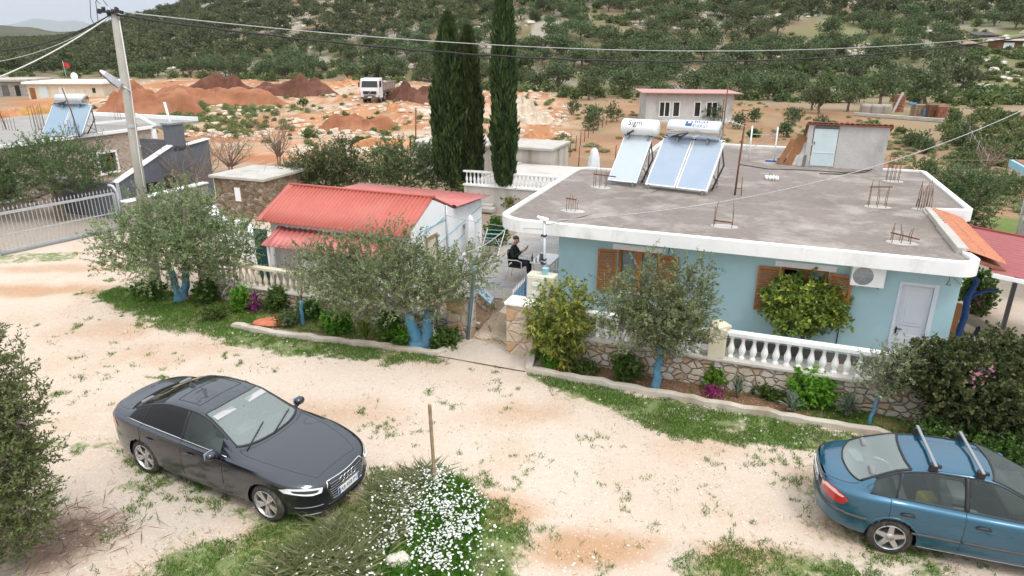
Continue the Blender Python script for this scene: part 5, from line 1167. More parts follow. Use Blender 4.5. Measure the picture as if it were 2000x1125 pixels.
# blue pole at the left gate pillar
a = atL(926, 657); s0, z0 = atT(925, 520, 14.25); m = MB(); m.tube([(a[0], 14.3, 0), (s0, 14.3, z0)], .045, 8); bp = thingL('gate_pole', 'tall slate blue metal pole in front of the left gate pillar', 'pole', a[0], 14.3, 0); pL(m, 'pole', M['pole_blue'], bp); m = MB(); m.tube([(a[0] + .06, 14.3, 0), (s0 + .06, 14.3, z0 * .9)], .014, 5); pL(m, 'conduit', M['pvc'], bp)
# sloping blue lid of a bench box
m = MB(); m.slab([(-7.50, 16.55, .80), (-7.36, 16.1, .74), (-6.74, 15.68, .58), (-6.80, 16.05, .62)], .05); bx = thingL('box_bench', 'stone box with a sloping blue grey lid behind the left gate pillar', 'box', -7.1, 16.1, .25); pL(m, 'lid', M['blue_paint'] if 0 else M['solar_glass_blue'], bx); m = MB(); m.prism([(-7.42, 16.45), (-7.32, 16.12), (-6.82, 15.8), (-6.88, 16.0)], .25, .56); pL(m, 'base', M['rubble'], bx)
# white table, chairs, person
tb = thingL('garden_table', 'white rectangular plastic table beside the corner of the blue house', 'table', -6.25, 18.97, .272)
m = MB(); m.box(-6.6, -5.93, 18.42, 19.52, .93, .975); pL(m, 'tabletop', M['white_plastic'], tb, bevel=.012)
for s_, t_ in ((-6.53, 18.5), (-6.0, 18.5), (-6.53, 19.44), (-6.0, 19.44)): m = MB(); m.bar((s_, t_, .272), (s_, t_, .93), .05); pL(m, 'leg', M['white_plastic'], tb)
def chair(label, s, t, rz, seatm='navy_cloth'):
    o = thing('garden_chair', label, 'chair', L2W(s, t, .272), LA + rz, 'garden chairs round the white tables')
    m = MB(); m.box(-.24, .24, -.22, .24, .42, .46); m.build('seat', M[seatm], o, bevel=.015)
    m = MB(); n = 10; vs = []
    for z_ in (.5, .7, .92):
        for i in range(n + 1):
            q = -1 + 2 * i / n; vs.append((.25 * q * (1 if z_ < .9 else .85), -.24 - .06 * (z_ - .45) / .45 + .05 * q * q, z_ - (.05 * q * q if z_ > .9 else 0)))
    m.add(vs, [(j * (n + 1) + i, j * (n + 1) + i + 1, (j + 1) * (n + 1) + i + 1, (j + 1) * (n + 1) + i) for j in range(2) for i in range(n)], True); b = m.build('backrest', M[seatm], o); b.modifiers.new('th', 'SOLIDIFY').thickness = .02
    for x in (-.26, .26):
        m = MB(); m.tube([(x, -.27, .66), (x, .1, .68), (x, .24, .64), (x, .26, .0)], .016, 6); m.build('armrest', M['white_paint'], o)
        m = MB(); m.tube([(x, -.2, .44), (x, -.3, .0)], .016, 6); m.build('leg', M['white_paint'], o)
    return o
chair('black chair with white frame in which the man sits', -7.14, 18.75, R(-90), 'black_cloth')
chair('dark navy chair at the far end of the white garden table', -5.95, 20.0, R(180))
chair('dark navy chair pulled out between the table and the blue wall', -5.45, 18.35, R(75), 'black_cloth')
m = MB(); m.obox((-6.33, 18.78, 1.08), (.16, .1, .2), (0, 0, .3)); soloL(m, 'thermos', M['headset'], 'dark rounded container standing on the white garden table', 'container', bevel=.04)
for k, (s_, t_, h, mt, lb) in enumerate(((-6.55, 18.40, .24, 'headset', 'dark bottle at the near left corner of the white table'), (-6.42, 18.38, .2, 'pvc', 'pale bottle between dark ones on the near edge of the table'), (-6.3, 18.42, .22, 'grey_metal', 'grey bottle right of the pale one on the table edge'))):
    m = MB(); m.lathe([(0, 0), (.035, 0), (.036, h * .6), (.015, h * .8), (.015, h), (0, h)], (s_, t_ + .1, .975), 10); soloL(m, 'bottle', M[mt], lb, 'bottle', 'bottles on the white garden table')
def skin_figure(name, joints, edges, rad, mats, parent, assign, sub=2):
    me = bpy.data.meshes.new(name); me.from_pydata(joints, edges, []); o = bpy.data.objects.new(name, me); COL.objects.link(o)
    sk = o.modifiers.new('skin', 'SKIN'); sk.use_smooth_shade = True
    for i, v in enumerate(me.skin_vertices[0].data): v.radius = rad[i] if hasattr(rad[i], '__len__') else (rad[i], rad[i]); v.use_root = (i == 0)
    sb = o.modifiers.new('sub', 'SUBSURF'); sb.levels = sub; sb.render_levels = sub
    bpy.context.view_layer.update()
    m2 = bpy.data.meshes.new_from_object(o.evaluated_get(bpy.context.evaluated_depsgraph_get())); bpy.data.objects.remove(o)
    m2.materials.clear()
    for m in mats: m2.materials.append(m)
    for p in m2.polygons: p.material_index = assign(p.center); p.use_smooth = True
    o = bpy.data.objects.new(name, m2); COL.objects.link(o); o.parent = parent; return o
# local frame of the sitter: x forward (towards the table), y to his left, z up; seat at 0.46
J = []; RD = []; ED = []
def jn(p, r, link=None):
    J.append(p); RD.append(r)
    if link is not None: ED.append((link, len(J) - 1))
    return len(J) - 1
pel = jn((-.02, 0, .53), (.155, .13)); ab = jn((-.06, 0, .70), (.13, .15), pel); chs = jn((-.08, 0, .92), (.125, .18), ab); nk0 = jn((-.05, 0, 1.06), (.07, .07), chs); nk = jn((-.01, 0, 1.12), (.055, .055), nk0)
hd0 = jn((.03, 0, 1.19), (.085, .075), nk); hd = jn((.045, 0, 1.27), (.098, .078), hd0); hd1 = jn((.03, 0, 1.33), (.08, .068), hd)
nose = jn((.135, 0, 1.235), .016, hd0)
for s_ in (1, -1):
    sh_ = jn((-.07, .19 * s_, .99), .07, chs); el = jn((.05, .27 * s_, .76), .05, sh_); wr = jn((.27, .15 * s_ if s_ > 0 else -.10, .93), .033, el); pm_ = jn((.32, .10 * s_ if s_ > 0 else -.06, .98), .034, wr)
    for q in range(4): f1 = jn((.36 + .006 * q, (.075 if s_ > 0 else -.035) + .012 * (q - 1.5), 1.015 + .012 * (q - 1.5)), .010, pm_); jn((.375 + .004 * q, (.045 if s_ > 0 else -.005) + .01 * (q - 1.5), 1.04 + .01 * q), .009, f1)
    jn((.325, (.06 if s_ > 0 else -.02), 1.03), .011, pm_)
    hp_ = jn((.06, .10 * s_, .53), .095, pel); kn = jn((.46, .12 * s_, .55), .068, hp_); an = jn((.50, .12 * s_, .11), .045, kn); jn((.62, .13 * s_, .05), .045, an)
pr = thing('person', 'man in black jacket sitting at the white table looking at a phone', 'person', L2W(-7.2, 18.75, .272), LA)
def asg(c):
    if c.z > 1.115: return 0
    if c.x > .255 and c.z > .90: return 0
    if c.z < .60 and c.x > .03: return 2 if c.z > .12 else 1
    return 1
body = skin_figure('body', J, ED, RD, [M['skin'], M['black_cloth'], M['black_cloth']], pr, asg)
m = MB(); m.blob((.02, 0, 1.325), .098, 3, .08, 10, (1.05, .85, .78)); hair = m.build('hair', M['hair_dark'], pr)
for s_ in (1, -1): m = MB(); m.blob((.03, .083 * s_, 1.255), .026, 1, .1, 5, (.8, .4, 1.2)); m.build('ear', M['skin'], pr); m = MB(); m.blob((.123, .03 * s_, 1.272), .010, 1, .0, 5); m.build('eye', M['black_plastic'], pr)
m = MB(); m.obox((.128, 0, 1.20), (.01, .045, .010)); m.build('mouth', M['red_cloth'], pr)
m = MB(); m.obox((0, 0, 0), (.012, .08, .16)); ph = m.build('phone', M['black_plastic'], None, bevel=.004); w_ = L2W(-7.2, 18.75, .272); f_ = Vector((math.cos(LA), math.sin(LA), 0)); ph.location = w_ + f_ * .395 + Vector((0, 0, 1.07)); ph.rotation_euler = (0, R(25), LA); meta(ph, 'dark phone held up by the seated man', 'phone')
# clothes rack and folded parasol by the white gable
dr_ = thingL('drying_rack', 'folding clothes rack with light blue rails by the white gable', 'clothes rack', -8.75, 20.3, .27)
m = MB()
for k in range(4): m.bar((-9.0, 19.9 + .28 * k, 1.12 + .06 * (k % 2)), (-8.35, 19.9 + .28 * k, 1.16 + .06 * (k % 2)), .016)
for k in range(3): m.bar((-9.0, 20.0 + .3 * k, .6 + .12 * k), (-8.4, 20.0 + .3 * k, .6 + .12 * k), .014)
pL(m, 'rail', M['sky_blue_paint'], dr_)
for s_ in (-9.0, -8.35): m = MB(); m.bar((s_, 19.85, .27), (s_, 20.75, 1.2), .02); m.bar((s_, 20.75, .27), (s_, 19.85, 1.2), .02); pL(m, 'leg', M['white_paint'], dr_)
pa_ = thingL('parasol', 'folded white parasol standing against the white gable', 'parasol', -8.85, 19.0, .27)
m = MB(); m.tube([(-8.85, 19.0, .27), (-8.85, 19.0, 2.15)], .02, 6); pL(m, 'pole', M['galv'], pa_)
m = MB(); pr_ = [(.03, 2.12), (.10, 2.0), (.14, 1.7), (.16, 1.35), (.13, 1.0), (.05, .96)]; vs = []
for r_, z_ in pr_:
    for k in range(24): q = r_ * (1 + .25 * math.cos(8 * 2 * math.pi * k / 24)); a = 2 * math.pi * k / 24; vs.append((-8.85 + q * math.cos(a), 19.0 + q * math.sin(a), z_))
m.add(vs, [(i * 24 + k, i * 24 + (k + 1) % 24, (i + 1) * 24 + (k + 1) % 24, (i + 1) * 24 + k) for i in range(5) for k in range(24)], True); pL(m, 'canopy', M['white_cloth'], pa_)
m = MB(); m.box(-8.95, -8.75, 18.5, 18.75, .3, .95); soloL(m, 'laundry', M['white_cloth'], 'white cloth hanging low beside the folded parasol', 'cloth', bevel=.03)
p = at(1160, 322, 2.2); m = MB()
vs = []
for j, (r_, z_) in enumerate(((.03, 1.0), (.13, .9), (.2, .6), (.24, .3), (.26, 0))):
    for k in range(20): q = r_ * (1 + .2 * math.cos(7 * 2 * math.pi * k / 20 + j)); a = 2 * math.pi * k / 20; vs.append((q * math.cos(a), q * math.sin(a), z_))
m.add(vs, [(i * 20 + k, i * 20 + (k + 1) % 20, (i + 1) * 20 + (k + 1) % 20, (i + 1) * 20 + k) for i in range(4) for k in range(20)], True)
um = thing('parasol', 'folded white parasol beyond the back edge of the flat roof', 'parasol', (p[0], p[1], 0)); o = m.build('canopy', M['white_cloth'], um); o.location = (0, 0, 1.95); m = MB(); m.tube([(0, 0, 0), (0, 0, 2.95)], .025, 6); m.build('pole', M['pvc'], um)
m = MB(); m.lathe([(.16, 0), (.2, .3), (.21, .32), (.18, .32), (0, .26)], (0, 0, 0), 14); o = m.build('plant_pot', M['black_plastic']); o.location = L2W(-8.35, 24.2, .27); meta(o, 'black plant pot at the back of the paved court', 'pot')
# right hand yard: table, chair, climbing trunk, timber
tb2 = thingL('garden_table', 'white table half hidden by the bush in the right yard', 'table', 5.0, 16.9, 0); m = MB(); m.box(4.72, 5.55, 16.2, 17.25, .80, .85); pL(m, 'tabletop', M['white_plastic'], tb2, bevel=.012)
for s_, t_ in ((4.8, 16.3), (5.5, 16.3), (4.8, 17.15), (5.5, 17.15)): m = MB(); m.bar((s_, t_, 0), (s_, t_, .8), .05); pL(m, 'leg', M['white_plastic'], tb2)
o = chair('dark navy chair behind the table in the right yard', 5.2, 17.55, R(180)); o.location.z = 0
m = MB(); m.tube([(4.42, 17.1, 0), (4.45, 17.1, .7), (4.55, 17.2, 1.3), (4.5, 17.15, 1.75), (4.62, 17.2, 2.2), (4.4, 17.1, 2.45)], [.09, .08, .07, .075, .06, .05], 8); m.tube([(4.5, 17.15, 1.75), (4.75, 17.2, 1.95), (5.05, 17.2, 2.05)], [.05, .04, .03], 6); soloL(m, 'vine_trunk', M['mark_blue'], 'dark blue painted twisted vine trunk beside the right house corner', 'vine')
m = MB(); m.bar((4.6, 18.4, 1.0), (5.9, 17.2, .75), .22, .16); soloL(m, 'timber', M['cream'], 'thick pale timber lying across the right yard', 'timber')
m = MB(); m.bar((4.12, 16.3, 0), (4.12, 16.3, 1.9), .16, .12); soloL(m, 'timber_post', M['brown_board'], 'brown upright timber post by the right house corner', 'post')
m = MB(); m.bar((5.5, 16.25, 0), (5.55, 16.2, 2.4), .08); soloL(m, 'support_post', M['grey_metal'], 'grey support post under the red canopy beside the wall', 'post')
# well cover beside the sapling, rocks
p = at(531, 631); m = MB(); m.blob((0, 0, .05), .42, 2, .25, 8, (1.2, .8, .16)); o = m.build('stone_slab', M['terracotta_old'] if 0 else M['brick_hole']); o.location = tuple(p); meta(o, 'flat reddish stone slab lying in the left planting strip', 'stone')
for px, py, r_, sd, lb in ((779, 1104, .19, 5, 'pale flat rock among the daisies'), (1860, 872, .22, 6, 'pale rock lying behind the teal car'), (362, 585, .16, 8, 'brown stone at the foot of the big olive')):
    p = at(px, py); m = MB(); m.blob((0, 0, .06), r_, sd, .4, 8, (1.1, .8, .62)); o = m.build('rock', M['rock'] if sd != 8 else M['terracotta_old']); o.location = tuple(p); meta(o, lb, 'rock')
# foreground posts
p, q = at(850, 952), atY(839, 790, at(850, 952)[1] + .05); m = MB(); m.bar((0, 0, -.05), tuple(Vector(q) - Vector(p)), .045, .045); o = m.build('fence_post', M['old_wood']); o.location = tuple(p); meta(o, 'weathered wooden post standing in the daisies', 'post')
p = at(556, 1122); m = MB(); m.tube([(0, 0, 0), (-.02, 0, .3)], .012, 5); o = m.build('stake', M['rust']); o.location = tuple(p); meta(o, 'short rusty iron stake in the grass at the bottom', 'stake')
# concrete power pole with lamp
pp = thing('power_pole', 'leaning grey concrete power pole with a street lamp arm', 'pole', (-11.3, 20.04, 0))
top = Vector(atY(223, 22, 20.04)); P0 = Vector((-11.30, 20.04, 0)); 
m = MB(); m.tube([tuple(Vector((0, 0, 0))), tuple((top - P0) * .5), tuple(top - P0)], [.17, .135, .10], 14); m.build('shaft', M['pole_concrete'], pp)
ax = (top - P0); K = lambda f: ax * f
la = Vector(atY(260, 182, 20.04)) - P0; lb_ = Vector(atY(238, 168, 19.9)) - P0
m = MB(); m.tube([tuple(la), tuple((la + lb_) / 2 + Vector((0, 0, .02))), tuple(lb_)], .03, 8); arm = m.build('lamp_arm', M['galv'], pp)
e = Vector(atY(194, 138, 19.6)) - P0; d = (e - lb_); m = MB(); qn = d.normalized(); sidev = qn.cross(Vector((0, 0, 1))).normalized(); upv = sidev.cross(qn)
L_ = d.length; vs = []
for f, w_, h0, h1 in ((0, .06, -.05, .05), (.08, .10, -.10, .08), (.4, .12, -.10, .09), (.8, .11, -.05, .08), (.97, .06, -.02, .05), (1.0, .02, 0, .03)):
    c = lb_ + d * f; vs += [c + sidev * w_ + upv * h0, c - sidev * w_ + upv * h0, c - sidev * w_ * .8 + upv * h1, c + sidev * w_ * .8 + upv * h1]
m.add(vs, [(4 * i + k, 4 * i + (k + 1) % 4, 4 * i + 4 + (k + 1) % 4, 4 * i + 4 + k) for i in range(5) for k in range(4)] + [(0, 3, 2, 1), (20, 21, 22, 23)]); hd_ = m.build('lamp_head', M['galv'], pp, bevel=.012)
m = MB(); vs = []
for f, w_ in ((.05, .09), (.45, .105), (.8, .09)):
    c = lb_ + d * f - upv * (.115 if f < .7 else .075); vs += [c + sidev * w_, c - sidev * w_]
m.add(vs, [(0, 1, 3, 2), (2, 3, 5, 4)]); m.build('lamp_glass', M['headset'], hd_)
m = MB(); c = K(.618); m.lathe([(.14, -.05), (.145, 0), (.14, .05)], tuple(c), 14); m.build('band', M['galv'], pp)
m = MB(); c = K(.992)
for i in range(6): a = -.35 + .12 * i; m.obox(tuple(c + Vector((a, -.1, .06 + .05 * math.sin(i * 2)))), (.07, .09, .13), (.3 * i, .2, .1))
m.obox(tuple(c + Vector((-.08, -.12, .05))), (.6, .06, .06)); m.build('insulator', M['black_plastic'], pp)
for pts in (((-.3, .25), (-.52, .5), (-.62, -.1), (-.5, -.5)), ((-.1, .2), (-.25, .45), (-.4, .3), (-.45, -.3))):
    m = MB(); m.tube([tuple(c + Vector((x, -.1, z))) for x, z in pts], .009, 5); m.build('loose_wire', M['cable_dark'], pp)
m = MB(); m.tube([tuple(K(.97) + Vector((.16, -.1, 0))), tuple(K(.75) + Vector((.2, -.12, 0))), tuple(K(.5) + Vector((.16, -.14, 0))), tuple(K(.25) + Vector((.2, -.16, 0)))], .014, 5); m.build('down_cable', M['pvc'], pp)
POLETOP = top
# ================================================================ CARS
def pchip(xs, ys):
    xs, ys = np.asarray(xs, float), np.asarray(ys, float); h = np.diff(xs); d = np.diff(ys) / h; m = np.zeros_like(ys)
    for i in range(1, len(xs) - 1):
        if d[i - 1] * d[i] > 0: w1, w2 = 2 * h[i] + h[i - 1], h[i] + 2 * h[i - 1]; m[i] = (w1 + w2) / (w1 / d[i - 1] + w2 / d[i])
    m[0], m[-1] = d[0], d[-1]
    def f(x):
        x = np.clip(x, xs[0], xs[-1]); i = np.clip(np.searchsorted(xs, x) - 1, 0, len(xs) - 2); t = (x - xs[i]) / h[i]
        return (2 * t**3 - 3 * t**2 + 1) * ys[i] + (t**3 - 2 * t**2 + t) * h[i] * m[i] + (-2 * t**3 + 3 * t**2) * ys[i + 1] + (t**3 - t**2) * h[i] * m[i + 1]
    return f
class Car:
    """body as one smooth surface: rows along x, columns from the sill over shoulder, belt and roof rail to the centre line; the panes, doors,
    bonnet and boot are cut out of that surface as parts of their own"""
    def __init__(s, p): s.p = p; s.c = {k: pchip(*zip(*v)) for k, v in p['curves'].items()}
    def env(s, x):
        p = s.p; e = np.ones_like(x); q = np.clip((x - p['f0']) / (p['xf'] - p['f0']), 0, 1); e *= np.maximum(1 - q ** p['fn'], 0) ** (1 / p['fn'])
        q = np.clip((p['r0'] - x) / (p['r0'] - p['xr']), 0, 1); return e * np.maximum(1 - q ** p['rn'], 0) ** (1 / p['rn'])
    KN = 10
    def surf(s, x, u):
        "x: station, u in 0..9 along the half section -> (x, y, z), y >= 0"
        x, u = np.broadcast_arrays(np.asarray(x, float), np.asarray(u, float)); C = {k: f(x) for k, f in s.c.items()}; e = s.env(x); w = C['w'] * e; W = s.p['bow']
        Y = np.stack([0 * w, w * .86, w * .975, w * 1.0, w * .985, C['yb'] * e, None if 0 else (C['yb'] * .52 + C['yr'] * .48) * e + .015 * e, C['yr'] * e, C['yr'] * .55 * e, 0 * w])
        zr, zb, zc = C['zr'], C['zb'], C['zc']
        Z = np.stack([C['z0'], C['z0'], C['z0'] + .09, C['zm'], C['zs'], zb, zb * .48 + zr * .52, zr, zr + (zc - zr) * .70, zc])
        i = np.clip(np.floor(u).astype(int), 0, 8); t = u - i
        def cr(A):
            g = lambda k: np.take_along_axis(A, np.clip(k, 0, 9)[None], 0)[0]
            a, b, c, d = g(i - 1), g(i), g(i + 1), g(i + 2)
            m1 = np.where((i == 0), 0, (c - a) * .5); m2 = np.where(i == 8, 0, (d - b) * .5)
            cr_ = s.p['crease']
            for k, q in cr_.items():
                m1 = np.where(i == k, m1 * (1 - q) + (c - b) * q, m1); m2 = np.where(i + 1 == k, m2 * (1 - q) + (c - b) * q, m2)
            return (2 * t**3 - 3 * t**2 + 1) * b + (t**3 - 2 * t**2 + t) * m1 + (-2 * t**3 + 3 * t**2) * c + (t**3 - t**2) * m2
        return np.stack([x, cr(Y), cr(Z)], -1)
    def build(s, name, label, loc, rz):
        p = s.p; root = thing(name, label, 'car', loc, rz); s.root = root
        core = np.unique(np.concatenate([np.arange(p['xr'] + .12, p['xf'] - .12, .024), np.array(p['cuts'])])); k = 1 - np.cos(np.linspace(0, 1, 13)[:-1] * math.pi / 2)
        xs = np.concatenate([p['xr'] + .12 * k, core, (p['xf'] - .12 * k)[::-1]]); ucut = np.array([0, 1, 2, 3, 4, 5, 6, 7, 8, 9, 5.16, 6.86, 7.10]); us = np.unique(np.concatenate([np.linspace(0, 1, 5), np.linspace(1, 5, 33), np.linspace(5, 7, 23), np.linspace(7, 9, 21), ucut]))
        XX, UU = np.meshgrid(xs, us, indexing='ij')
        # screens are bowed in plan: their lines sweep back towards the sides
        bw = np.zeros_like(XX)
        for xc, wd, am in p['bow']: bw += am * np.exp(-((XX - xc) / wd) ** 2)
        tside = np.clip((9 - UU) / 2, 0, 1.0) ** 2
        XE = XX - bw * tside * np.where(UU < 7, np.clip((UU - 5) / 2, 0, 1), 1)
        Pm = s.surf(XE, UU)
        # wheel arches: pull the nearest points on to the opening's edge
        keep = np.ones(XX.shape, bool)
        for wx in (0, p['wb']):
            dx, dz = Pm[..., 0] - wx, Pm[..., 2] - p['rw']; d = np.hypot(dx, dz); side = (UU > .9) & (UU < 5)
            near = side & (np.abs(d - p['ra']) < .0165); f = np.where(near, p['ra'] / np.maximum(d, 1e-6), 1); Pm[..., 0] = np.where(near, wx + dx * f, Pm[..., 0]); Pm[..., 2] = np.where(near, p['rw'] + dz * f, Pm[..., 2])
        n, m = XX.shape
        idx = np.arange(n * m).reshape(n, m); q = np.stack([idx[:-1, :-1], idx[1:, :-1], idx[1:, 1:], idx[:-1, 1:]], -1).reshape(-1, 4)
        xm = (xs[:-1] + xs[1:])[:, None] / 2 + 0 * us[None, :-1]; um = (us[:-1] + us[1:])[None] / 2 + 0 * xs[:-1, None]
        V0 = Pm.reshape(-1, 3); cen = V0[q].mean(1); inarch = np.zeros(len(q), bool)
        for wx in (0, p['wb']): inarch |= (np.hypot(cen[:, 0] - wx, cen[:, 2] - p['rw']) < p['ra']) & (um.ravel() > .9) & (um.ravel() < 5)
        lab = np.full(len(q), 'body', object); X_, U_ = xm.ravel(), um.ravel()
        for nm, x0, x1, u0, u1 in p['parts']: lab[(X_ > x0) & (X_ < x1) & (U_ > u0) & (U_ < u1)] = nm
        lab[inarch] = ''
        s.parts = {}
        def emit(part, mirror, faces, mat, parent):
            used = np.unique(faces); mp = -np.ones(len(V0), int); mp[used] = np.arange(len(used)); V = V0[used].copy(); Fq = mp[faces]
            if mirror == 1: Fq = Fq[:, ::-1]
            if mirror < 0: V[:, 1] *= -1
            if mirror == 0:
                V2 = V.copy(); V2[:, 1] *= -1; Fq = np.concatenate([Fq[:, ::-1], Fq + len(V)]); V = np.concatenate([V, V2])
            o = mesh_np(part, V, Fq, M[mat], parent, True); bm = bmesh.new(); bm.from_mesh(o.data); bmesh.ops.remove_doubles(bm, verts=bm.verts, dist=2e-4); bmesh.ops.recalc_face_normals(bm, faces=bm.faces) if mirror == 0 and part == 'body' else None; bm.to_mesh(o.data); bm.free()
            return o
        s.body = emit('body', 0, q[lab == 'body'], p['paint'], root)
        for nm, mat, par, both in p['emit']:
            f = q[lab == nm]
            if len(f) == 0: continue
            base = nm.rstrip('0123456789')
            for sd in ((0,) if both else (1, -1)):
                o = emit(base, sd, f, mat, s.parts.get((par, sd)) or root); s.parts[(nm, sd)] = o
        bmx = bmesh.new()
        tmp = np.concatenate([V0, V0 * [1, -1, 1]]); bvf = [tuple(r) for r in q] + [tuple(r + len(V0)) for r in q]
        s.bvh = BVHTree.FromPolygons([Vector(v) for v in tmp], [tuple(int(a) for a in f) for f in bvf]); bmx.free()
        # seams: thin dark gaps along shut lines, black seals round the panes
        for nm, mt, r_, pts in p['lines']:
            for sd in (1, -1):
                P = []
                for x, u in pts:
                    bb = sum(am * math.exp(-((x - xc) / wd) ** 2) for xc, wd, am in p['bow']) * min(1, max(0, (9 - u) / 2)) ** 2 * (min(1, max(0, (u - 5) / 2)) if u < 7 else 1)
                    v = s.surf(x - bb, u); P.append((float(v[0]), float(v[1]) * sd, float(v[2])))
                if pts[0][1] == 9 and pts[-1][1] == 9 and sd == -1: continue
                mb = MB(); mb.tube(P, r_, 5); mb.build(nm, M[mt], s.body)
        return root
    def hit(s, o, d):
        r = s.bvh.ray_cast(Vector(o), Vector(d).normalized()); return r[0], r[1]
    def patch(s, name, mat, poly, axis, side, parent, off=.006, nu=10, depth=.0):
        "a flat outline pressed on to the body: axis 'x' poly is (y,z) seen from the front (side 1) or rear (-1); 'y' poly is (x,z) seen from the side"
        P = np.array(poly); bm = bmesh.new(); vs = [bm.verts.new((a, b, 0)) for a, b in P]; f = bm.faces.new(vs); bmesh.ops.triangulate(bm, faces=[f])
        for _ in range(3): bmesh.ops.subdivide_edges(bm, edges=[e for e in bm.edges if e.calc_length() > .05], cuts=1, use_grid_fill=False); bmesh.ops.triangulate(bm, faces=[f for f in bm.faces if len(f.verts) > 3])
        dead = []
        for v in bm.verts:
            a, b = v.co.x, v.co.y
            o, d = ((side * 9, a, b), (-side, 0, 0)) if axis == 'x' else ((a, side * 5, b), (0, -side, 0))
            h, n = s.hit(o, d)
            if h is None or (axis == 'x' and abs(h.x - (s.p['xf'] if side > 0 else s.p['xr'])) > s.p.get('lim', .62)): dead.append(v); continue
            if n.dot(Vector(d)) > 0: n = -n
            v.co = h + n * off
        bmesh.ops.delete(bm, geom=dead, context='VERTS'); bmesh.ops.recalc_face_normals(bm, faces=bm.faces)
        me = bpy.data.meshes.new(name); bm.to_mesh(me); bm.free(); me.materials.append(M[mat]); o = bpy.data.objects.new(name, me); COL.objects.link(o); o.parent = parent
        for pl in me.polygons: pl.use_smooth = True
        return o
    def track(s, pts, axis, side, off=.004):
        out = []
        for a, b in pts:
            o, d = ((side * 9, a, b), (-side, 0, 0)) if axis == 'x' else (((a, side * 5, b), (0, -side, 0)) if axis == 'y' else ((a, b, 5), (0, 0, -1)))
            h, n = s.hit(o, d)
            if h is None or (axis == 'x' and abs(h.x - (s.p['xf'] if side > 0 else s.p['xr'])) > s.p.get('lim', .62)): continue
            if n.dot(Vector(d)) > 0: n = -n
            out.append(tuple(h + n * off))
        return out
    def strip(s, name, mat, pts, axis, side, parent, r_=.012, off=.004, n=30):
        P = []
        for a, b in zip(pts, pts[1:]):
            k = max(2, int(n / (len(pts) - 1)))
            P += [(a[0] + (b[0] - a[0]) * i / k, a[1] + (b[1] - a[1]) * i / k) for i in range(k)]
        P.append(pts[-1]); Q = s.track(P, axis, side, off)
        if len(Q) > 1: mb = MB(); mb.tube(Q, r_, 6); return mb.build(name, M[mat], parent)
    def wheels(s, rt, rr, wd, y, spoke):
        p = s.p
        for wx in (0, p['wb']):
            for sd in (1, -1):
                w = bpy.data.objects.new('wheel', None); COL.objects.link(w); w.parent = s.root; w.location = (wx, sd * y, p['rw'])
                T = []
                prof = [(rr * .98, -wd / 2 + .02), (rr + .01, -wd / 2), (rt * .86, -wd / 2), (rt * .965, -wd / 2 + .025), (rt, -wd / 2 + .055), (rt, wd / 2 - .055), (rt * .965, wd / 2 - .025), (rt * .86, wd / 2), (rr + .01, wd / 2), (rr * .98, wd / 2 - .02)]
                mb = MB(); mb.lathe([(r_, h * sd) for r_, h in prof], n=40, axis='Y'); mb.build('tyre', M['rubber'], w)
                o_ = wd / 2; mb = MB(); mb.lathe([(rr, (o_ - .005) * sd), (rr * .965, (o_ + .004) * sd), (rr * .93, (o_ - .004) * sd), (rr * .90, (o_ - .06) * sd), (rr * .9, -o_ * sd)], n=40, axis='Y')
                spoke(mb, rr, o_, sd); rim = mb.build('rim', M['rim_metal'], w)
                mb = MB(); mb.lathe([(0, (o_ - .085) * sd), (rr * .9, (o_ - .085) * sd)], n=24, axis='Y'); mb.lathe([(0, (o_ - .06) * sd), (rr * .55, (o_ - .06) * sd), (rr * .55, (o_ - .085) * sd)], n=24, axis='Y'); mb.build('brake_disc', M['rim_dark'], rim)
        mb = MB(); b = p['inner']
        mb.box(p['xr'] + .35, p['xf'] - .4, -b, b, .2, .30); 
        for wx in (0, p['wb']):
            q = [(wx + (p['ra'] + .012) * math.cos(R(a)), p['rw'] + (p['ra'] + .012) * math.sin(R(a))) for a in range(-12, 193, 12)]; k = len(q)
            mb.add([(a, -1.1 * y, b) for a, b in q] + [(a, 1.1 * y, b) for a, b in q], [(i, i + 1, k + i + 1, k + i) for i in range(k - 1)], True)
        mb.build('underbody', M['black_plastic'], s.root)
    def cabin(s, seat_mat, items=True):
        p = s.p; r_ = s.root; m = MB(); x0, x1, wy = p['cab']
        m.box(x0, x1, -wy, wy, .32, .36); m.build('cabin_floor', M['car_interior'], r_)
        m = MB(); m.obox((x1 - .12, 0, .86), (.5, 2 * wy * .96, .16), (0, R(-6), 0)); m.build('dashboard', M['car_interior'], r_, bevel=.04)
        m = MB(); m.box(x0 - .36, x0 + .02, -wy * .78, wy * .78, p['shelf'] - .06, p['shelf'] - .02); m.build('parcel_shelf', M[seat_mat], r_)
        for sx, sy in ((p['seatx'], .37), (p['seatx'], -.37)):
            m = MB(); m.obox((sx, sy, .52), (.5, .5, .16)); m.obox((sx - .30, sy, .80), (.15, .5, .62), (0, R(-16), 0)); m.obox((sx - .41, sy, 1.17), (.10, .26, .17), (0, R(-10), 0)); m.build('front_seat', M[seat_mat], r_, bevel=.04)
        m = MB(); m.obox((x0 + .33, 0, .52), (.5, 2 * wy * .9, .16)); m.obox((x0 + .06, 0, .80), (.16, 2 * wy * .9, .6), (0, R(-18), 0))
        for sy in (-.4, .4): m.obox((x0 - .06, sy, 1.12), (.09, .26, .14))
        m.build('rear_seat', M[seat_mat], r_, bevel=.04)
        c = Vector((x1 - .42, .37, .92)); m = MB(); m.tube([tuple(c + Vector((.08 * math.sin(a / 16 * 2 * math.pi), .18 * math.cos(a / 16 * 2 * math.pi), .16 * math.sin(a / 16 * 2 * math.pi)))) for a in range(17)], .014, 6); m.bar(tuple(c), tuple(c + Vector((.2, 0, -.1))), .06); m.build('steering_wheel', M['black_plastic'], r_)
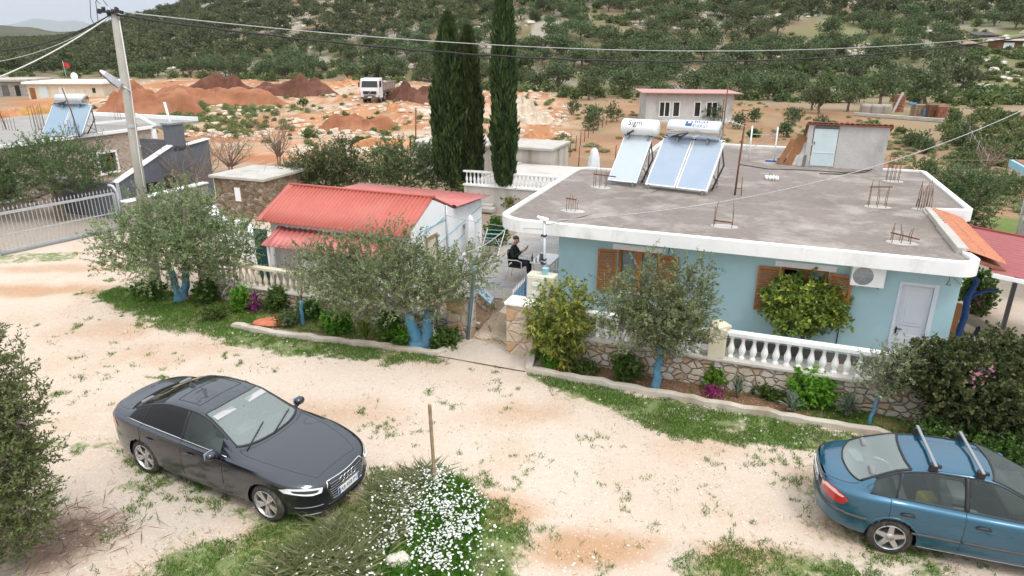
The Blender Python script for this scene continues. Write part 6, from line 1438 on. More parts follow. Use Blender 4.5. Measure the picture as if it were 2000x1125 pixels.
# ---------------------------------------------------------------- navy saloon
A6 = dict(xr=-1.10, xf=3.82, f0=2.35, fn=3.6, r0=.25, rn=4.2, wb=2.912, rw=.335, ra=.372, paint='navy_paint', inner=.70, cab=(-.30, 2.1, .70), shelf=1.03, seatx=1.15,
  bow=((2.33, .34, .20), (1.42, .30, .06), (-.62, .30, -.16), (.28, .3, -.05)), crease={5: .5, 4: .25, 2: .4, 1: .6},
  curves=dict(
    w=((-1.1, .915), (0, .935), (1.4, .937), (2.9, .93), (3.82, .92)), z0=((-1.1, .30), (-.6, .22), (.5, .19), (2.4, .19), (3.4, .18), (3.82, .22)), zm=((-1.1, .62), (0, .60), (2.9, .58), (3.82, .50)),
    zs=((-1.1, .90), (-.5, .93), (.6, .905), (1.8, .875), (2.6, .845), (3.3, .76), (3.82, .62)), zb=((-1.1, .985), (-.5, 1.005), (.2, .985), (1.2, .955), (2.2, .93), (2.7, .905), (3.3, .815), (3.65, .73), (3.82, .65)),
    yb=((-1.1, .80), (-.5, .83), (.2, .855), (1.2, .865), (2.2, .86), (2.7, .85), (3.3, .82), (3.82, .80)),
    yr=((-1.1, .70), (-.75, .70), (-.45, .665), (0, .60), (.5, .565), (1.2, .565), (1.6, .60), (2.0, .66), (2.38, .715), (2.8, .68), (3.4, .60), (3.82, .55)),
    zr=((-1.1, 1.0), (-.8, 1.035), (-.55, 1.05), (-.2, 1.175), (.2, 1.315), (.6, 1.385), (1.0, 1.40), (1.35, 1.375), (1.7, 1.255), (2.05, 1.09), (2.38, .965), (2.7, .935), (3.3, .845), (3.65, .755), (3.82, .67)),
    zc=((-1.1, 1.01), (-.98, 1.085), (-.8, 1.075), (-.6, 1.085), (-.3, 1.205), (.1, 1.345), (.5, 1.435), (1.0, 1.458), (1.35, 1.435), (1.7, 1.30), (2.05, 1.135), (2.36, 1.005), (2.7, .975), (3.2, .90), (3.55, .82), (3.72, .755), (3.82, .685)))),
A6 = A6[0] if isinstance(A6, tuple) else A6
A6['cuts'] = [-.62, -.40, .02, .06, .28, .56, .60, 1.02, 1.08, 1.42, 1.92, 2.02, 2.33, 2.42, 3.62]
A6['parts'] = [('windshield', 1.42, 2.33, 7.10, 9.1), ('rear_window', -.62, .28, 7.10, 9.1), ('door1', 1.05, 2.02, 1.9, 5.0), ('door2', .02, 1.05, 1.9, 5.0),
  ('side_window1', 1.08, 1.96, 5.16, 6.86), ('side_window2', .06, 1.02, 5.16, 6.86), ('side_window3', -.36, .02, 5.16, 6.86), ('bonnet', 2.42, 3.62, 7.0, 9.1), ('boot_lid', -1.09, -.66, 7.0, 9.1), ('sunroof', .56, 1.12, 7.5, 9.1)]
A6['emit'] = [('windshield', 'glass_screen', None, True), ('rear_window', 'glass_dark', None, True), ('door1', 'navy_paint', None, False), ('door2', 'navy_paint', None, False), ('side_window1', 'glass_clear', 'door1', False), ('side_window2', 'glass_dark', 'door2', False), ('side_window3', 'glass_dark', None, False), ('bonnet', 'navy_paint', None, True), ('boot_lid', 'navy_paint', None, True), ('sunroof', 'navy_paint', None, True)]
rng_u = lambda a, b, n=9: [a + (b - a) * i / (n - 1) for i in range(n)]
A6['lines'] = [('shut_line', 'car_dark_trim', .005, [(2.02, u) for u in rng_u(1.2, 5)]), ('shut_line', 'car_dark_trim', .005, [(1.05, u) for u in rng_u(1.2, 5)]), ('shut_line', 'car_dark_trim', .005, [(.02, u) for u in rng_u(2.6, 5)]),
  ('window_trim', 'chrome', .008, [(x, 5.10) for x in rng_u(-.38, 2.1, 24)]), ('window_trim', 'car_dark_trim', .012, [(x, 6.9) for x in rng_u(-.42, 2.05, 30)]),
  ('screen_seal', 'car_dark_trim', .012, [(1.42, u) for u in rng_u(7.05, 9, 12)]), ('screen_seal', 'car_dark_trim', .022, [(2.34, u) for u in rng_u(7.0, 9, 14)]), ('screen_seal', 'car_dark_trim', .012, [(x, 7.08) for x in rng_u(1.42, 2.33, 16)]),
  ('screen_seal', 'car_dark_trim', .010, [(-.62, u) for u in rng_u(7.0, 9, 12)]), ('screen_seal', 'car_dark_trim', .010, [(.28, u) for u in rng_u(7.05, 9, 12)]), ('screen_seal', 'car_dark_trim', .010, [(x, 7.08) for x in rng_u(-.62, .28, 16)]),
  ('shut_line', 'car_dark_trim', .004, [(x, 7.0) for x in rng_u(2.42, 3.62, 16)]), ('shut_line', 'car_dark_trim', .004, [(2.42, u) for u in rng_u(7, 9)]), ('shut_line', 'car_dark_trim', .004, [(3.62, u) for u in rng_u(7, 9)]), ('shut_line', 'car_dark_trim', .004, [(x, 7.0) for x in rng_u(-1.08, -.66, 8)]),
  ('sunroof_seal', 'car_dark_trim', .006, [(.56, u) for u in rng_u(7.5, 9)]), ('sunroof_seal', 'car_dark_trim', .006, [(1.12, u) for u in rng_u(7.5, 9)]), ('sunroof_seal', 'car_dark_trim', .006, [(x, 7.5) for x in rng_u(.56, 1.12)]),
  ('pillar_trim', 'car_dark_trim', .03, [(1.05, u) for u in rng_u(5.15, 6.86)]), ('pillar_trim', 'car_dark_trim', .014, [(.04, u) for u in rng_u(5.15, 6.86)])]
c1 = Car(A6); AX, AY, AA = -6.1354 - .0, 11.0, R(-26.4)
r1 = c1.build('sedan', 'dark navy four door saloon parked nose down on the grass', (AX, AY, 0.0), AA)
def spoke10(mb, rr, o_, sd):
    for k in range(10):
        a = 2 * math.pi * (k + (.22 if k % 2 else -.22)) / 10 * 1.0; ca, sa = math.cos(a), math.sin(a)
        mb.add([(ca * rr * f - sa * w, sd * y, sa * rr * f + ca * w) for f, w, y in ((.16, .022, o_ - .03), (.16, -.022, o_ - .03), (.93, -.026, o_ - .012), (.93, .026, o_ - .012), (.16, .022, o_ - .07), (.16, -.022, o_ - .07), (.93, -.026, o_ - .05), (.93, .026, o_ - .05))], [(0, 1, 2, 3), (7, 6, 5, 4), (0, 4, 5, 1), (1, 5, 6, 2), (2, 6, 7, 3), (3, 7, 4, 0)])
    mb.lathe([(0, (o_ - .02) * sd), (.055, (o_ - .022) * sd), (.065, (o_ - .06) * sd)], n=16, axis='Y')
c1.wheels(.335, .245, .24, .80, spoke10); c1.cabin('car_seat_grey')
fr = r1
# grille: single large frame with dark bars, badge of four rings, number plate
GR = [(-.40, .70), (.40, .70), (.44, .62), (.36, .36), (-.36, .36), (-.44, .62)]
gl = c1.patch('grille', 'black_plastic', GR, 'x', 1, fr, .004)
c1.strip('grille_frame', 'chrome', GR + [GR[0]], 'x', 1, gl, .010, .006, 60)
for z_ in (.655, .61, .565, .52, .475, .43, .39): k = .40 if z_ > .6 else .44 - (.62 - z_) * .30; c1.strip('grille_bar', 'grey_metal', [(-k + .02, z_), (0, z_), (k - .02, z_)], 'x', 1, gl, .006, .012)
for k in range(4):
    P = [(-.135 + .09 * k + .058 * math.cos(a / 14 * 2 * math.pi), .615 + .055 * math.sin(a / 14 * 2 * math.pi)) for a in range(15)]; c1.strip('badge_ring', 'chrome', P, 'x', 1, gl, .008, .02, 28)
def plate(car, yc, zc, side, parent, txt, off=.03, w=.52, h=.115):
    hcen, n = car.hit((side * 9, 0, zc), (-side, 0, 0)); x = hcen.x + side * off
    pl = MB(); pl.box(x - .006, x + .006, yc - w / 2, yc + w / 2, zc - h / 2, zc + h / 2); o = pl.build('number_plate', M['white_paint'], parent)
    for y0 in (yc - w / 2, yc + w / 2 - .045): m = MB(); m.box(x - .008 if side < 0 else x + .004, x + .008 if side > 0 else x - .004, y0, y0 + .045, zc - h / 2, zc + h / 2); m.build('plate_band', M['mark_blue'], o)
    t_ = text_part('plate_number', txt, .098, M['mark_dark'], o, (x + side * .0075, yc, zc), (R(90), 0, R(90 if side > 0 else -90)), .001); t_.scale = (.95, 1, 1); return o
plate(c1, 0, .455, 1, fr, 'AB 458 PV', .03)
for sd in (1, -1):
    HL = [(sd * a, b) for a, b in ((.50, .665), (.72, .715), (.84, .735), (.885, .70), (.87, .645), (.74, .605), (.64, .585), (.53, .60))]
    h_ = c1.patch('headlight', 'lamp_lens', HL, 'x', 1, fr, .006)
    c1.patch('lamp_inner', 'rim_dark', [(sd * a, b) for a, b in ((.56, .655), (.74, .69), (.83, .70), (.82, .66), (.72, .635), (.60, .62))], 'x', 1, h_, .009)
    c1.strip('running_light', 'white_plastic', [(sd * .54, .605), (sd * .66, .60), (sd * .75, .625), (sd * .86, .67)], 'x', 1, h_, .009, .012)
    c1.patch('air_intake', 'black_plastic', [(sd * a, b) for a, b in ((.50, .40), (.80, .42), (.84, .33), (.52, .30))], 'x', 1, fr, .004)
    c1.strip('intake_blade', 'grey_metal', [(sd * .52, .37), (sd * .82, .39)], 'x', 1, fr, .006, .008)
    c1.patch('tail_light', 'tail_red', [(sd * a, b) for a, b in ((.42, .90), (.86, .93), (.89, .80), (.60, .76), (.42, .80))], 'x', -1, fr, .006)
    for dx, par in ((1.18, 'door1'), (.16, 'door2')):
        P = c1.track([(dx + .0, .80), (dx + .06, .805), (dx + .14, .805), (dx + .2, .80)], 'y', sd, .025); mb = MB(); mb.tube(P, [.008, .016, .016, .008], 8); mb.build('door_handle', M['navy_paint'], c1.parts[(par, sd)])
    mb = MB(); mb.blob((1.93, sd * 1.0, 1.0), .105, 3, .08, 8, (.75, 1.05, .72)); mr = mb.build('mirror', M['navy_paint'], fr); mb = MB(); mb.obox((1.86, sd * 1.0, 1.0), (.012, .17, .11)); mb.build('mirror_glass', M['solar_glass'], mr); mb = MB(); mb.bar((1.95, sd * .84, .945), (1.94, sd * .95, .965), .05); mb.build('mirror_arm', M['black_plastic'], mr)
    c1.strip('sill_trim', 'car_bumper_strip', [(.5, .25), (2.4, .25)], 'y', sd, fr, .018, .0)
c1.strip('splitter', 'grey_metal', [(-.74, .215), (-.4, .20), (0, .195), (.4, .20), (.74, .215)], 'x', 1, fr, .016, .004)
c1.strip('lower_grille', 'black_plastic', [(-.45, .30), (0, .295), (.45, .30)], 'x', 1, fr, .03, -.01)
for dy in (-.62, -.05): 
    P = c1.track([(2.34 - .03 * i - .06 * (dy * 1.1) ** 2, dy + .075 * i) for i in range(9)], 'z', 1, .02); mb = MB(); mb.tube(P, .011, 5); mb.build('wiper', M['black_plastic'], fr)
mb = MB(); mb.add([(.30, -.03, 1.40), (.30, .03, 1.40), (.50, .02, 1.43), (.50, -.02, 1.43), (.33, 0, 1.50), (.36, 0, 1.50)], [(0, 1, 4), (1, 2, 5, 4), (2, 3, 5), (3, 0, 4, 5), (3, 2, 1, 0)]); mb.build('antenna_fin', M['navy_paint'], fr, bevel=.006)
mb = MB(); mb.obox((1.72, 0, 1.235), (.06, .24, .08)); mb.bar((1.62, 0, 1.33), (1.7, 0, 1.26), .03); mb.build('rear_view_mirror', M['black_plastic'], fr, bevel=.015)
for sy in (.34, -.34): mb = MB(); mb.obox((1.56, sy, 1.345), (.12, .40, .02), (0, R(18), 0)); mb.build('sun_visor', M['grey_cloth'], fr, bevel=.006)
# ---------------------------------------------------------------- teal saloon with roof bars
AL = dict(lim=.34, xr=-.98, xf=3.44, f0=2.1, fn=3.0, r0=.05, rn=3.6, wb=2.535, rw=.31, ra=.345, paint='teal_paint', inner=.62, cab=(-.25, 1.85, .64), shelf=1.0, seatx=1.02,
  bow=((2.15, .32, .20), (1.28, .30, .08), (-.66, .28, -.20), (.10, .3, -.07)), crease={5: .35, 4: .2, 2: .4, 1: .6},
  curves=dict(
    w=((-.98, .83), (0, .845), (1.3, .85), (2.6, .845), (3.44, .82)), z0=((-.98, .34), (-.5, .25), (.5, .20), (2.1, .20), (3.0, .2), (3.44, .25)), zm=((-.98, .60), (0, .57), (2.6, .55), (3.44, .48)),
    zs=((-.98, .86), (-.5, .875), (.6, .85), (1.8, .82), (2.4, .79), (3.0, .70), (3.44, .58)), zb=((-.98, .935), (-.5, .96), (.2, .955), (1.2, .925), (2.0, .90), (2.5, .86), (3.0, .775), (3.44, .62)),
    yb=((-.98, .70), (-.5, .74), (.2, .765), (1.2, .775), (2.0, .77), (2.5, .75), (3.0, .72), (3.44, .68)),
    yr=((-.98, .62), (-.7, .625), (-.4, .60), (0, .54), (.5, .515), (1.1, .515), (1.5, .55), (1.9, .61), (2.2, .65), (2.6, .60), (3.0, .54), (3.44, .48)),
    zr=((-.98, .95), (-.75, .985), (-.6, 1.0), (-.3, 1.15), (.1, 1.315), (.5, 1.375), (.9, 1.385), (1.2, 1.36), (1.6, 1.215), (1.95, 1.04), (2.2, .935), (2.5, .90), (3.0, .80), (3.44, .64)),
    zc=((-.98, .955), (-.88, 1.025), (-.7, 1.03), (-.55, 1.05), (-.25, 1.195), (.1, 1.365), (.5, 1.43), (.9, 1.448), (1.2, 1.42), (1.6, 1.26), (1.95, 1.085), (2.2, .975), (2.5, .935), (3.0, .84), (3.25, .765), (3.44, .66)))),
AL = AL[0] if isinstance(AL, tuple) else AL
AL['cuts'] = [-.66, -.62, -.30, -.02, .02, .10, .86, .92, 1.28, 1.78, 1.86, 2.15, 2.22]
AL['parts'] = [('windshield', 1.28, 2.15, 7.10, 9.1), ('rear_window', -.66, .10, 7.10, 9.1), ('door1', .89, 1.86, 1.9, 5.0), ('door2', -.08, .89, 1.9, 5.0), ('side_window1', .92, 1.78, 5.16, 6.86), ('side_window2', .0, .86, 5.16, 6.86), ('side_window3', -.36, -.03, 5.16, 6.86), ('bonnet', 2.22, 3.3, 7.0, 9.1), ('boot_lid', -.97, -.69, 6.9, 9.1)]
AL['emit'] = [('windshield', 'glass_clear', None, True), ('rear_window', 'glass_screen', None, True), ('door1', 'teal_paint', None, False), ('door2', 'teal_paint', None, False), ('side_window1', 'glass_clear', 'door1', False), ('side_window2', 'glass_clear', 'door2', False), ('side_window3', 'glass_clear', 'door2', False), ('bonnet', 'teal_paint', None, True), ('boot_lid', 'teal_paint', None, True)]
AL['lines'] = [('shut_line', 'car_dark_trim', .005, [(1.86, u) for u in rng_u(1.2, 5)]), ('shut_line', 'car_dark_trim', .005, [(.89, u) for u in rng_u(1.2, 5)]), ('shut_line', 'car_dark_trim', .005, [(-.08, u) for u in rng_u(2.8, 5)] + [(-.30, 5.1), (-.46, 5.9), (-.30, 6.7), (-.05, 7.0), (.4, 7.06), (.9, 7.06), (1.4, 7.06), (1.86, 7.03)]),
  ('window_trim', 'car_dark_trim', .013, [(x, 5.08) for x in rng_u(-.36, 1.9, 24)]), ('window_trim', 'car_dark_trim', .012, [(x, 6.9) for x in rng_u(-.36, 1.85, 30)]),
  ('screen_seal', 'car_dark_trim', .016, [(1.28, u) for u in rng_u(7.05, 9, 12)]), ('screen_seal', 'car_dark_trim', .02, [(2.16, u) for u in rng_u(7.0, 9, 14)]), ('screen_seal', 'car_dark_trim', .014, [(x, 7.08) for x in rng_u(1.28, 2.15, 16)]),
  ('screen_seal', 'car_dark_trim', .015, [(-.66, u) for u in rng_u(7.1, 9, 12)]), ('screen_seal', 'car_dark_trim', .02, [(.10, u) for u in rng_u(7.1, 9, 12)]), ('screen_seal', 'car_dark_trim', .02, [(x, 7.10) for x in rng_u(-.66, .10, 16)]),
  ('shut_line', 'car_dark_trim', .005, [(x, 6.9) for x in rng_u(-.97, -.69, 8)]), ('shut_line', 'car_dark_trim', .004, [(x, 7.0) for x in rng_u(2.22, 3.3, 12)]),
  ('pillar_trim', 'car_dark_trim', .035, [(.89, u) for u in rng_u(5.12, 6.9)]), ('pillar_trim', 'car_dark_trim', .016, [(-.015, u) for u in rng_u(5.12, 6.9)])]
c2 = Car(AL)
org = Vector((5.90, 8.93, 0))
r2 = c2.build('sedan', 'teal blue four door saloon with two roof bars cut off by the right edge', tuple(org), R(-17.8))
def spoke5(mb, rr, o_, sd):
    for k in range(5):
        a = 2 * math.pi * k / 5 + .3; ca, sa = math.cos(a), math.sin(a)
        mb.add([(ca * rr * f - sa * w, sd * y, sa * rr * f + ca * w) for f, w, y in ((.1, .045, o_ - .02), (.1, -.045, o_ - .02), (.93, -.032, o_ - .01), (.93, .032, o_ - .01), (.1, .045, o_ - .06), (.1, -.045, o_ - .06), (.93, -.032, o_ - .05), (.93, .032, o_ - .05))], [(0, 1, 2, 3), (7, 6, 5, 4), (0, 4, 5, 1), (1, 5, 6, 2), (2, 6, 7, 3), (3, 7, 4, 0)])
    mb.lathe([(0, (o_ - .012) * sd), (.06, (o_ - .014) * sd), (.07, (o_ - .06) * sd)], n=16, axis='Y')
c2.wheels(.31, .215, .21, .725, spoke5); c2.cabin('car_seat_grey')
for sd in (1, -1):
    TL = [(sd * a, b) for a, b in ((.40, .86), (.52, .905), (.66, .90), (.77, .85), (.795, .77), (.74, .70), (.62, .70), (.47, .74), (.40, .79))]
    t_ = c2.patch('tail_light', 'tail_red', TL, 'x', -1, r2, .008)
    c2.patch('indicator', 'tail_clear', [(sd * a, b) for a, b in ((.42, .85), (.53, .895), (.66, .885), (.75, .84), (.74, .815), (.62, .845), (.50, .84), (.44, .80))], 'x', -1, t_, .012)
    c2.patch('tail_light', 'tail_red', [(a, b) for a, b in ((-.93, .87), (-.72, .86), (-.62, .80), (-.70, .73), (-.88, .71), (-.95, .78))], 'y', sd, r2, .006)
    c2.patch('headlight', 'lamp_lens', [(sd * a, b) for a, b in ((.36, .68), (.60, .70), (.74, .66), (.72, .58), (.5, .56), (.38, .60))], 'x', 1, r2, .006)
    for dx, par in ((1.02, 'door1'), (.06, 'door2')):
        P = c2.track([(dx, .765), (dx + .05, .775), (dx + .13, .775), (dx + .19, .765)], 'y', sd, .012); mb = MB(); mb.tube(P, [.014, .024, .024, .014], 8); mb.build('door_handle', M['car_dark_trim'], c2.parts[(par, sd)])
    for x0, x1 in ((-.05, .87), (.91, 1.84)): c2.strip('rubbing_strip', 'car_bumper_strip', [(x0 + (.30 if x0 < 0 else 0), .475), (x1, .47)], 'y', sd, r2, .02, .0)
    c2.strip('bumper_strip', 'car_bumper_strip', [(-.35, .565), (-.6, .57), (-.82, .575)], 'y', sd, r2, .024, .0)
    c2.strip('sill_trim', 'grey_metal', [(.36, .235), (2.1, .235)], 'y', sd, r2, .008, .004)
    P = [(.37 * math.cos(R(a)), .31 + .37 * math.sin(R(a))) for a in range(25, 160, 9)]; c2.strip('arch_lip', 'teal_paint', P, 'y', sd, r2, .016, -.004)
    mb = MB(); mb.blob((1.78, sd * .93, .97), .09, 5, .08, 8, (.75, 1.0, .72)); mb.build('mirror', M['teal_paint'], r2)
c2.strip('bumper_strip', 'car_bumper_strip', [(-.80, .575), (-.5, .59), (0, .595), (.5, .59), (.80, .575)], 'x', -1, r2, .028, .0, 40)
c2.patch('plate_recess', 'car_dark_trim', [(-.36, .86), (.36, .86), (.36, .70), (-.36, .70)], 'x', -1, r2, .004)
plate(c2, 0, .785, -1, r2, 'AA 219 KL' if 0 else 'AA 127 EK', .03)
c2.strip('boot_trim', 'grey_metal', [(-.38, .865), (0, .87), (.38, .865)], 'x', -1, r2, .014, .008)
for x in (.44, 1.04):
    rb = bpy.data.objects.new('roof_bar', None); COL.objects.link(rb); rb.parent = r2; rb.location = (x, 0, 1.50); m = MB(); m.bar((0, -.58, 0), (0, .58, 0), .045, .03); m.build('crossbar', M['grey_metal'], rb, bevel=.008)
    for sd in (1, -1): m = MB(); m.obox((0, sd * .50, -.075), (.11, .07, .15), (sd * R(-10), 0, 0)); m.obox((.05, sd * .52, -.03), (.09, .05, .05)); m.build('clamp_foot', M['black_plastic'], rb, bevel=.012)
# things left on the shelf and dashboard of the teal car
m = MB(); m.obox((-.42, .18, 1.02), (.16, .34, .02), (0, 0, .3)); o = m.build('paper_sheet', M['white_cloth']); o.parent = None; o.matrix_world = r2.matrix_world; bpy.context.view_layer.update(); o.matrix_world = Matrix.Translation(org) @ Matrix.Rotation(R(-17.8), 4, 'Z'); meta(o, 'white sheet lying under the rear window of the teal car', 'sheet')
m = MB(); m.obox((.55, -.30, .72), (.26, .3, .2), (0, 0, .3)); o = m.build('shopping_bag', M['yellow_paint'], bevel=.05); o.matrix_world = Matrix.Translation(org) @ Matrix.Rotation(R(-17.8), 4, 'Z'); meta(o, 'yellow bag on the front seat of the teal car', 'bag')
# ---------------------------------------------------------------- tipper lorry
tp = at(707, 203); tr_ = thing('tipper_truck', 'white cabbed four axle tipper lorry on the red dirt track', 'truck', (tp[0] + .9, tp[1] + 1.0, 0), R(-96)); TZ = float(hz(np.array([tp[0]]), np.array([tp[1]]), False)[0]); tr_.location.z = TZ
# local: x forward, front of the cab at 0
m = MB(); Wc = 1.22
pf = [(-1.75, .62), (-.05, .62), (.0, 1.0), (.02, 1.45), (-.04, 1.95), (-.22, 2.85), (-.36, 3.05), (-1.75, 3.10)]
n = len(pf); m.add([(p[0], -Wc, p[1]) for p in pf] + [(p[0], Wc, p[1]) for p in pf], [tuple(range(n)), tuple(range(n, 2 * n))[::-1]] + [((i + 1) % n, i, n + i, n + (i + 1) % n) for i in range(n)]); m.build('cab', M['truck_white'], tr_, bevel=.05)
m = MB(); m.add([(-.045, -1.08, 1.98), (-.045, 1.08, 1.98), (-.215, 1.02, 2.76), (-.215, -1.02, 2.76), (-.025, -1.08, 1.98), (-.025, 1.08, 1.98), (-.195, 1.02, 2.76), (-.195, -1.02, 2.76)], [(0, 1, 2, 3), (4, 5, 6, 7), (0, 4, 5, 1), (2, 6, 7, 3), (1, 5, 6, 2), (3, 7, 4, 0)]); m.build('windscreen', M['window_dark'], tr_)
m = MB(); m.box(.005, .04, -.88, .88, 1.12, 1.52); g_ = m.build('grille', M['car_dark_trim'], tr_); m = MB()
m.tube([(.055, .13 * math.cos(a), 1.34 + .13 * math.sin(a)) for a in [i / 14 * 2 * math.pi for i in range(15)]], .014, 5)
for k in range(3): a = R(90 + 120 * k); m.bar((.055, 0, 1.34), (.055, .13 * math.cos(a), 1.34 + .13 * math.sin(a)), .022)
m.build('badge', M['chrome'], g_)
m = MB(); m.box(-.25, .08, -1.22, 1.22, .55, 1.02); bp_ = m.build('bumper', M['chassis'], tr_, bevel=.04); m = MB(); m.box(.08, .09, -.26, .26, .72, .84); m.build('number_plate', M['white_paint'], bp_)
for sd in (1, -1):
    m = MB(); m.box(.06, .10, sd * .98 - .2, sd * .98 + .2, .82, 1.0); m.build('headlight', M['lamp_lens'], bp_)
    m = MB(); m.add([(-.32, sd * 1.225, 2.0), (-1.25, sd * 1.225, 2.0), (-1.25, sd * 1.225, 2.75), (-.42, sd * 1.225, 2.72), (-.32, sd * 1.235, 2.0), (-1.25, sd * 1.235, 2.0), (-1.25, sd * 1.235, 2.75), (-.42, sd * 1.235, 2.72)], [(0, 1, 2, 3), (4, 5, 6, 7), (0, 4, 5, 1), (1, 5, 6, 2), (2, 6, 7, 3), (3, 7, 4, 0)]); m.build('side_window', M['window_dark'], tr_)
    m = MB(); m.obox((-.05, sd * 1.40, 2.3), (.08, .18, .6)); m.build('mirror', M['car_dark_trim'], tr_, bevel=.03)
m = MB(); m.box(-8.2, -1.75, -.45, .45, .75, 1.05); m.build('chassis', M['chassis'], tr_)
m = MB(); prof = [(-1.22, 2.45), (-1.22, 1.5), (-.95, 1.12), (.95, 1.12), (1.22, 1.5), (1.22, 2.45)]
vs = [(-2.25, y, z) for y, z in prof] + [(-8.1, y, z - (.0 if z > 2 else -.05)) for y, z in prof]; m.add(vs, [(i, i + 1, 7 + i, 6 + i) for i in range(5)] + [(0, 5, 4, 3, 2, 1), (6, 7, 8, 9, 10, 11)]); b_ = m.build('tipper_body', M['tipper'], tr_)
m = MB(); m.box(-8.15, -2.2, -1.27, -1.2, 2.38, 2.5); m.box(-8.15, -2.2, 1.2, 1.27, 2.38, 2.5); m.box(-2.3, -2.2, -1.2, 1.2, 2.38, 2.75); m.obox((-1.95, 0, 2.72), (.75, 2.3, .08), (0, R(6), 0))
for k in range(5): m.box(-3.4 - k * 1.1, -3.28 - k * 1.1, -1.29, -1.23, 1.5, 2.4); m.box(-3.4 - k * 1.1, -3.28 - k * 1.1, 1.23, 1.29, 1.5, 2.4)
m.build('rim_rails', M['tipper'], b_)
m = MB(); m.blob((-5.2, 0, 2.1), 1.0, 4, .3, 8, (2.7, 1.1, .5)); m.build('load', M['dark_earth'] if 'dark_earth' in M else M['tipper'], b_)
for ax in (-1.0, -2.75, -5.95, -7.3):
    for sd in (1, -1):
        w = bpy.data.objects.new('wheel', None); COL.objects.link(w); w.parent = tr_; w.location = (ax, sd * 1.0, .52); m = MB(); m.lathe([(.3, -.16), (.48, -.17), (.52, -.1), (.52, .1), (.48, .17), (.3, .16)], n=24, axis='Y'); m.build('tyre', M['rubber'], w); m = MB(); m.lathe([(0, .1 * sd), (.12, .12 * sd), (.2, .06 * sd), (.3, .15 * sd), (.3, 0)], n=18, axis='Y'); m.build('rim', M['tipper'], w)
for ax in (-1.9, -6.6): 
    for sd in (1, -1): m = MB(); m.box(ax - 1.4 if ax < -3 else ax - 1.6, ax + 1.3 if ax < -3 else ax + .1, sd * 1.0 - .2, sd * 1.0 + .2, 1.06, 1.1); m.build('mudguard', M['tipper'], tr_)
# ================================================================ PLANTS
LEAFSETS = {}
def leaf_quads(base, dirs, length, width, rg, droop=.0):
    "one pointed leaf (a four sided blade) per row: base point, growing direction, random roll"
    n = len(base); d = dirs / np.maximum(np.linalg.norm(dirs, axis=1, keepdims=True), 1e-9); q = rg.normal(size=(n, 3)); sd = np.cross(d, q); sd /= np.maximum(np.linalg.norm(sd, axis=1, keepdims=True), 1e-9)
    L = (length * rg.uniform(.7, 1.3, n))[:, None]; w = (width * rg.uniform(.7, 1.3, n))[:, None]; nn = np.cross(d, sd)
    tip = base + d * L; tip[:, 2] -= droop * L[:, 0]; mid = base + d * L * .45 + nn * w * .25
    V = np.stack([base, mid + sd * w, tip, mid - sd * w], 1).reshape(-1, 3); F = np.arange(4 * n).reshape(n, 4); return V, F
def lobes_points(lobes, n, rg, shell=.55):
    "points in a union of ellipsoids, denser towards the outside; returns point, outward direction"
    vol = np.array([l[3] * l[4] * l[5] * (l[6] if len(l) > 6 else 1) for l in lobes]); k = rg.choice(len(lobes), n, p=vol / vol.sum()); L = np.array([l[:6] for l in lobes])[k]
    d = rg.normal(size=(n, 3)); d /= np.linalg.norm(d, axis=1, keepdims=True); r = (shell + (1 - shell) * rg.random(n)) ; r = np.where(rg.random(n) < .22, rg.random(n) ** .5, r); r *= 1 + .16 * rg.normal(size=n)
    return L[:, :3] + d * L[:, 3:] * r[:, None], d
def crown_mesh(name, lobes, n_twig, per, leaf, mat, parent=None, twig=.35, up=.5, shell=.5, seed=1, spread=.9, droop=0, light=True):
    rg = np.random.default_rng(seed); P, D = lobes_points(lobes, n_twig, rg, shell)
    D = D + rg.normal(size=D.shape) * .5; D[:, 2] += up; D /= np.linalg.norm(D, axis=1, keepdims=True)
    tl = twig * rg.uniform(.5, 1.3, n_twig)
    f = rg.random((n_twig, per)); B = (P[:, None] + D[:, None] * (f * tl[:, None])[..., None]).reshape(-1, 3)
    dd = (D[:, None] * .55 + rg.normal(size=(n_twig, per, 3)) * spread * .6).reshape(-1, 3)
    V, F = leaf_quads(B, dd, leaf[0], leaf[1], rg, droop)
    tone = rg.random(n_twig)[:, None] * .5 + rg.random((n_twig, per)) * .5
    return mesh_np(name, V, F, M[mat], parent, False, {'rnd': tone.ravel()}), (P, D, tl)
def limb(mb, a, b, r0, r1, rg, n=5, wob=.12, sides=7):
    a, b = np.array(a, float), np.array(b, float); L = np.linalg.norm(b - a); pts = [a + (b - a) * i / n + (rg.normal(size=3) * wob * L * .25 * math.sin(math.pi * i / n)) for i in range(n + 1)]
    mb.tube([tuple(p) for p in pts], [r0 + (r1 - r0) * (i / n) ** .8 for i in range(n + 1)], sides); return pts[-1]
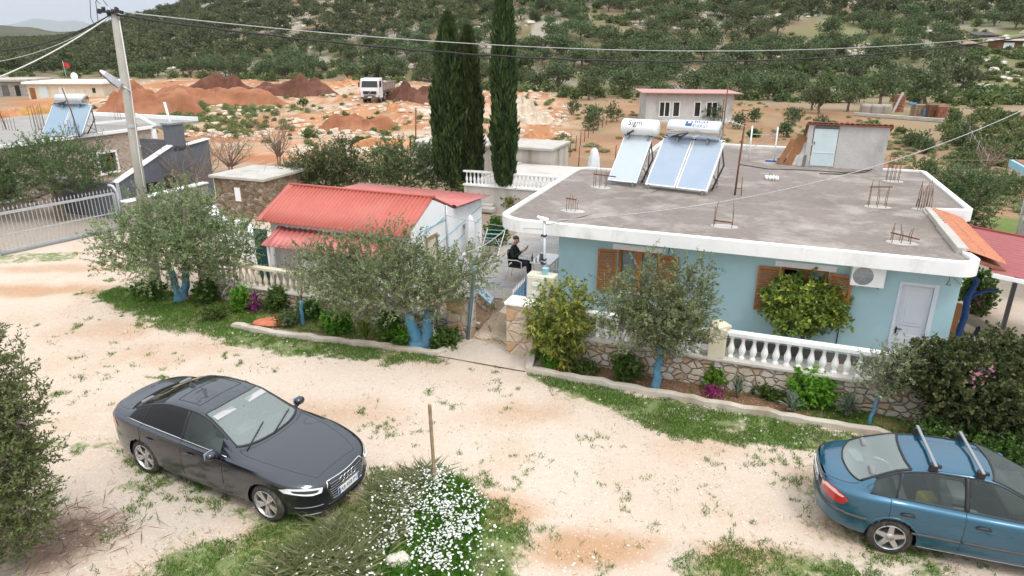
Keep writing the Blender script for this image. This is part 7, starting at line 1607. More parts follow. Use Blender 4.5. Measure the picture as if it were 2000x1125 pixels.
def tree(name, label, cat, loc, lobes, fork, trunk_r, mats, leaf=(.06, .011), n_twig=900, per=22, twig=.4, seed=1, stems=((0, 0),), group=None, up=.5, shell=.5, twigs_shown=160, paint_to=None, spread=.9, droop=0, crown='crown'):
    """fork: height where the limbs leave; mats: (leaf, bark, trunk paint or None)"""
    rg = np.random.default_rng(seed); root = thing(name, label, cat, loc, 0, group)
    mb = MB(); limbs = MB(); tops = []
    for (sx_, sy_) in stems:
        b = np.array((sx_ * .35, sy_ * .35, -.08)); t_ = np.array((sx_, sy_, fork))
        limb(mb, b, t_, trunk_r * 1.25, trunk_r * .8, rg, 6, .10 if trunk_r > .05 else .04, 10); tops.append(t_)
    if stems and trunk_r > .09: mb.lathe([(trunk_r * 1.9, -.1), (trunk_r * 1.5, .04), (trunk_r * 1.25, .2)], (stems[0][0] * .38, stems[0][1] * .38, 0), 10)
    for i, l in enumerate(lobes):
        if l[3] < .5 * max(q[3] for q in lobes): continue
        t_ = tops[int(np.argmin([np.hypot(*(q[:2] - np.array(l[:2]))) for q in tops]))]
        e = limb(limbs, t_, np.array(l[:3]) + np.array((0, 0, -.25 * l[5])), trunk_r * .55, trunk_r * .2, rg, 5, .2, 6)
        for k in range(4): limb(limbs, e, np.array(l[:3]) + rg.normal(size=3) * np.array(l[3:6]) * .55, trunk_r * .2, .008, rg, 4, .2, 4)
    o, (P, D, tl) = crown_mesh(crown, lobes, n_twig, per, leaf, mats[0], root, twig, up, shell, seed, spread, droop)
    for k in rg.choice(n_twig, min(n_twig, twigs_shown), replace=False): limbs.tube([tuple(P[k] - D[k] * .25), tuple(P[k] + D[k] * tl[k])], [.008, .003], 3, False)
    mb.build('trunk', M[mats[2] or mats[1]], root)
    limbs.build('limbs', M[mats[1]], root); return root
def auto_lobes(rx, ry, rz, zc, n, seed, size=.5):
    rg = np.random.default_rng(seed); out = []
    for i in range(n):
        a = 2 * math.pi * (i + rg.uniform(-.3, .3)) / n; r = rg.uniform(.35, .68); s_ = size * rg.uniform(.8, 1.2)
        out.append((math.cos(a) * rx * r, math.sin(a) * ry * r, zc + rz * rg.uniform(-.35, .45), rx * s_, ry * s_, rz * s_ * 1.15))
    out.append((0, 0, zc + rz * .25, rx * size, ry * size, rz * size * 1.2)); return out
OL = ('olive_silver', 'bark_grey', 'blue_trunk')
# big twin stemmed olive at the left end of the garden wall
p = at(356, 583); sc = 1.0
lob_rng = np.random.default_rng(5)
def px_lobes(base, Y0, specs):
    "lobes read off the photograph: (px, py, radius px across, radius px up, depth offset m, weight)"
    out = []
    for q in specs:
        px, py, rx, rz = q[:4]; dy = q[4] if len(q) > 4 else 0; wgt = q[5] if len(q) > 5 else 1
        c = atY(px, py, Y0 + dy); d = math.sqrt(c[0] ** 2 + c[1] ** 2 + (c[2] - CAMH) ** 2); k = (c[1] * CP - (c[2] - CAMH) * SP) / FPX
        x, y, z, a, b_, c_ = c[0] - base[0], c[1] - base[1], c[2] - base[2], rx * k, min(rx, rz * 1.3) * k, rz * k * 1.02
        out.append((x, y, z, a * .84, b_ * .84, c_ * .80, wgt))
        for j in range(3):                # ragged edge: small sprays standing out of the mass
            an, el = lob_rng.uniform(0, 6.283), lob_rng.uniform(-.5, 1.2); s_ = lob_rng.uniform(.22, .42)
            out.append((x + math.cos(an) * math.cos(el) * a * .85, y + math.sin(an) * math.cos(el) * b_ * .85, z + math.sin(el) * c_ * .85, a * s_, b_ * s_, c_ * s_ * 1.2, wgt * 1.1))
    return out
b = at(356, 586)
tree('olive_tree', 'largest olive of the left garden with two blue painted trunks', 'olive tree', tuple(b), px_lobes(b, b[1], [(235, 475, 58, 62, -.2), (300, 440, 62, 55, .3), (360, 400, 60, 45, .2), (320, 505, 70, 60, -.5), (400, 480, 75, 62, 0), (465, 470, 52, 55, .2), (455, 520, 50, 40, -.3), (250, 505, 50, 35, .2), (370, 450, 80, 60, .6), (300, 405, 25, 30, .1, .5)]), 1.0, .115, OL, (.070, .0135), 2200, 25, .42, 11, ((-.16, -.05), (.20, .1)), 'olive trees of the gardens')
b = at(591, 634)
tree('olive_tree', 'small sparse young olive with thin forked blue trunk before the left balustrade', 'olive tree', tuple(b), px_lobes(b, b[1], [(575, 520, 25, 22, 0, .4), (610, 520, 22, 25, .1, .4), (590, 490, 20, 20, 0, .3)]), .72, .05, OL, (.06, .010), 70, 14, .4, 12, ((.02, 0),), 'olive trees of the gardens')
b = at(822, 676)
tree('olive_tree', 'wide olive with thick V shaped blue trunk near the entrance', 'olive tree', tuple(b), px_lobes(b, b[1], [(660, 540, 70, 58, .2), (720, 500, 55, 50, .3), (760, 560, 75, 60, -.2), (840, 540, 70, 50, .1), (905, 530, 60, 42, .2), (690, 590, 60, 35, -.3), (640, 500, 40, 35, .3), (780, 480, 40, 45, .4), (860, 590, 55, 35, -.2), (665, 465, 18, 35, .2, .5), (945, 505, 30, 25, .2, .6)]), .95, .15, OL, (.066, .0128), 1800, 25, .45, 13, ((-.26, -.05), (.24, .08)), 'olive trees of the gardens')
b = at(1282, 762)
tree('olive_tree', 'upright silvery olive with slim blue trunk in front of the blue house', 'olive tree', tuple(b), px_lobes(b, b[1], [(1215, 590, 48, 48, .1), (1285, 610, 70, 55, 0), (1350, 585, 48, 55, .1), (1230, 640, 60, 35, -.2), (1330, 640, 60, 40, -.2), (1272, 540, 26, 50, .1, .8), (1330, 540, 26, 35, .15, .7), (1372, 540, 22, 40, .1, .7), (1285, 660, 55, 32, .2), (1188, 615, 26, 40, .1, .7), (1268, 500, 9, 22, .1, .5), (1382, 515, 14, 20, .1, .4)]), 1.05, .085, OL, (.062, .012), 1350, 24, .34, 14, ((.02, 0),), 'olive trees of the gardens')
b = at(1692, 830)
tree('olive_tree', 'thin young olive with slanting blue stem at the right of the planting strip', 'olive tree', tuple(b), px_lobes(b, b[1], [(1735, 725, 42, 38, .1, .7), (1760, 705, 40, 28, 0, .7), (1715, 745, 24, 30, 0, .6), (1790, 720, 30, 22, .2, .5)]), .72, .034, OL, (.058, .011), 240, 20, .34, 15, ((.15, .05),), 'olive trees of the gardens')
b = at(20, 1108)
tree('olive_tree', 'large dark olive cut off by the left edge in the foreground', 'olive tree', tuple(b), px_lobes(b, b[1], [(0, 900, 78, 90, 0), (30, 810, 48, 70, .1), (45, 980, 50, 75, -.1), (-30, 780, 60, 90, .2), (10, 1050, 60, 60, -.2), (30, 720, 34, 42, .1, .8), (-40, 700, 50, 50, 0), (75, 900, 26, 60, .1, .6), (-90, 920, 90, 130, .3), (70, 1010, 26, 40, .1, .5)]), .7, .14, ('olive_leaf', 'bark_grey', None), (.058, .011), 2500, 22, .3, 16, ((-.1, 0), (.1, .1)), 'olive trees of the gardens')
b = at(122, 430)
tree('olive_tree', 'broad dark olive behind the sliding gate', 'olive tree', tuple(b), px_lobes(b, b[1], [(30, 330, 75, 45, .2), (90, 300, 70, 38, .4), (150, 320, 65, 42, .1), (195, 345, 35, 28, 0), (20, 380, 60, 32, -.2), (120, 350, 70, 35, -.2), (-20, 340, 60, 50, 0)]), 1.3, .12, ('olive_dark', 'bark', None), (.08, .017), 1700, 24, .5, 17, ((-.12, 0), (.15, .05)), 'olive trees of the gardens')
b = at(1560, 706, .27); b = (b[0], b[1], .27)
tree('citrus_tree', 'round dense citrus tree with yellow green leaves before the right window', 'citrus tree', tuple(b), px_lobes(b, b[1], [(1545, 600, 45, 42, 0), (1600, 605, 46, 40, 0), (1560, 565, 38, 26, .1), (1612, 578, 32, 30, .1), (1520, 588, 26, 26, .1), (1575, 630, 52, 16, -.1), (1635, 615, 22, 26, 0)]), .72, .05, ('citrus_leaf', 'bark', None), (.10, .030), 900, 17, .20, 18, ((0, 0),), None, .2, .75, 60, None, 1.2)
b = at(1100, 712)
tree('loquat_bush', 'tall light green many stemmed bush beside the right gate pillar', 'bush', tuple(b), px_lobes(b, b[1], [(1075, 620, 40, 45, 0), (1110, 590, 38, 38, .1), (1125, 640, 38, 45, 0), (1075, 665, 38, 30, -.1), (1105, 670, 32, 30, 0), (1140, 600, 22, 30, .1, .7), (1055, 640, 26, 40, .1, .7), (1085, 580, 24, 22, .1, .6)]), .45, .03, ('loquat_leaf', 'twig', None), (.115, .026), 420, 13, .36, 19, ((-.2, 0), (.0, .05), (.18, -.03), (.1, .1)), None, .35, .45, 60, None, .9, .25)
# bougainvillea mass at the right end
b = at(1900, 850)
tree('bougainvillea', 'huge dark green climbing bush with few pink bracts at the right edge', 'bush', tuple(b), px_lobes(b, b[1], [(1850, 735, 70, 55, .3), (1920, 760, 80, 75, 0), (1990, 740, 70, 70, .2), (1870, 800, 50, 50, -.1), (1950, 830, 80, 55, -.3), (1820, 700, 50, 35, .4), (1900, 690, 60, 30, .5), (1985, 690, 50, 35, .5), (2050, 790, 80, 90, 0), (1790, 735, 40, 30, .3, .7), (1990, 870, 60, 40, -.4)]), .5, .07, ('vine_leaf', 'twig', None), (.075, .032), 3000, 16, .22, 20, ((-.3, 0), (0, .1), (.3, 0)), None, .35, .72, 160, None, 1.2)
for px, py, n_, lb in ((1905, 735, 16, 'small pink bract cluster on the left face of the big climbing bush'), (1928, 722, 14, 'pinkish bracts just above the middle of the climbing bush'), (1912, 590, 40, 'pink flowers below the red canopy')):
    q = atY(px, py, b[1] - .9 if py > 650 else b[1] + 4.2); rg = np.random.default_rng(px); V, F = leaf_quads(rg.normal(size=(n_, 3)) * .09, rg.normal(size=(n_, 3)), .06, .03, rg); o = mesh_np('flower_cluster', V, F, M['petal_pink'], None, False, {'rnd': rg.random(n_)}); o.location = tuple(q); meta(o, lb, 'flowers')
# shrubs and plants of the strips
def shrub(name, label, cat, px, py, w_px, h_px, mat, n_twig, per, leaf, twig, seed, z=0, up=.6, group=None, flat=False, spread=1.0, shell=.35):
    b = at(px, py, z); k = (b[1] * CP - (b[2] - CAMH) * SP) / FPX; rx, rz = w_px * k / 2, h_px * k / 2 * 1.0
    rg = np.random.default_rng(seed); lo = [(rg.uniform(-.45, .45) * rx, rg.uniform(-.3, .3) * rx, rz * rg.uniform(.55, 1.05), rx * .6, rx * .5, rz * .75) for _ in range(5)]
    o, _ = crown_mesh(name, lo, n_twig, per, leaf, mat, None, twig, up, shell, seed, spread); o.location = tuple(b); return meta(o, label, cat, group)
SH = [('shrub', 'tall bright green shrub behind the white balustrade foot at the right', 'shrub', 1583, 790, 85, 72, 'bright_leaf', 260, 14, (.085, .034), .2, 31),
 ('shrub', 'small upright bright green shrub at the middle of the right strip', 'shrub', 1392, 758, 34, 40, 'bright_leaf', 70, 14, (.07, .028), .18, 32),
 ('shrub', 'dark leafy low shrub left of the slim blue olive trunk', 'shrub', 1222, 738, 58, 46, 'bush_leaf', 130, 13, (.11, .04), .2, 33),
 ('shrub', 'low green tuft at the left corner of the right strip', 'shrub', 1075, 720, 36, 22, 'bright_leaf', 50, 12, (.07, .026), .12, 34),
 ('shrub', 'low dark spreading plant by the left corner of the right strip', 'shrub', 1130, 728, 70, 22, 'bush_leaf', 110, 12, (.06, .022), .12, 35),
 ('shrub', 'low green weeds at the foot of the loquat bush', 'shrub', 1062, 705, 26, 46, 'bush_leaf', 60, 12, (.07, .025), .15, 36),
 ('shrub', 'yellow green low plant beside the tall bright shrub', 'shrub', 1500, 778, 60, 26, 'bush_leaf', 90, 12, (.06, .024), .12, 37),
 ('shrub', 'dark green bush filling the corner by the left gate pillar', 'shrub', 868, 678, 62, 44, 'bush_leaf', 190, 14, (.07, .03), .16, 38),
 ('shrub', 'tall narrow green bush left of the V shaped trunk', 'shrub', 765, 665, 46, 76, 'bush_leaf', 230, 14, (.06, .024), .18, 39),
 ('shrub', 'low green bush at the foot of the narrow tall bush', 'shrub', 785, 672, 60, 42, 'bright_leaf', 130, 12, (.055, .02), .14, 40),
 ('shrub', 'leafy green shrub right of the young forked olive', 'shrub', 655, 648, 64, 48, 'bright_leaf', 190, 14, (.08, .03), .18, 41),
 ('shrub', 'dark grey green shrub at the foot of the young forked olive', 'shrub', 560, 636, 56, 30, 'olive_dark', 110, 12, (.06, .02), .14, 42),
 ('shrub', 'tall green shrub between the young olive and the magenta flowers', 'shrub', 545, 606, 60, 54, 'bush_leaf', 180, 14, (.07, .028), .18, 43),
 ('shrub', 'green bush behind the young forked olive trunk', 'shrub', 608, 620, 50, 44, 'bush_leaf', 130, 14, (.07, .028), .16, 44),
 ('shrub', 'bright yellow green shrub left of the magenta flowers', 'shrub', 468, 606, 44, 48, 'bright_leaf', 130, 14, (.08, .032), .18, 45),
 ('shrub', 'dark green bush right of the twin blue trunks', 'shrub', 398, 592, 60, 56, 'bush_leaf', 190, 14, (.07, .028), .18, 46),
 ('shrub', 'dark low shrub left of the twin blue trunks', 'shrub', 296, 586, 80, 40, 'bush_leaf', 170, 14, (.07, .026), .16, 47),
 ('shrub', 'low ground cover shrub between the big olive and the lane', 'shrub', 420, 622, 90, 26, 'bush_leaf', 150, 12, (.05, .02), .12, 48),
 ('shrub', 'leafy bush in the court beside the drying rack', 'shrub', 972, 478, 54, 62, 'bush_leaf', 240, 14, (.07, .028), .2, 49, .27),
 ('shrub', 'yellow green bush below the terrace balustrade', 'shrub', 1006, 412, 42, 50, 'loquat_leaf', 150, 14, (.08, .03), .2, 50, .2),
 ('shrub', 'small green bush at the back corner of the white house', 'shrub', 950, 400, 46, 44, 'bush_leaf', 130, 13, (.08, .03), .2, 51, .2),
 ('shrub', 'green bushes under the canopy at the right edge', 'shrub', 1905, 610, 62, 90, 'bush_leaf', 330, 14, (.08, .03), .24, 52),
 ('shrub', 'leafy climber by the pergola trunk', 'shrub', 1888, 585, 34, 66, 'bright_leaf', 120, 13, (.08, .03), .2, 53),
 ('shrub', 'dark spreading shrub below the big climbing bush', 'shrub', 1870, 868, 230, 56, 'bush_leaf', 620, 14, (.055, .024), .18, 54),
 ('shrub', 'dense low green shrub behind the teal car at the right edge', 'shrub', 1965, 905, 130, 60, 'bush_leaf', 380, 14, (.055, .024), .18, 55)]
for a in SH: shrub(*a[:13], z=(a[13] if len(a) > 13 else 0))
for px, py, w, h, n_, lb in ((497, 606, 60, 36, 150, 'magenta flowering mound in the left strip'), (1390, 776, 40, 26, 60, 'small magenta flowers at the middle of the right strip')):
    shrub('flower_bush', lb, 'flowers', px, py, w, h, 'petal_magenta', n_, 9, (.035, .02), .1, px)
shrub('flower_bush', 'orange red flowers on a low plant at the left corner of the right strip', 'flowers', 1097, 722, 22, 18, 'petal_orange', 24, 9, (.045, .024), .08, 77)
def rosette(label, px, py, w_px, h_px, n_, seed, mat='aloe_leaf'):
    b = at(px, py); k = (b[1] * CP + CAMH * SP) / FPX; R_, H_ = w_px * k / 2, h_px * k; rg = np.random.default_rng(seed); m = MB(); V = []; F = []
    for i in range(n_):
        a = rg.uniform(0, 2 * math.pi); sp_ = rg.uniform(.15, 1); L = rg.uniform(.7, 1.1); w = .016
        ca, sa = math.cos(a), math.sin(a); c = len(V)
        for f in (0, .4, .75, 1.0):
            r_ = R_ * sp_ * f ** 1.4 * L; z = H_ * (1 - .45 * sp_ * sp_) * (f * (2 - f * (.6 + .55 * sp_))) * L * .95; ww = w * (1 - f ** 2 * .95)
            V += [(ca * r_ - sa * ww, sa * r_ + ca * ww, z), (ca * r_ + sa * ww, sa * r_ - ca * ww, z)]
        F += [(c + 2 * j, c + 2 * j + 1, c + 2 * j + 3, c + 2 * j + 2) for j in range(3)]
    o = mesh_np('rosette_plant', V, F, M[mat], None, False, {'rnd': np.repeat(rg.random(n_), 3)}); o.location = tuple(b); return meta(o, label, 'plant', 'spiky rosette plants in the strips')
rosette('round blue green spiky plant nearest the thin slanting stem', 1653, 818, 70, 52, 110, 1); rosette('blue green spiky plant at the left foot of the tall bright shrub', 1545, 806, 62, 40, 90, 2); rosette('spiky grey green plant beside the magenta flowers of the right strip', 1440, 776, 60, 48, 80, 3); rosette('spiky grey green tuft between the narrow bush and the leafy shrub of the left strip', 715, 662, 56, 42, 80, 4, 'grass_blade')
# bare shrubs
def bare_bush(label, px, py, w_px, h_px, n_, seed, z=0, mat='twig', name='bare_tree'):
    b = at(px, py, z); k = (b[1] * CP + CAMH * SP) / FPX; R_, H_ = w_px * k / 2, h_px * k; rg = np.random.default_rng(seed); m = MB()
    tr_ = [limb(m, (0, 0, -.05), (rg.normal() * .1, rg.normal() * .1, H_ * .2), .07, .05, rg, 3, .1, 6) for _ in range(2)]
    for i in range(n_):
        s_ = tr_[i % 2]; a = rg.uniform(0, 6.28); e = np.array((math.cos(a) * R_ * rg.uniform(.2, 1), math.sin(a) * R_ * rg.uniform(.2, 1) * .8, H_ * rg.uniform(.45, 1.0))); md = s_ + (e - s_) * .5 + rg.normal(size=3) * .12 * R_
        m.tube([tuple(s_), tuple(md), tuple(e)], [.03, .016, .007], 4, False)
        for j in range(5): q = md + (e - md) * rg.uniform(0, 1); m.tube([tuple(q), tuple(q + rg.normal(size=3) * .22 * R_ + np.array((0, 0, .12 * R_)))], [.008, .004], 3, False)
    o = m.build(name, M[mat]); o.location = tuple(b); return meta(o, label, 'bare tree', 'leafless trees and bushes by the stone outbuilding')
bare_bush('leafless grey tree in front of the dark grey lean-to', 375, 402, 190, 128, 40, 61); bare_bush('leafless bush between the lean-to and the stone outbuilding', 455, 345, 120, 95, 34, 62); bare_bush('tall leafless tree left of the dark green olives', 545, 330, 100, 110, 34, 63); bare_bush('low brown brushwood in front of the stone outbuilding', 490, 412, 110, 70, 40, 64)
bare_bush('thin leafless brush along the field edge at the right', 1930, 335, 70, 55, 30, 65)
# olives behind the red roof
for px, py, lob, lb, sd in ((635, 400, [(600, 330, 45, 32), (650, 320, 50, 38), (690, 345, 40, 28), (625, 355, 60, 25), (570, 350, 30, 22)], 'left one of two dark olives behind the red roofed house', 71), (790, 398, [(750, 320, 50, 38), (800, 310, 55, 38), (850, 325, 50, 35), (890, 345, 35, 28), (800, 350, 80, 25), (730, 350, 35, 25)], 'right one of two dark olives behind the red roofed house', 72)):
    b = at(px, py); tree('olive_tree', lb, 'olive tree', tuple(b), px_lobes(b, b[1], lob), .9, .10, ('olive_dark', 'bark', None), (.09, .02), 1400, 22, .5, sd, ((-.1, 0), (.1, 0)), 'olive trees of the gardens')
b = at(1880, 462); tree('olive_tree', 'dense grey green olive beyond the right edge of the flat roof', 'olive tree', tuple(b), px_lobes(b, b[1], [(1860, 380, 42, 45), (1900, 400, 42, 55), (1880, 350, 36, 28), (1925, 370, 34, 35), (1890, 440, 40, 30)]), .8, .10, ('olive_dark', 'bark', None), (.085, .018), 900, 20, .5, 73, ((0, 0),), 'olive trees of the gardens')
for px, py, w, h, lb, sd in ((1805, 362, 62, 62, 'small olive shoot at the back right corner of the flat roof', 1), (1965, 385, 80, 55, 'low spreading olive between the roof and the grey building', 2), (905, 372, 70, 30, 'low yellowish bush behind the back roof sheet', 3)): shrub('olive_bush' if sd < 3 else 'shrub', lb, 'bush', px, py, w, h, 'olive_dark' if sd < 3 else 'loquat_leaf', 260, 18, (.085, .02), .35, 80 + sd)
# cypresses
def cypress(label, px, base_py, top_py, w_px, seed, Y=None, cut=None):
    b = at(px, base_py) if Y is None else np.array(at(px, base_py, 1.1)); k = (b[1] * CP + (CAMH - b[2]) * SP) / FPX
    top = atY(px if cut is None else cut, top_py, b[1])[2] - b[2]; R_ = w_px * k / 2; rg = np.random.default_rng(seed); n = int(9000 * max(1, R_))
    h = rg.random(n) ** .85; pr_ = np.interp(h, [0, .06, .25, .55, .8, .93, 1], [.55, .85, 1, .92, .62, .30, .03]); a = rg.uniform(0, 6.28, n)
    rr = R_ * pr_ * (.72 + .3 * rg.random(n)) * (1 + .16 * np.sin(a * 3 + seed + h * 5) * np.sin(h * 21 + a)); P = np.stack([rr * np.cos(a), rr * np.sin(a), h * top + .15], 1)
    D = np.stack([np.cos(a) * .28, np.sin(a) * .28, np.ones(n)], 1) + rg.normal(size=(n, 3)) * .16
    root = thing('cypress', label, 'cypress', tuple(b), 0, 'tall dark cypresses behind the house'); V, F = leaf_quads(P, D, .30, .045, rg)
    mesh_np('crown', V, F, M['cypress_leaf'], root, False, {'rnd': np.clip(.5 + .3 * np.sin(a * 5 + seed) * np.sin(h * 13) + .25 * rg.normal(size=n), 0, 1)})
    m = MB(); m.tube([(0, 0, -.1), (0, 0, top * .5), (0, 0, top * .85)], [.14, .09, .03], 8); m.lathe([(R_ * .55, .3), (R_ * .62, top * .3), (R_ * .5, top * .6), (R_ * .1, top * .9)], n=14); m.build('trunk', M['cypress_core'], root); return root
plain('cypress_core', (.022, .028, .014), .9, .3, 5)
cypress('tall cypress with the widest crown, left one of the pair', 884, 362, 40, 70, 1, 33, 876); cypress('shorter cypress close against the widest one', 920, 362, 68, 48, 2, 34, 905); cypress('slim very tall cypress standing alone right of the pair', 985, 372, -70, 46, 3, 33)
# ---------------------------------------------------------------- olive grove on the hillside
def grove_variant(seed, n, leaf, per):
    rg = np.random.default_rng(seed); rx = 2.4 * rg.uniform(.85, 1.1); lo = auto_lobes(rx, rx, 1.5, 2.35, 6, seed, .52)
    P, D = lobes_points(lo, n, rg, .6); D[:, 2] += .3
    f = rg.random((n, per)); B = (P[:, None] + rg.normal(size=(n, per, 3)) * .16).reshape(-1, 3); dd = (D[:, None] * .6 + rg.normal(size=(n, per, 3)) * .8).reshape(-1, 3); V, F = leaf_quads(B, dd, leaf[0], leaf[1], rg)
    return V, F, (rg.random(n)[:, None] * .6 + rg.random((n, per)) * .4).ravel()
VAR = []
for k in range(7):
    V, F, tone = grove_variant(200 + k, 260, (.34, .10), 5); o = mesh_np('crown', V, F, M['olive_far'], None, False, {'rnd': tone}); VAR.append((o.data, V, F, tone)); bpy.data.objects.remove(o)
TRK = []
for k in range(3):
    rg = np.random.default_rng(k + 5); m = MB(); limb(m, (0, 0, -.3), (rg.normal() * .2, rg.normal() * .2, 1.0), .22, .16, rg, 3, .15, 6)
    for j in range(4): a = 1.57 * j + k; limb(m, (0, 0, .9), (math.cos(a) * 1.1, math.sin(a) * 1.1, 2.2), .12, .04, rg, 3, .2, 5)
    o = m.build('trunk', M['bark']); TRK.append(o.data); bpy.data.objects.remove(o)
rg = np.random.default_rng(99)
cand = []
CL = [at(1925, 108), (0, 0, 0)]
gy_ = 88.0; xs_, ys_, ss_ = [], [], []
while gy_ < 900:
    sp = 5.6 if gy_ < 260 else 5.6 * (1 + (gy_ - 260) / 420); xw = gy_ * .86 + 12; n = int(2 * xw / sp); x = -xw + sp * (np.arange(n) + rg.uniform(0, 1))
    xs_.append(x + rg.uniform(-.36, .36, n) * sp); ys_.append(gy_ + rg.uniform(-.4, .4, n) * sp); gy_ += sp * .92
cx0, cy0 = np.concatenate(xs_), np.concatenate(ys_); r_ = cx0 / cy0; b0, c0 = np.interp(r_, _r, _b), np.interp(r_, _r, _c)
ok = (cy0 > b0 - 4 + 6 * vnoise(cx0 * .06, cy0 * .06)) & (cy0 < c0 + 60 + np.where(r_ < -.5, 500, 0)); dens = np.where(r_ < .1, .93, .80) - .4 * (fbm(cx0 * .045 + 60, cy0 * .045) > .60)
cz0 = hz(cx0, cy0, False); dd_ = cy0 * CP - (cz0 - CAMH) * SP; px_, py_ = 1000 + cx0 / dd_ * FPX, 562.5 + (-cy0 * SP - (cz0 - CAMH) * CP) / dd_ * FPX
inb = lambda a, b, c, d: (px_ > a) & (px_ < b) & (py_ > c) & (py_ < d)
ok &= ~inb(1862, 2040, 58, 165) & ~inb(1660, 1900, 185, 240) & ~inb(1030, 1075, 55, 100) & ~(inb(1835, 2100, 150, 330) & (rg.random(len(cx0)) < .85)) & (px_ > -80) & (px_ < 2080) & (py_ > -60) & (rg.random(len(cx0)) < dens)
info = list(zip(cx0[ok], cy0[ok]))
X_, Y_ = np.array([i[0] for i in info]), np.array([i[1] for i in info]); Z_ = hz(X_, Y_, False); order = np.argsort(np.hypot(X_, Y_)); near_n = 290
NAMED = 0
for j, i in enumerate(order[:near_n]):
    s_ = rg.uniform(.72, 1.2); rz_ = rg.uniform(0, 6.28)
    root = thing('olive_tree', 'grey green olive tree growing in the grove on the hillside', 'olive tree', (X_[i], Y_[i], Z_[i]), rz_, 'olive grove on the hillside'); root.scale = (s_, s_, s_ * rg.uniform(.85, 1.12))
    for nm, me in (('crown', VAR[rg.integers(7)][0]), ('trunk', TRK[rg.integers(3)])): o = bpy.data.objects.new(nm, me); COL.objects.link(o); o.parent = root
def bulk(name, X, Y, Z, variants, mat, smin, smax, label, thin=1.0, rg=rg, zs=1.0):
    Vs, Fs, Ts, off = [], [], [], 0
    for x, y, z in zip(X, Y, Z):
        _, V, F, T = variants[rg.integers(len(variants))]; s_ = rg.uniform(smin, smax); a = rg.uniform(0, 6.28); c, s2 = math.cos(a), math.sin(a)
        k = max(1, int(len(F) * thin)); sel = rg.choice(len(F), k, replace=False); Vq = V[F[sel]].reshape(-1, 3); g = thin ** -.5; cen = Vq.reshape(-1, 4, 3).mean(1, keepdims=True); Vq = (cen + (Vq.reshape(-1, 4, 3) - cen) * g).reshape(-1, 3)
        W_ = np.stack([(Vq[:, 0] * c - Vq[:, 1] * s2) * s_ + x, (Vq[:, 0] * s2 + Vq[:, 1] * c) * s_ + y, Vq[:, 2] * s_ * zs + z], 1); tv = rg.uniform(-.25, .25)
        Vs.append(W_); Fs.append(np.arange(len(W_)).reshape(-1, 4) + off); Ts.append(np.clip(T[sel] + tv, 0, 1)); off += len(W_)
    o = mesh_np(name, np.concatenate(Vs), np.concatenate(Fs), M[mat], None, False, {'rnd': np.concatenate(Ts)}); return meta(o, label, None, None, 'stuff')
fi = order[near_n:]; bulk('olive_woods', X_[fi], Y_[fi], Z_[fi], VAR, 'olive_far', .75, 1.25, 'olive woods covering the upper hillside', .32)
# scrub between the trees and on the fields
SV = []
for k in range(5):
    rg2 = np.random.default_rng(300 + k); lo = auto_lobes(.8, .8, .45, .4, 4, 300 + k, .6); P, D = lobes_points(lo, 80, rg2, .5); D[:, 2] += .5; B = (P[:, None] + rg2.normal(size=(80, 4, 3)) * .1).reshape(-1, 3); dd = (D[:, None] * .6 + rg2.normal(size=(80, 4, 3)) * .7).reshape(-1, 3); V, F = leaf_quads(B, dd, .26, .08, rg2); SV.append((None, V, F, rg2.random(len(F))))
sx_, sy_ = [], []
yq = 86 + 260 * rg.random(9000) ** 1.3; xq = rg.uniform(-.84, .84, 9000) * yq; k_ = (yq > np.interp(xq / yq, _r, _b) - 9) & (fbm(xq * .09, yq * .09 + 30) > .46); sx_, sy_ = xq[k_], yq[k_]
sx_, sy_ = np.array(sx_[:1700]), np.array(sy_[:1700]); bulk('hillside_scrub', sx_, sy_, hz(sx_, sy_, False), SV, 'hill_scrub', .6, 1.9, 'low green scrub between the hillside trees')
# pale rocks on the hillside
RV = []
for k in range(4):
    m = MB(); m.blob((0, 0, .1), .6, 400 + k, .5, 4, (1.2, 1, .6)); V = np.array(m.v); F = np.array(m.f); RV.append((None, V, F, np.zeros(len(F))))
def rocks(name, X, Y, s0, s1, label, mat='rock', power=2.2, dz=0.0):
    Z = hz(X, Y, False); Vs, Fs, off = [], [], 0
    for x, y, z in zip(X, Y, Z):
        _, V, F, _t = RV[rg.integers(4)]; s_ = s0 + (s1 - s0) * rg.random() ** power; a = rg.uniform(0, 6.28); c, s2 = math.cos(a), math.sin(a)
        Vs.append(np.stack([(V[:, 0] * c - V[:, 1] * s2) * s_ + x, (V[:, 0] * s2 + V[:, 1] * c) * s_ + y, V[:, 2] * s_ + z + dz], 1)); Fs.append(F + off); off += len(V)
    o = mesh_np(name, np.concatenate(Vs), np.concatenate(Fs), M[mat], None, False); return meta(o, label, None, None, 'stuff')
hx, hy = [], []
yq = 92 + 200 * rg.random(16000); xq = rg.uniform(-.5, .86, 16000) * yq; kf = fbm(xq * .055 + 90, yq * .055 + 4); k_ = (yq > np.interp(xq / yq, _r, _b) + 6) & ((kf > .57) | ((xq / yq > .62) & (yq < 145) & (kf > .42))); hx, hy = xq[k_], yq[k_]
rocks('hillside_rocks', np.array(hx[:1900]), np.array(hy[:1900]), .25, 1.6, 'pale limestone rocks among the hillside trees')
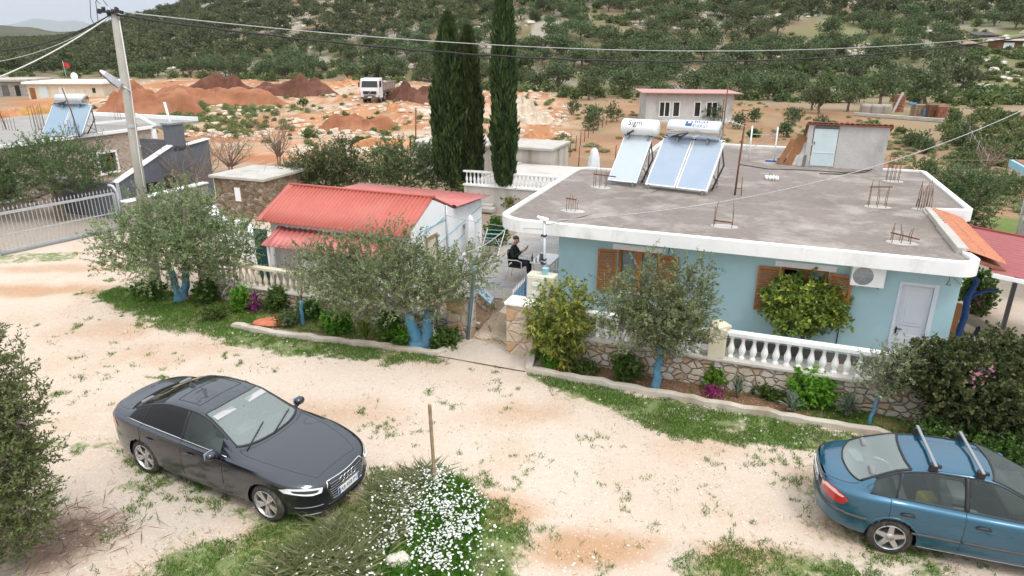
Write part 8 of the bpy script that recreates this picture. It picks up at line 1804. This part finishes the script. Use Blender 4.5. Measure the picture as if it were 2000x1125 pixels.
# young plantings and trees of the field and the small named ones
FT = [(1585, 215, 52, 50), (1600, 222, 60, 62), (1500, 195, 70, 50), (1720, 205, 75, 70), (1810, 205, 95, 72), (1655, 218, 66, 70), (1350, 190, 80, 50), (1405, 200, 60, 52), (1150, 195, 60, 50), (1215, 190, 70, 55), (1090, 180, 75, 55), (1290, 195, 60, 40), (1455, 190, 60, 50)]
for i, (px, py, w, h) in enumerate(FT):
    b = at(px, py); k = (b[1] * CP + CAMH * SP) / FPX; root = thing('olive_tree', 'dark round olive at the foot of the hill behind the field house', 'olive tree', tuple(b), rg.uniform(0, 6), 'olives lined along the foot of the hill'); s_ = w * k / 4.9; root.scale = (s_, s_, h * k / 3.9)
    for nm, me in (('crown', VAR[i % 7][0]), ('trunk', TRK[i % 3])): o = bpy.data.objects.new(nm, me); COL.objects.link(o); o.parent = root
YT = [(1150, 255), (1195, 238), (1158, 230), (1445, 252), (1473, 238), (1548, 245), (1535, 268), (1553, 238), (1790, 290), (1805, 300), (1870, 285), (1890, 278), (1903, 305), (1120, 222), (1165, 243), (1390, 240), (1778, 285), (1600, 262), (1860, 250)]
for i, (px, py) in enumerate(YT):
    b = at(px, py); k = (b[1] * CP + CAMH * SP) / FPX; rg3 = np.random.default_rng(500 + i); s_ = rg3.uniform(22, 36) * k / 2; lo = [(rg3.normal() * s_ * .3, rg3.normal() * s_ * .3, s_ * rg3.uniform(.8, 1.3), s_ * .75, s_ * .75, s_ * .8) for _ in range(3)]
    root = thing('young_tree', 'young grey green sapling planted in the red field', 'sapling', tuple(b), 0, 'saplings planted in the red field'); crown_mesh('crown', lo, 130, 9, (.15, .035), 'olive_far', root, .3, .5, .4, 500 + i); m = MB(); m.tube([(0, 0, -.05), (0, 0, s_)], [.04, .02], 5); m.build('trunk', M['bark'], root)
GB = [(1858, 270, 26, 12), (1888, 305, 24, 11), (605, 270, 40, 16), (730, 247, 36, 20), (592, 206, 20, 18), (1555, 200, 30, 10), (700, 280, 20, 10), (1700, 250, 34, 12), (1760, 262, 26, 10), (1470, 268, 26, 14)]
for i, (px, py, w, h) in enumerate(GB): shrub('bush', ['low green bush lying on the red field soil', 'low green bush growing on the earthworks'][px < 1000], 'bush', px, py, w, h, 'hill_scrub', 60, 8, (.22, .06), .25, 600 + i, group=['low bushes on the red field', 'low bushes on the earthworks'][px < 1000])
# field fences: thin rusty posts
def fence(name, label, pts, n_, h, mat='rust', wires=2):
    root = thing(name, label, 'fence', tuple(at(*pts[0]))); o0 = Vector(root.location); P = [Vector(at(*p)) - o0 for p in pts]; seg = [(b - a).length for a, b in zip(P, P[1:])]; T = sum(seg); Q = []
    for i in range(n_):
        d = T * i / (n_ - 1); k = 0
        while k < len(seg) - 1 and d > seg[k]: d -= seg[k]; k += 1
        q = P[k].lerp(P[k + 1], d / seg[k]); Q.append(q); m = MB(); m.tube([tuple(q), tuple(q + Vector((.03, 0, h)))], .03, 5); m.build('post', M[mat], root)
    for w in range(wires): m = MB(); m.tube([tuple(q + Vector((0, 0, h * (.45 + .45 * w)))) for q in Q], .008, 3); m.build('wire', M['galv'], root)
fence('field_fence', 'thin rusty post fence along the left edge of the red field', ((1085, 330), (1120, 300), (1150, 268), (1192, 238)), 12, 1.1); fence('field_fence', 'thin rusty post fence along the near edge of the red field', ((1130, 325), (1190, 322), (1300, 315)), 6, 1.25); fence('field_fence', 'thin post and wire fence beyond the right corner of the flat roof', ((1740, 345), (1850, 350), (1960, 350)), 7, 1.2); fence('field_fence', 'pale post fence climbing away along the right side of the field', ((1920, 345), (1895, 300), (1880, 262)), 8, 1.3, 'bark_grey')
m = MB(); b = at(812, 290); m.tube([(0, 0, 0), (.15, 0, 2.9)], .05, 6); o = m.build('post', M['rust']); o.location = tuple(b); meta(o, 'single tall rusty post on the earthworks before the cypresses', 'post')
# ---------------------------------------------------------------- heaps of earth and rubble
plain('dark_earth', (.115, .045, .028), .95, .35, 1.2, .5, dirt=(.22, .10, .06), dirt_amt=.6, bscale=3); plain('red_earth', (.30, .12, .06), .95, .25, .8, .5, dirt=(.40, .20, .11), dirt_amt=.6, bscale=3); plain('ochre_earth', (.44, .24, .075), .95, .2, .8, .4, bscale=3); plain('pale_rubble', (.56, .47, .37), .95, .25, 1.5, .8, dirt=(.44, .28, .17), dirt_amt=.5, bscale=5); plain('orange_earth', (.46, .215, .10), .95, .25, 1.0, .5, dirt=(.54, .36, .22), dirt_amt=.6, bscale=4)
def heap(label, px, py, w_px, h_px, mat, seed, depth=.6, n=16):
    b = at(px, py); k = (b[1] * CP + CAMH * SP) / FPX; rx, h = w_px * k / 2, h_px * k * .82; ry = max(rx * depth, h * 1.2); F = []; nr, na = 30, 72
    f, a = np.meshgrid(np.arange(nr + 1) / nr, 2 * np.pi * np.arange(na) / na, indexing='ij'); x, y = np.cos(a) * rx * f, np.sin(a) * ry * f
    q = .25 + 1.3 * fbm(x / rx * 3.0 + seed * 7, y / rx * 3.0 + 3, None, 4); e = (1 - sstep(.5, 1.0, np.abs(x) / rx)) * (1 - sstep(.0, 1.0, np.abs(y) / ry))
    z = h * e * q + (fbm(x * 1.5 + seed, y * 1.5, None, 4) - .5) * .75 * min(1, h) * (1 - f ** 4) - .25 * f; wob = 1 + .22 * np.sin(a * 3 + seed) + .10 * np.sin(a * 7 + 2 * seed)
    V = np.stack([x * wob, y * wob + ry * .25, z], -1).reshape(-1, 3)
    for i in range(nr):
        for j in range(na): F.append((i * na + j, (i + 1) * na + j, (i + 1) * na + (j + 1) % na, i * na + (j + 1) % na))
    o = mesh_np('earth_heap', V, F, M[mat], None, True); o.location = (b[0], b[1], float(hz(np.array([b[0]]), np.array([b[1]]), False)[0]) * .6 - .1); return meta(o, label, 'heap', 'heaps of earth and rubble on the earthworks')
heap('big red earth heap behind the concrete pole', 268, 224, 230, 66, 'red_earth', 1); heap('second red heap sloping right from the big one', 400, 200, 300, 40, 'red_earth', 2, .35)
heap('dark brown earth ridge left of the lorry', 455, 184, 230, 38, 'dark_earth', 3, .3); heap('dark brown heap just left of the lorry', 590, 187, 170, 40, 'dark_earth', 4, .35); heap('small rose brown heap in front of the dark ridge', 545, 186, 66, 22, 'red_earth', 5)
heap('dark brown heap right of the lorry', 812, 197, 130, 40, 'dark_earth', 6, .4); heap('long dark red heap before the lorry', 690, 255, 170, 40, 'red_earth', 7, .3); heap('small orange heap beside the lorry track', 775, 224, 70, 20, 'orange_earth', 8)
heap('ochre sand heap by the blue solar panels', 72, 236, 130, 44, 'ochre_earth', 9, .5); heap('orange earth heap behind the left roof edge', 10, 240, 120, 30, 'orange_earth', 10, .5); heap('orange rubble heap behind the lorry', 680, 168, 60, 16, 'orange_earth', 11); heap('pale rubble heap right of the lone cypress', 1022, 224, 60, 34, 'pale_rubble', 12); heap('pale rubble heap behind the lone cypress', 1045, 250, 76, 30, 'pale_rubble', 13); heap('orange earth heap behind the cistern', 1050, 275, 90, 26, 'orange_earth', 14); heap('pale rubble bank between the lorry and the pair of cypresses', 860, 225, 90, 20, 'pale_rubble', 15); heap('pale rubble bank left of the track', 500, 196, 110, 18, 'pale_rubble', 16, .3); heap('orange bank in front of the cypress pair', 760, 285, 180, 22, 'orange_earth', 17, .3); heap('red bank before the dark ridge', 640, 176, 90, 18, 'orange_earth', 18, .3)
cx_, cy_ = [], []
Pc = np.array(CONSTR)
while len(cx_) < 2600:
    py = 158 + 150 * rg.random() ** 1.2; px = rg.uniform(180, 1110); b = at(px, py)
    if poly_sd(np.array([b[0]]), np.array([b[1]]), CONSTR)[0] > 0 and float(fbm([b[0] * .12 + 5], [b[1] * .12])[0]) > .42: cx_.append(b[0]); cy_.append(b[1])
rocks('rubble', np.array(cx_), np.array(cy_), .08, .75, 'pale rubble strewn over the earthworks', 'pale_rubble', 3.5)
gx_, gy2 = [], []
while len(gx_) < 520:
    px, py = (rg.normal(400, 85), rg.normal(224, 18)) if rg.random() < .75 else (rg.uniform(200, 1110), rg.uniform(180, 290)); b = at(px, min(max(py, 165), 330)); gx_.append(b[0]); gy2.append(b[1])
bulk('earthworks_scrub', np.array(gx_), np.array(gy2), hz(np.array(gx_), np.array(gy2), False), SV, 'weed_green', .2, .6, 'low weeds growing on the earthworks')
fx_, fy_ = [], []
while len(fx_) < 900:
    px, py = rg.uniform(1090, 2010), rg.uniform(192, 420); b = at(px, py)
    if b[1] > 27 and poly_sd(np.array([b[0]]), np.array([b[1]]), FIELD)[0] > 0 and (px > 1760 or float(fbm([b[0] * .2], [b[1] * .2 + 7])[0]) > .5): fx_.append(b[0]); fy_.append(b[1])
bulk('field_weeds', np.array(fx_), np.array(fy_), hz(np.array(fx_), np.array(fy_), False), SV, 'weed', .12, .45, 'dry weeds scattered over the red field', 1, zs=.7)
rx_, ry_ = [], []
while len(rx_) < 210:
    px, py = rg.uniform(1840, 2040), rg.uniform(100, 330); b = ground_hit(px, py); rx_.append(b[0]); ry_.append(b[1])
bulk('green_scrub', np.array(rx_), np.array(ry_), hz(np.array(rx_), np.array(ry_), False), SV, 'hill_scrub', .4, 1.0, 'fresh green scrub at the right edge of the field', 1)
# ---------------------------------------------------------------- grass, daisies, straw in the foreground
def scatter(n, fn, xr=(-13.5, 12.5), yr=(5.2, 21), step=200000):
    X, Y = [], []; got = 0; tries = 0
    while got < n and tries < 20:
        x, y = rg.uniform(*xr, step), rg.uniform(*yr, step); k = rg.random(step) < fn(x, y); X.append(x[k]); Y.append(y[k]); got += k.sum(); tries += 1
    return np.concatenate(X)[:n], np.concatenate(Y)[:n]
def blades(name, X, Y, h0, h1, w, mat, label, lean=.5, z0=None, nseg=1):
    n = len(X); Z = hz(X, Y) if z0 is None else z0; a = rg.uniform(0, 6.28, n); h = rg.uniform(h0, h1, n); l = rg.normal(size=(n, 2)) * lean * h[:, None]; b = np.stack([X, Y, Z - .01], 1); sd = np.stack([np.cos(a), np.sin(a), 0 * a], 1) * w
    tip = b + np.stack([l[:, 0], l[:, 1], h], 1); md = (b + tip) / 2 + np.stack([0 * h, 0 * h, h * .12], 1); V = np.stack([b - sd, b + sd, md + sd * .7, tip, md - sd * .7], 1).reshape(-1, 3); i = np.arange(n) * 5
    F = np.concatenate([np.stack([i, i + 1, i + 2, i + 4], 1), np.stack([i + 4, i + 2, i + 3, i + 3], 1)]); V4 = V
    F = np.stack([i, i + 1, i + 3, i + 4], 1); o = mesh_np(name, V4, F, M[mat], None, False, {'rnd': rg.random(n)}); return meta(o, label, None, None, 'stuff')
def gfn(x, y):
    g = grass_mask(x, y); nz = fbm(x * 1.6, y * 1.6, None, 3) * .55 + fbm(x * 7, y * 7, None, 2) * .45; return np.clip((g * .62 + (nz - .5) * 2.0 - .30) * 3.2, 0, 1)
X, Y = scatter(150000, gfn); blades('grass', X, Y, .025, .085, .006, 'grass_blade', 'short grass along the kerbs and in the foreground')
def sfn(x, y): g = grass_mask(x, y); nz = fbm(x * 2.3 + 9, y * 2.3, None, 3); return np.clip(g * .3 * (nz > .5) + .012 * (nz > .62), 0, 1)
X, Y = scatter(26000, sfn); blades('dry_grass', X, Y, .02, .07, .006, 'straw', 'dry yellow grass between the green tufts', .8)
# loose weeds on the lane
def wfn(x, y): nz = fbm(x * .5 + 4, y * .5, None, 3); n2 = fbm(x * 3.1, y * 3.1 + 8, None, 2); return np.clip((nz > .53) * (n2 > .66) * .5, 0, 1) * (W2L(x, y)[1] < 13)
X, Y = scatter(5200, wfn, (-13, 12), (5.2, 14)); blades('lane_weeds', X, Y, .012, .04, .007, 'weed', 'tiny weeds scattered over the lane', 1.0)
# tall wispy grass and daisies round the wooden post
WB = pxpoly((520, 1140), (590, 1075), (690, 1010), (770, 960), (840, 930), (850, 955), (780, 1020), (720, 1140)); X, Y = scatter(5200, lambda x, y: pmask(x, y, WB, .2, .3, 1.5) * np.clip((fbm(x * 2.4, y * 2.4 + 5) - .36) * 4, 0, 1), (-4, 1), (6, 11)); blades('tall_grass', X, Y, .10, .36, .0042, 'weed', 'tall wispy grey grass below the wooden post', .75)
RK = at(779, 1104); DB = pxpoly((740, 1000), (800, 950), (850, 940), (900, 955), (930, 1010), (915, 1080), (930, 1140), (745, 1150), (760, 1060)); DB2 = pxpoly((600, 1130), (720, 1010), (780, 930), (870, 940), (950, 1050), (960, 1150))
def dfn(x, y): return pmask(x, y, DB, .18, .25, 1.6) * (.10 + .90 * (fbm(x * 3, y * 3) > .50)) * (np.hypot(x - RK[0], y - RK[1] + .12) > .34) + pmask(x, y, DB2, .3, .3, 1.2) * .14 + .0015 * grass_mask(x, y)
X, Y = scatter(1750, dfn, (-5, 3), (5.5, 12)); n = len(X); h = rg.uniform(.14, .30, n); Zc = hz(X, Y) + h; r_ = rg.uniform(.010, .022, n); tl = rg.normal(size=(n, 2)) * .35; V, F = [], []
for i in range(n):
    c = len(V); V.append((X[i], Y[i], Zc[i] + .004))
    for k in range(8): a = k / 8 * 6.283; x, y = math.cos(a) * r_[i], math.sin(a) * r_[i]; V.append((X[i] + x, Y[i] + y, Zc[i] + x * tl[i, 0] + y * tl[i, 1]))
    for k in range(0, 8, 2): F.append((c, c + 1 + k, c + 1 + (k + 1) % 8, c + 1 + (k + 2) % 8))
o = mesh_np('daisies', V, F, M['petal_white'], None, False, {'rnd': rg.random(len(F))}); meta(o, 'white daisies crowded below the wooden post', None, None, 'stuff')
blades('daisy_stems', X + rg.normal(size=n) * .01, Y, .10, .2, .004, 'grass_blade', 'green stems and leaves of the daisies', .15); X2, Y2 = scatter(14000, lambda x, y: pmask(x, y, DB, .2, .25, 1.6) * .7, (-5, 3), (5.5, 12)); blades('daisy_leaves', X2, Y2, .05, .22, .007, 'grass_blade', 'low green foliage under the daisies', .5)
X, Y = scatter(260, lambda x, y: .02 * grass_mask(x, y), (-11, 8), (9, 19)); n = len(X); V, F = leaf_quads(np.stack([X, Y, hz(X, Y) + .06], 1), rg.normal(size=(n, 3)), .03, .016, rg); meta(mesh_np('verge_flowers', V, F, M['petal_white'], None, False, {'rnd': rg.random(n)}), 'tiny white flowers dotted through the verge grass', None, None, 'stuff')
# dead brushwood under the left foreground olive
p = at(140, 1045); m = MB(); rg4 = np.random.default_rng(8); n = 520; P = np.stack([rg4.normal(size=n) * .55, rg4.normal(size=n) * .42, np.abs(rg4.normal(size=n)) * .09], 1); D = rg4.normal(size=(n, 3)); D[:, 2] *= .35
V, F = leaf_quads(P, D, .34, .007, rg4); o = mesh_np('brushwood', V, F, M['dead_brush'], None, False, {'rnd': rg4.random(n)}); o.location = tuple(p); meta(o, 'heap of dead grey brown prunings by the left foreground olive', None, None, 'stuff')
# loose stones on the lane
X, Y = scatter(2600, lambda x, y: np.full(len(x), .3) * (W2L(x, y)[1] < 13.2) * (.3 + .9 * (fbm(x * .8, y * .8) > .5)), (-13, 12), (5.2, 20)); X, Y = X[:2600], Y[:2600]; rocks('gravel', X, Y, .012, .05, 'small loose stones on the lane', 'rock', 2.5)
# ================================================================ OVERHEAD LINES
def wire(name, label, A, B, sag, r_, mat, n=40, bumps=0.0):
    A, B = Vector(A), Vector(B); P = []
    for i in range(n + 1):
        f = i / n; q = A.lerp(B, f) - Vector((0, 0, sag * 4 * f * (1 - f))); q.z += bumps * math.sin(i * 2.1); P.append(tuple(q - A))
    m = MB(); m.tube(P, r_, 5); o = m.build(name, M[mat]); o.location = A; return meta(o, label, 'cable')
PT = POLETOP
E1 = Vector(atY(2060, 62, 30)); wire('power_cable', 'thick dark twisted cable crossing the whole picture from the concrete pole', PT + Vector((.1, -.1, -.1)), E1, 1.2, .028, 'cable_dark', 60, .012)
E2 = Vector(atY(2060, 60, 30.4)); wire('power_cable', 'pale thin cable strung just above the thick dark one', PT + Vector((.1, -.1, .0)), E2, .92, .014, 'cable_light', 60)
wire('power_cable', 'dark cable running left from the concrete pole', PT + Vector((-.1, 0, -.08)), atY(-60, 100, 19), .28, .02, 'cable_dark'); wire('power_cable', 'thin cable lowest but one of those running left from the pole', PT + Vector((-.1, 0, -.12)), atY(-60, 127, 18.6), .25, .009, 'cable_light'); wire('power_cable', 'white cable sloping steeply down left from the pole', PT + Vector((-.1, 0, -.1)), atY(-60, 172, 17.5), .15, .016, 'pvc')
wire('service_cable', 'pale service cable crossing the flat roof towards the upper right', MASTTOP, atY(2080, 175, 24), .9, .013, 'cable_light', 40)
wire('service_cable', 'thin dark cable from the mast over the roof to the twin panels', MASTTOP - Vector((0, 0, .1)), at(1295, 366, 3.1), .12, .007, 'cable_dark', 20)
wire('service_cable', 'cable running from the white insulator across the court to the left', MASTTOP - Vector((0, 0, .2)), L2W(-9.25, 18.05, 2.3), .08, .009, 'cable_light', 20)
q = atY(1008, 441, 16.0); wire('service_cable', 'thick short cable slanting down left from the roof corner', L2W(-6.1, 15.6, 2.92), atY(915, 492, 15.2), .1, .012, 'cable_light', 20)
# haze: thin even air over everything
hzb = MB(); hzb.box(-9000, 9000, -300, 13500, -80, 900); t = NT('haze_air'); pv = t.t.nodes.new('ShaderNodeVolumePrincipled'); pv.inputs['Color'].default_value = (.80, .88, .97, 1); pv.inputs['Density'].default_value = 7e-5; pv.inputs['Anisotropy'].default_value = .2
t.l(pv.outputs[0], t.out.inputs['Volume']); hb = hzb.build('haze', t.m); meta(hb, 'thin even haze over the land', None, None, 'stuff')
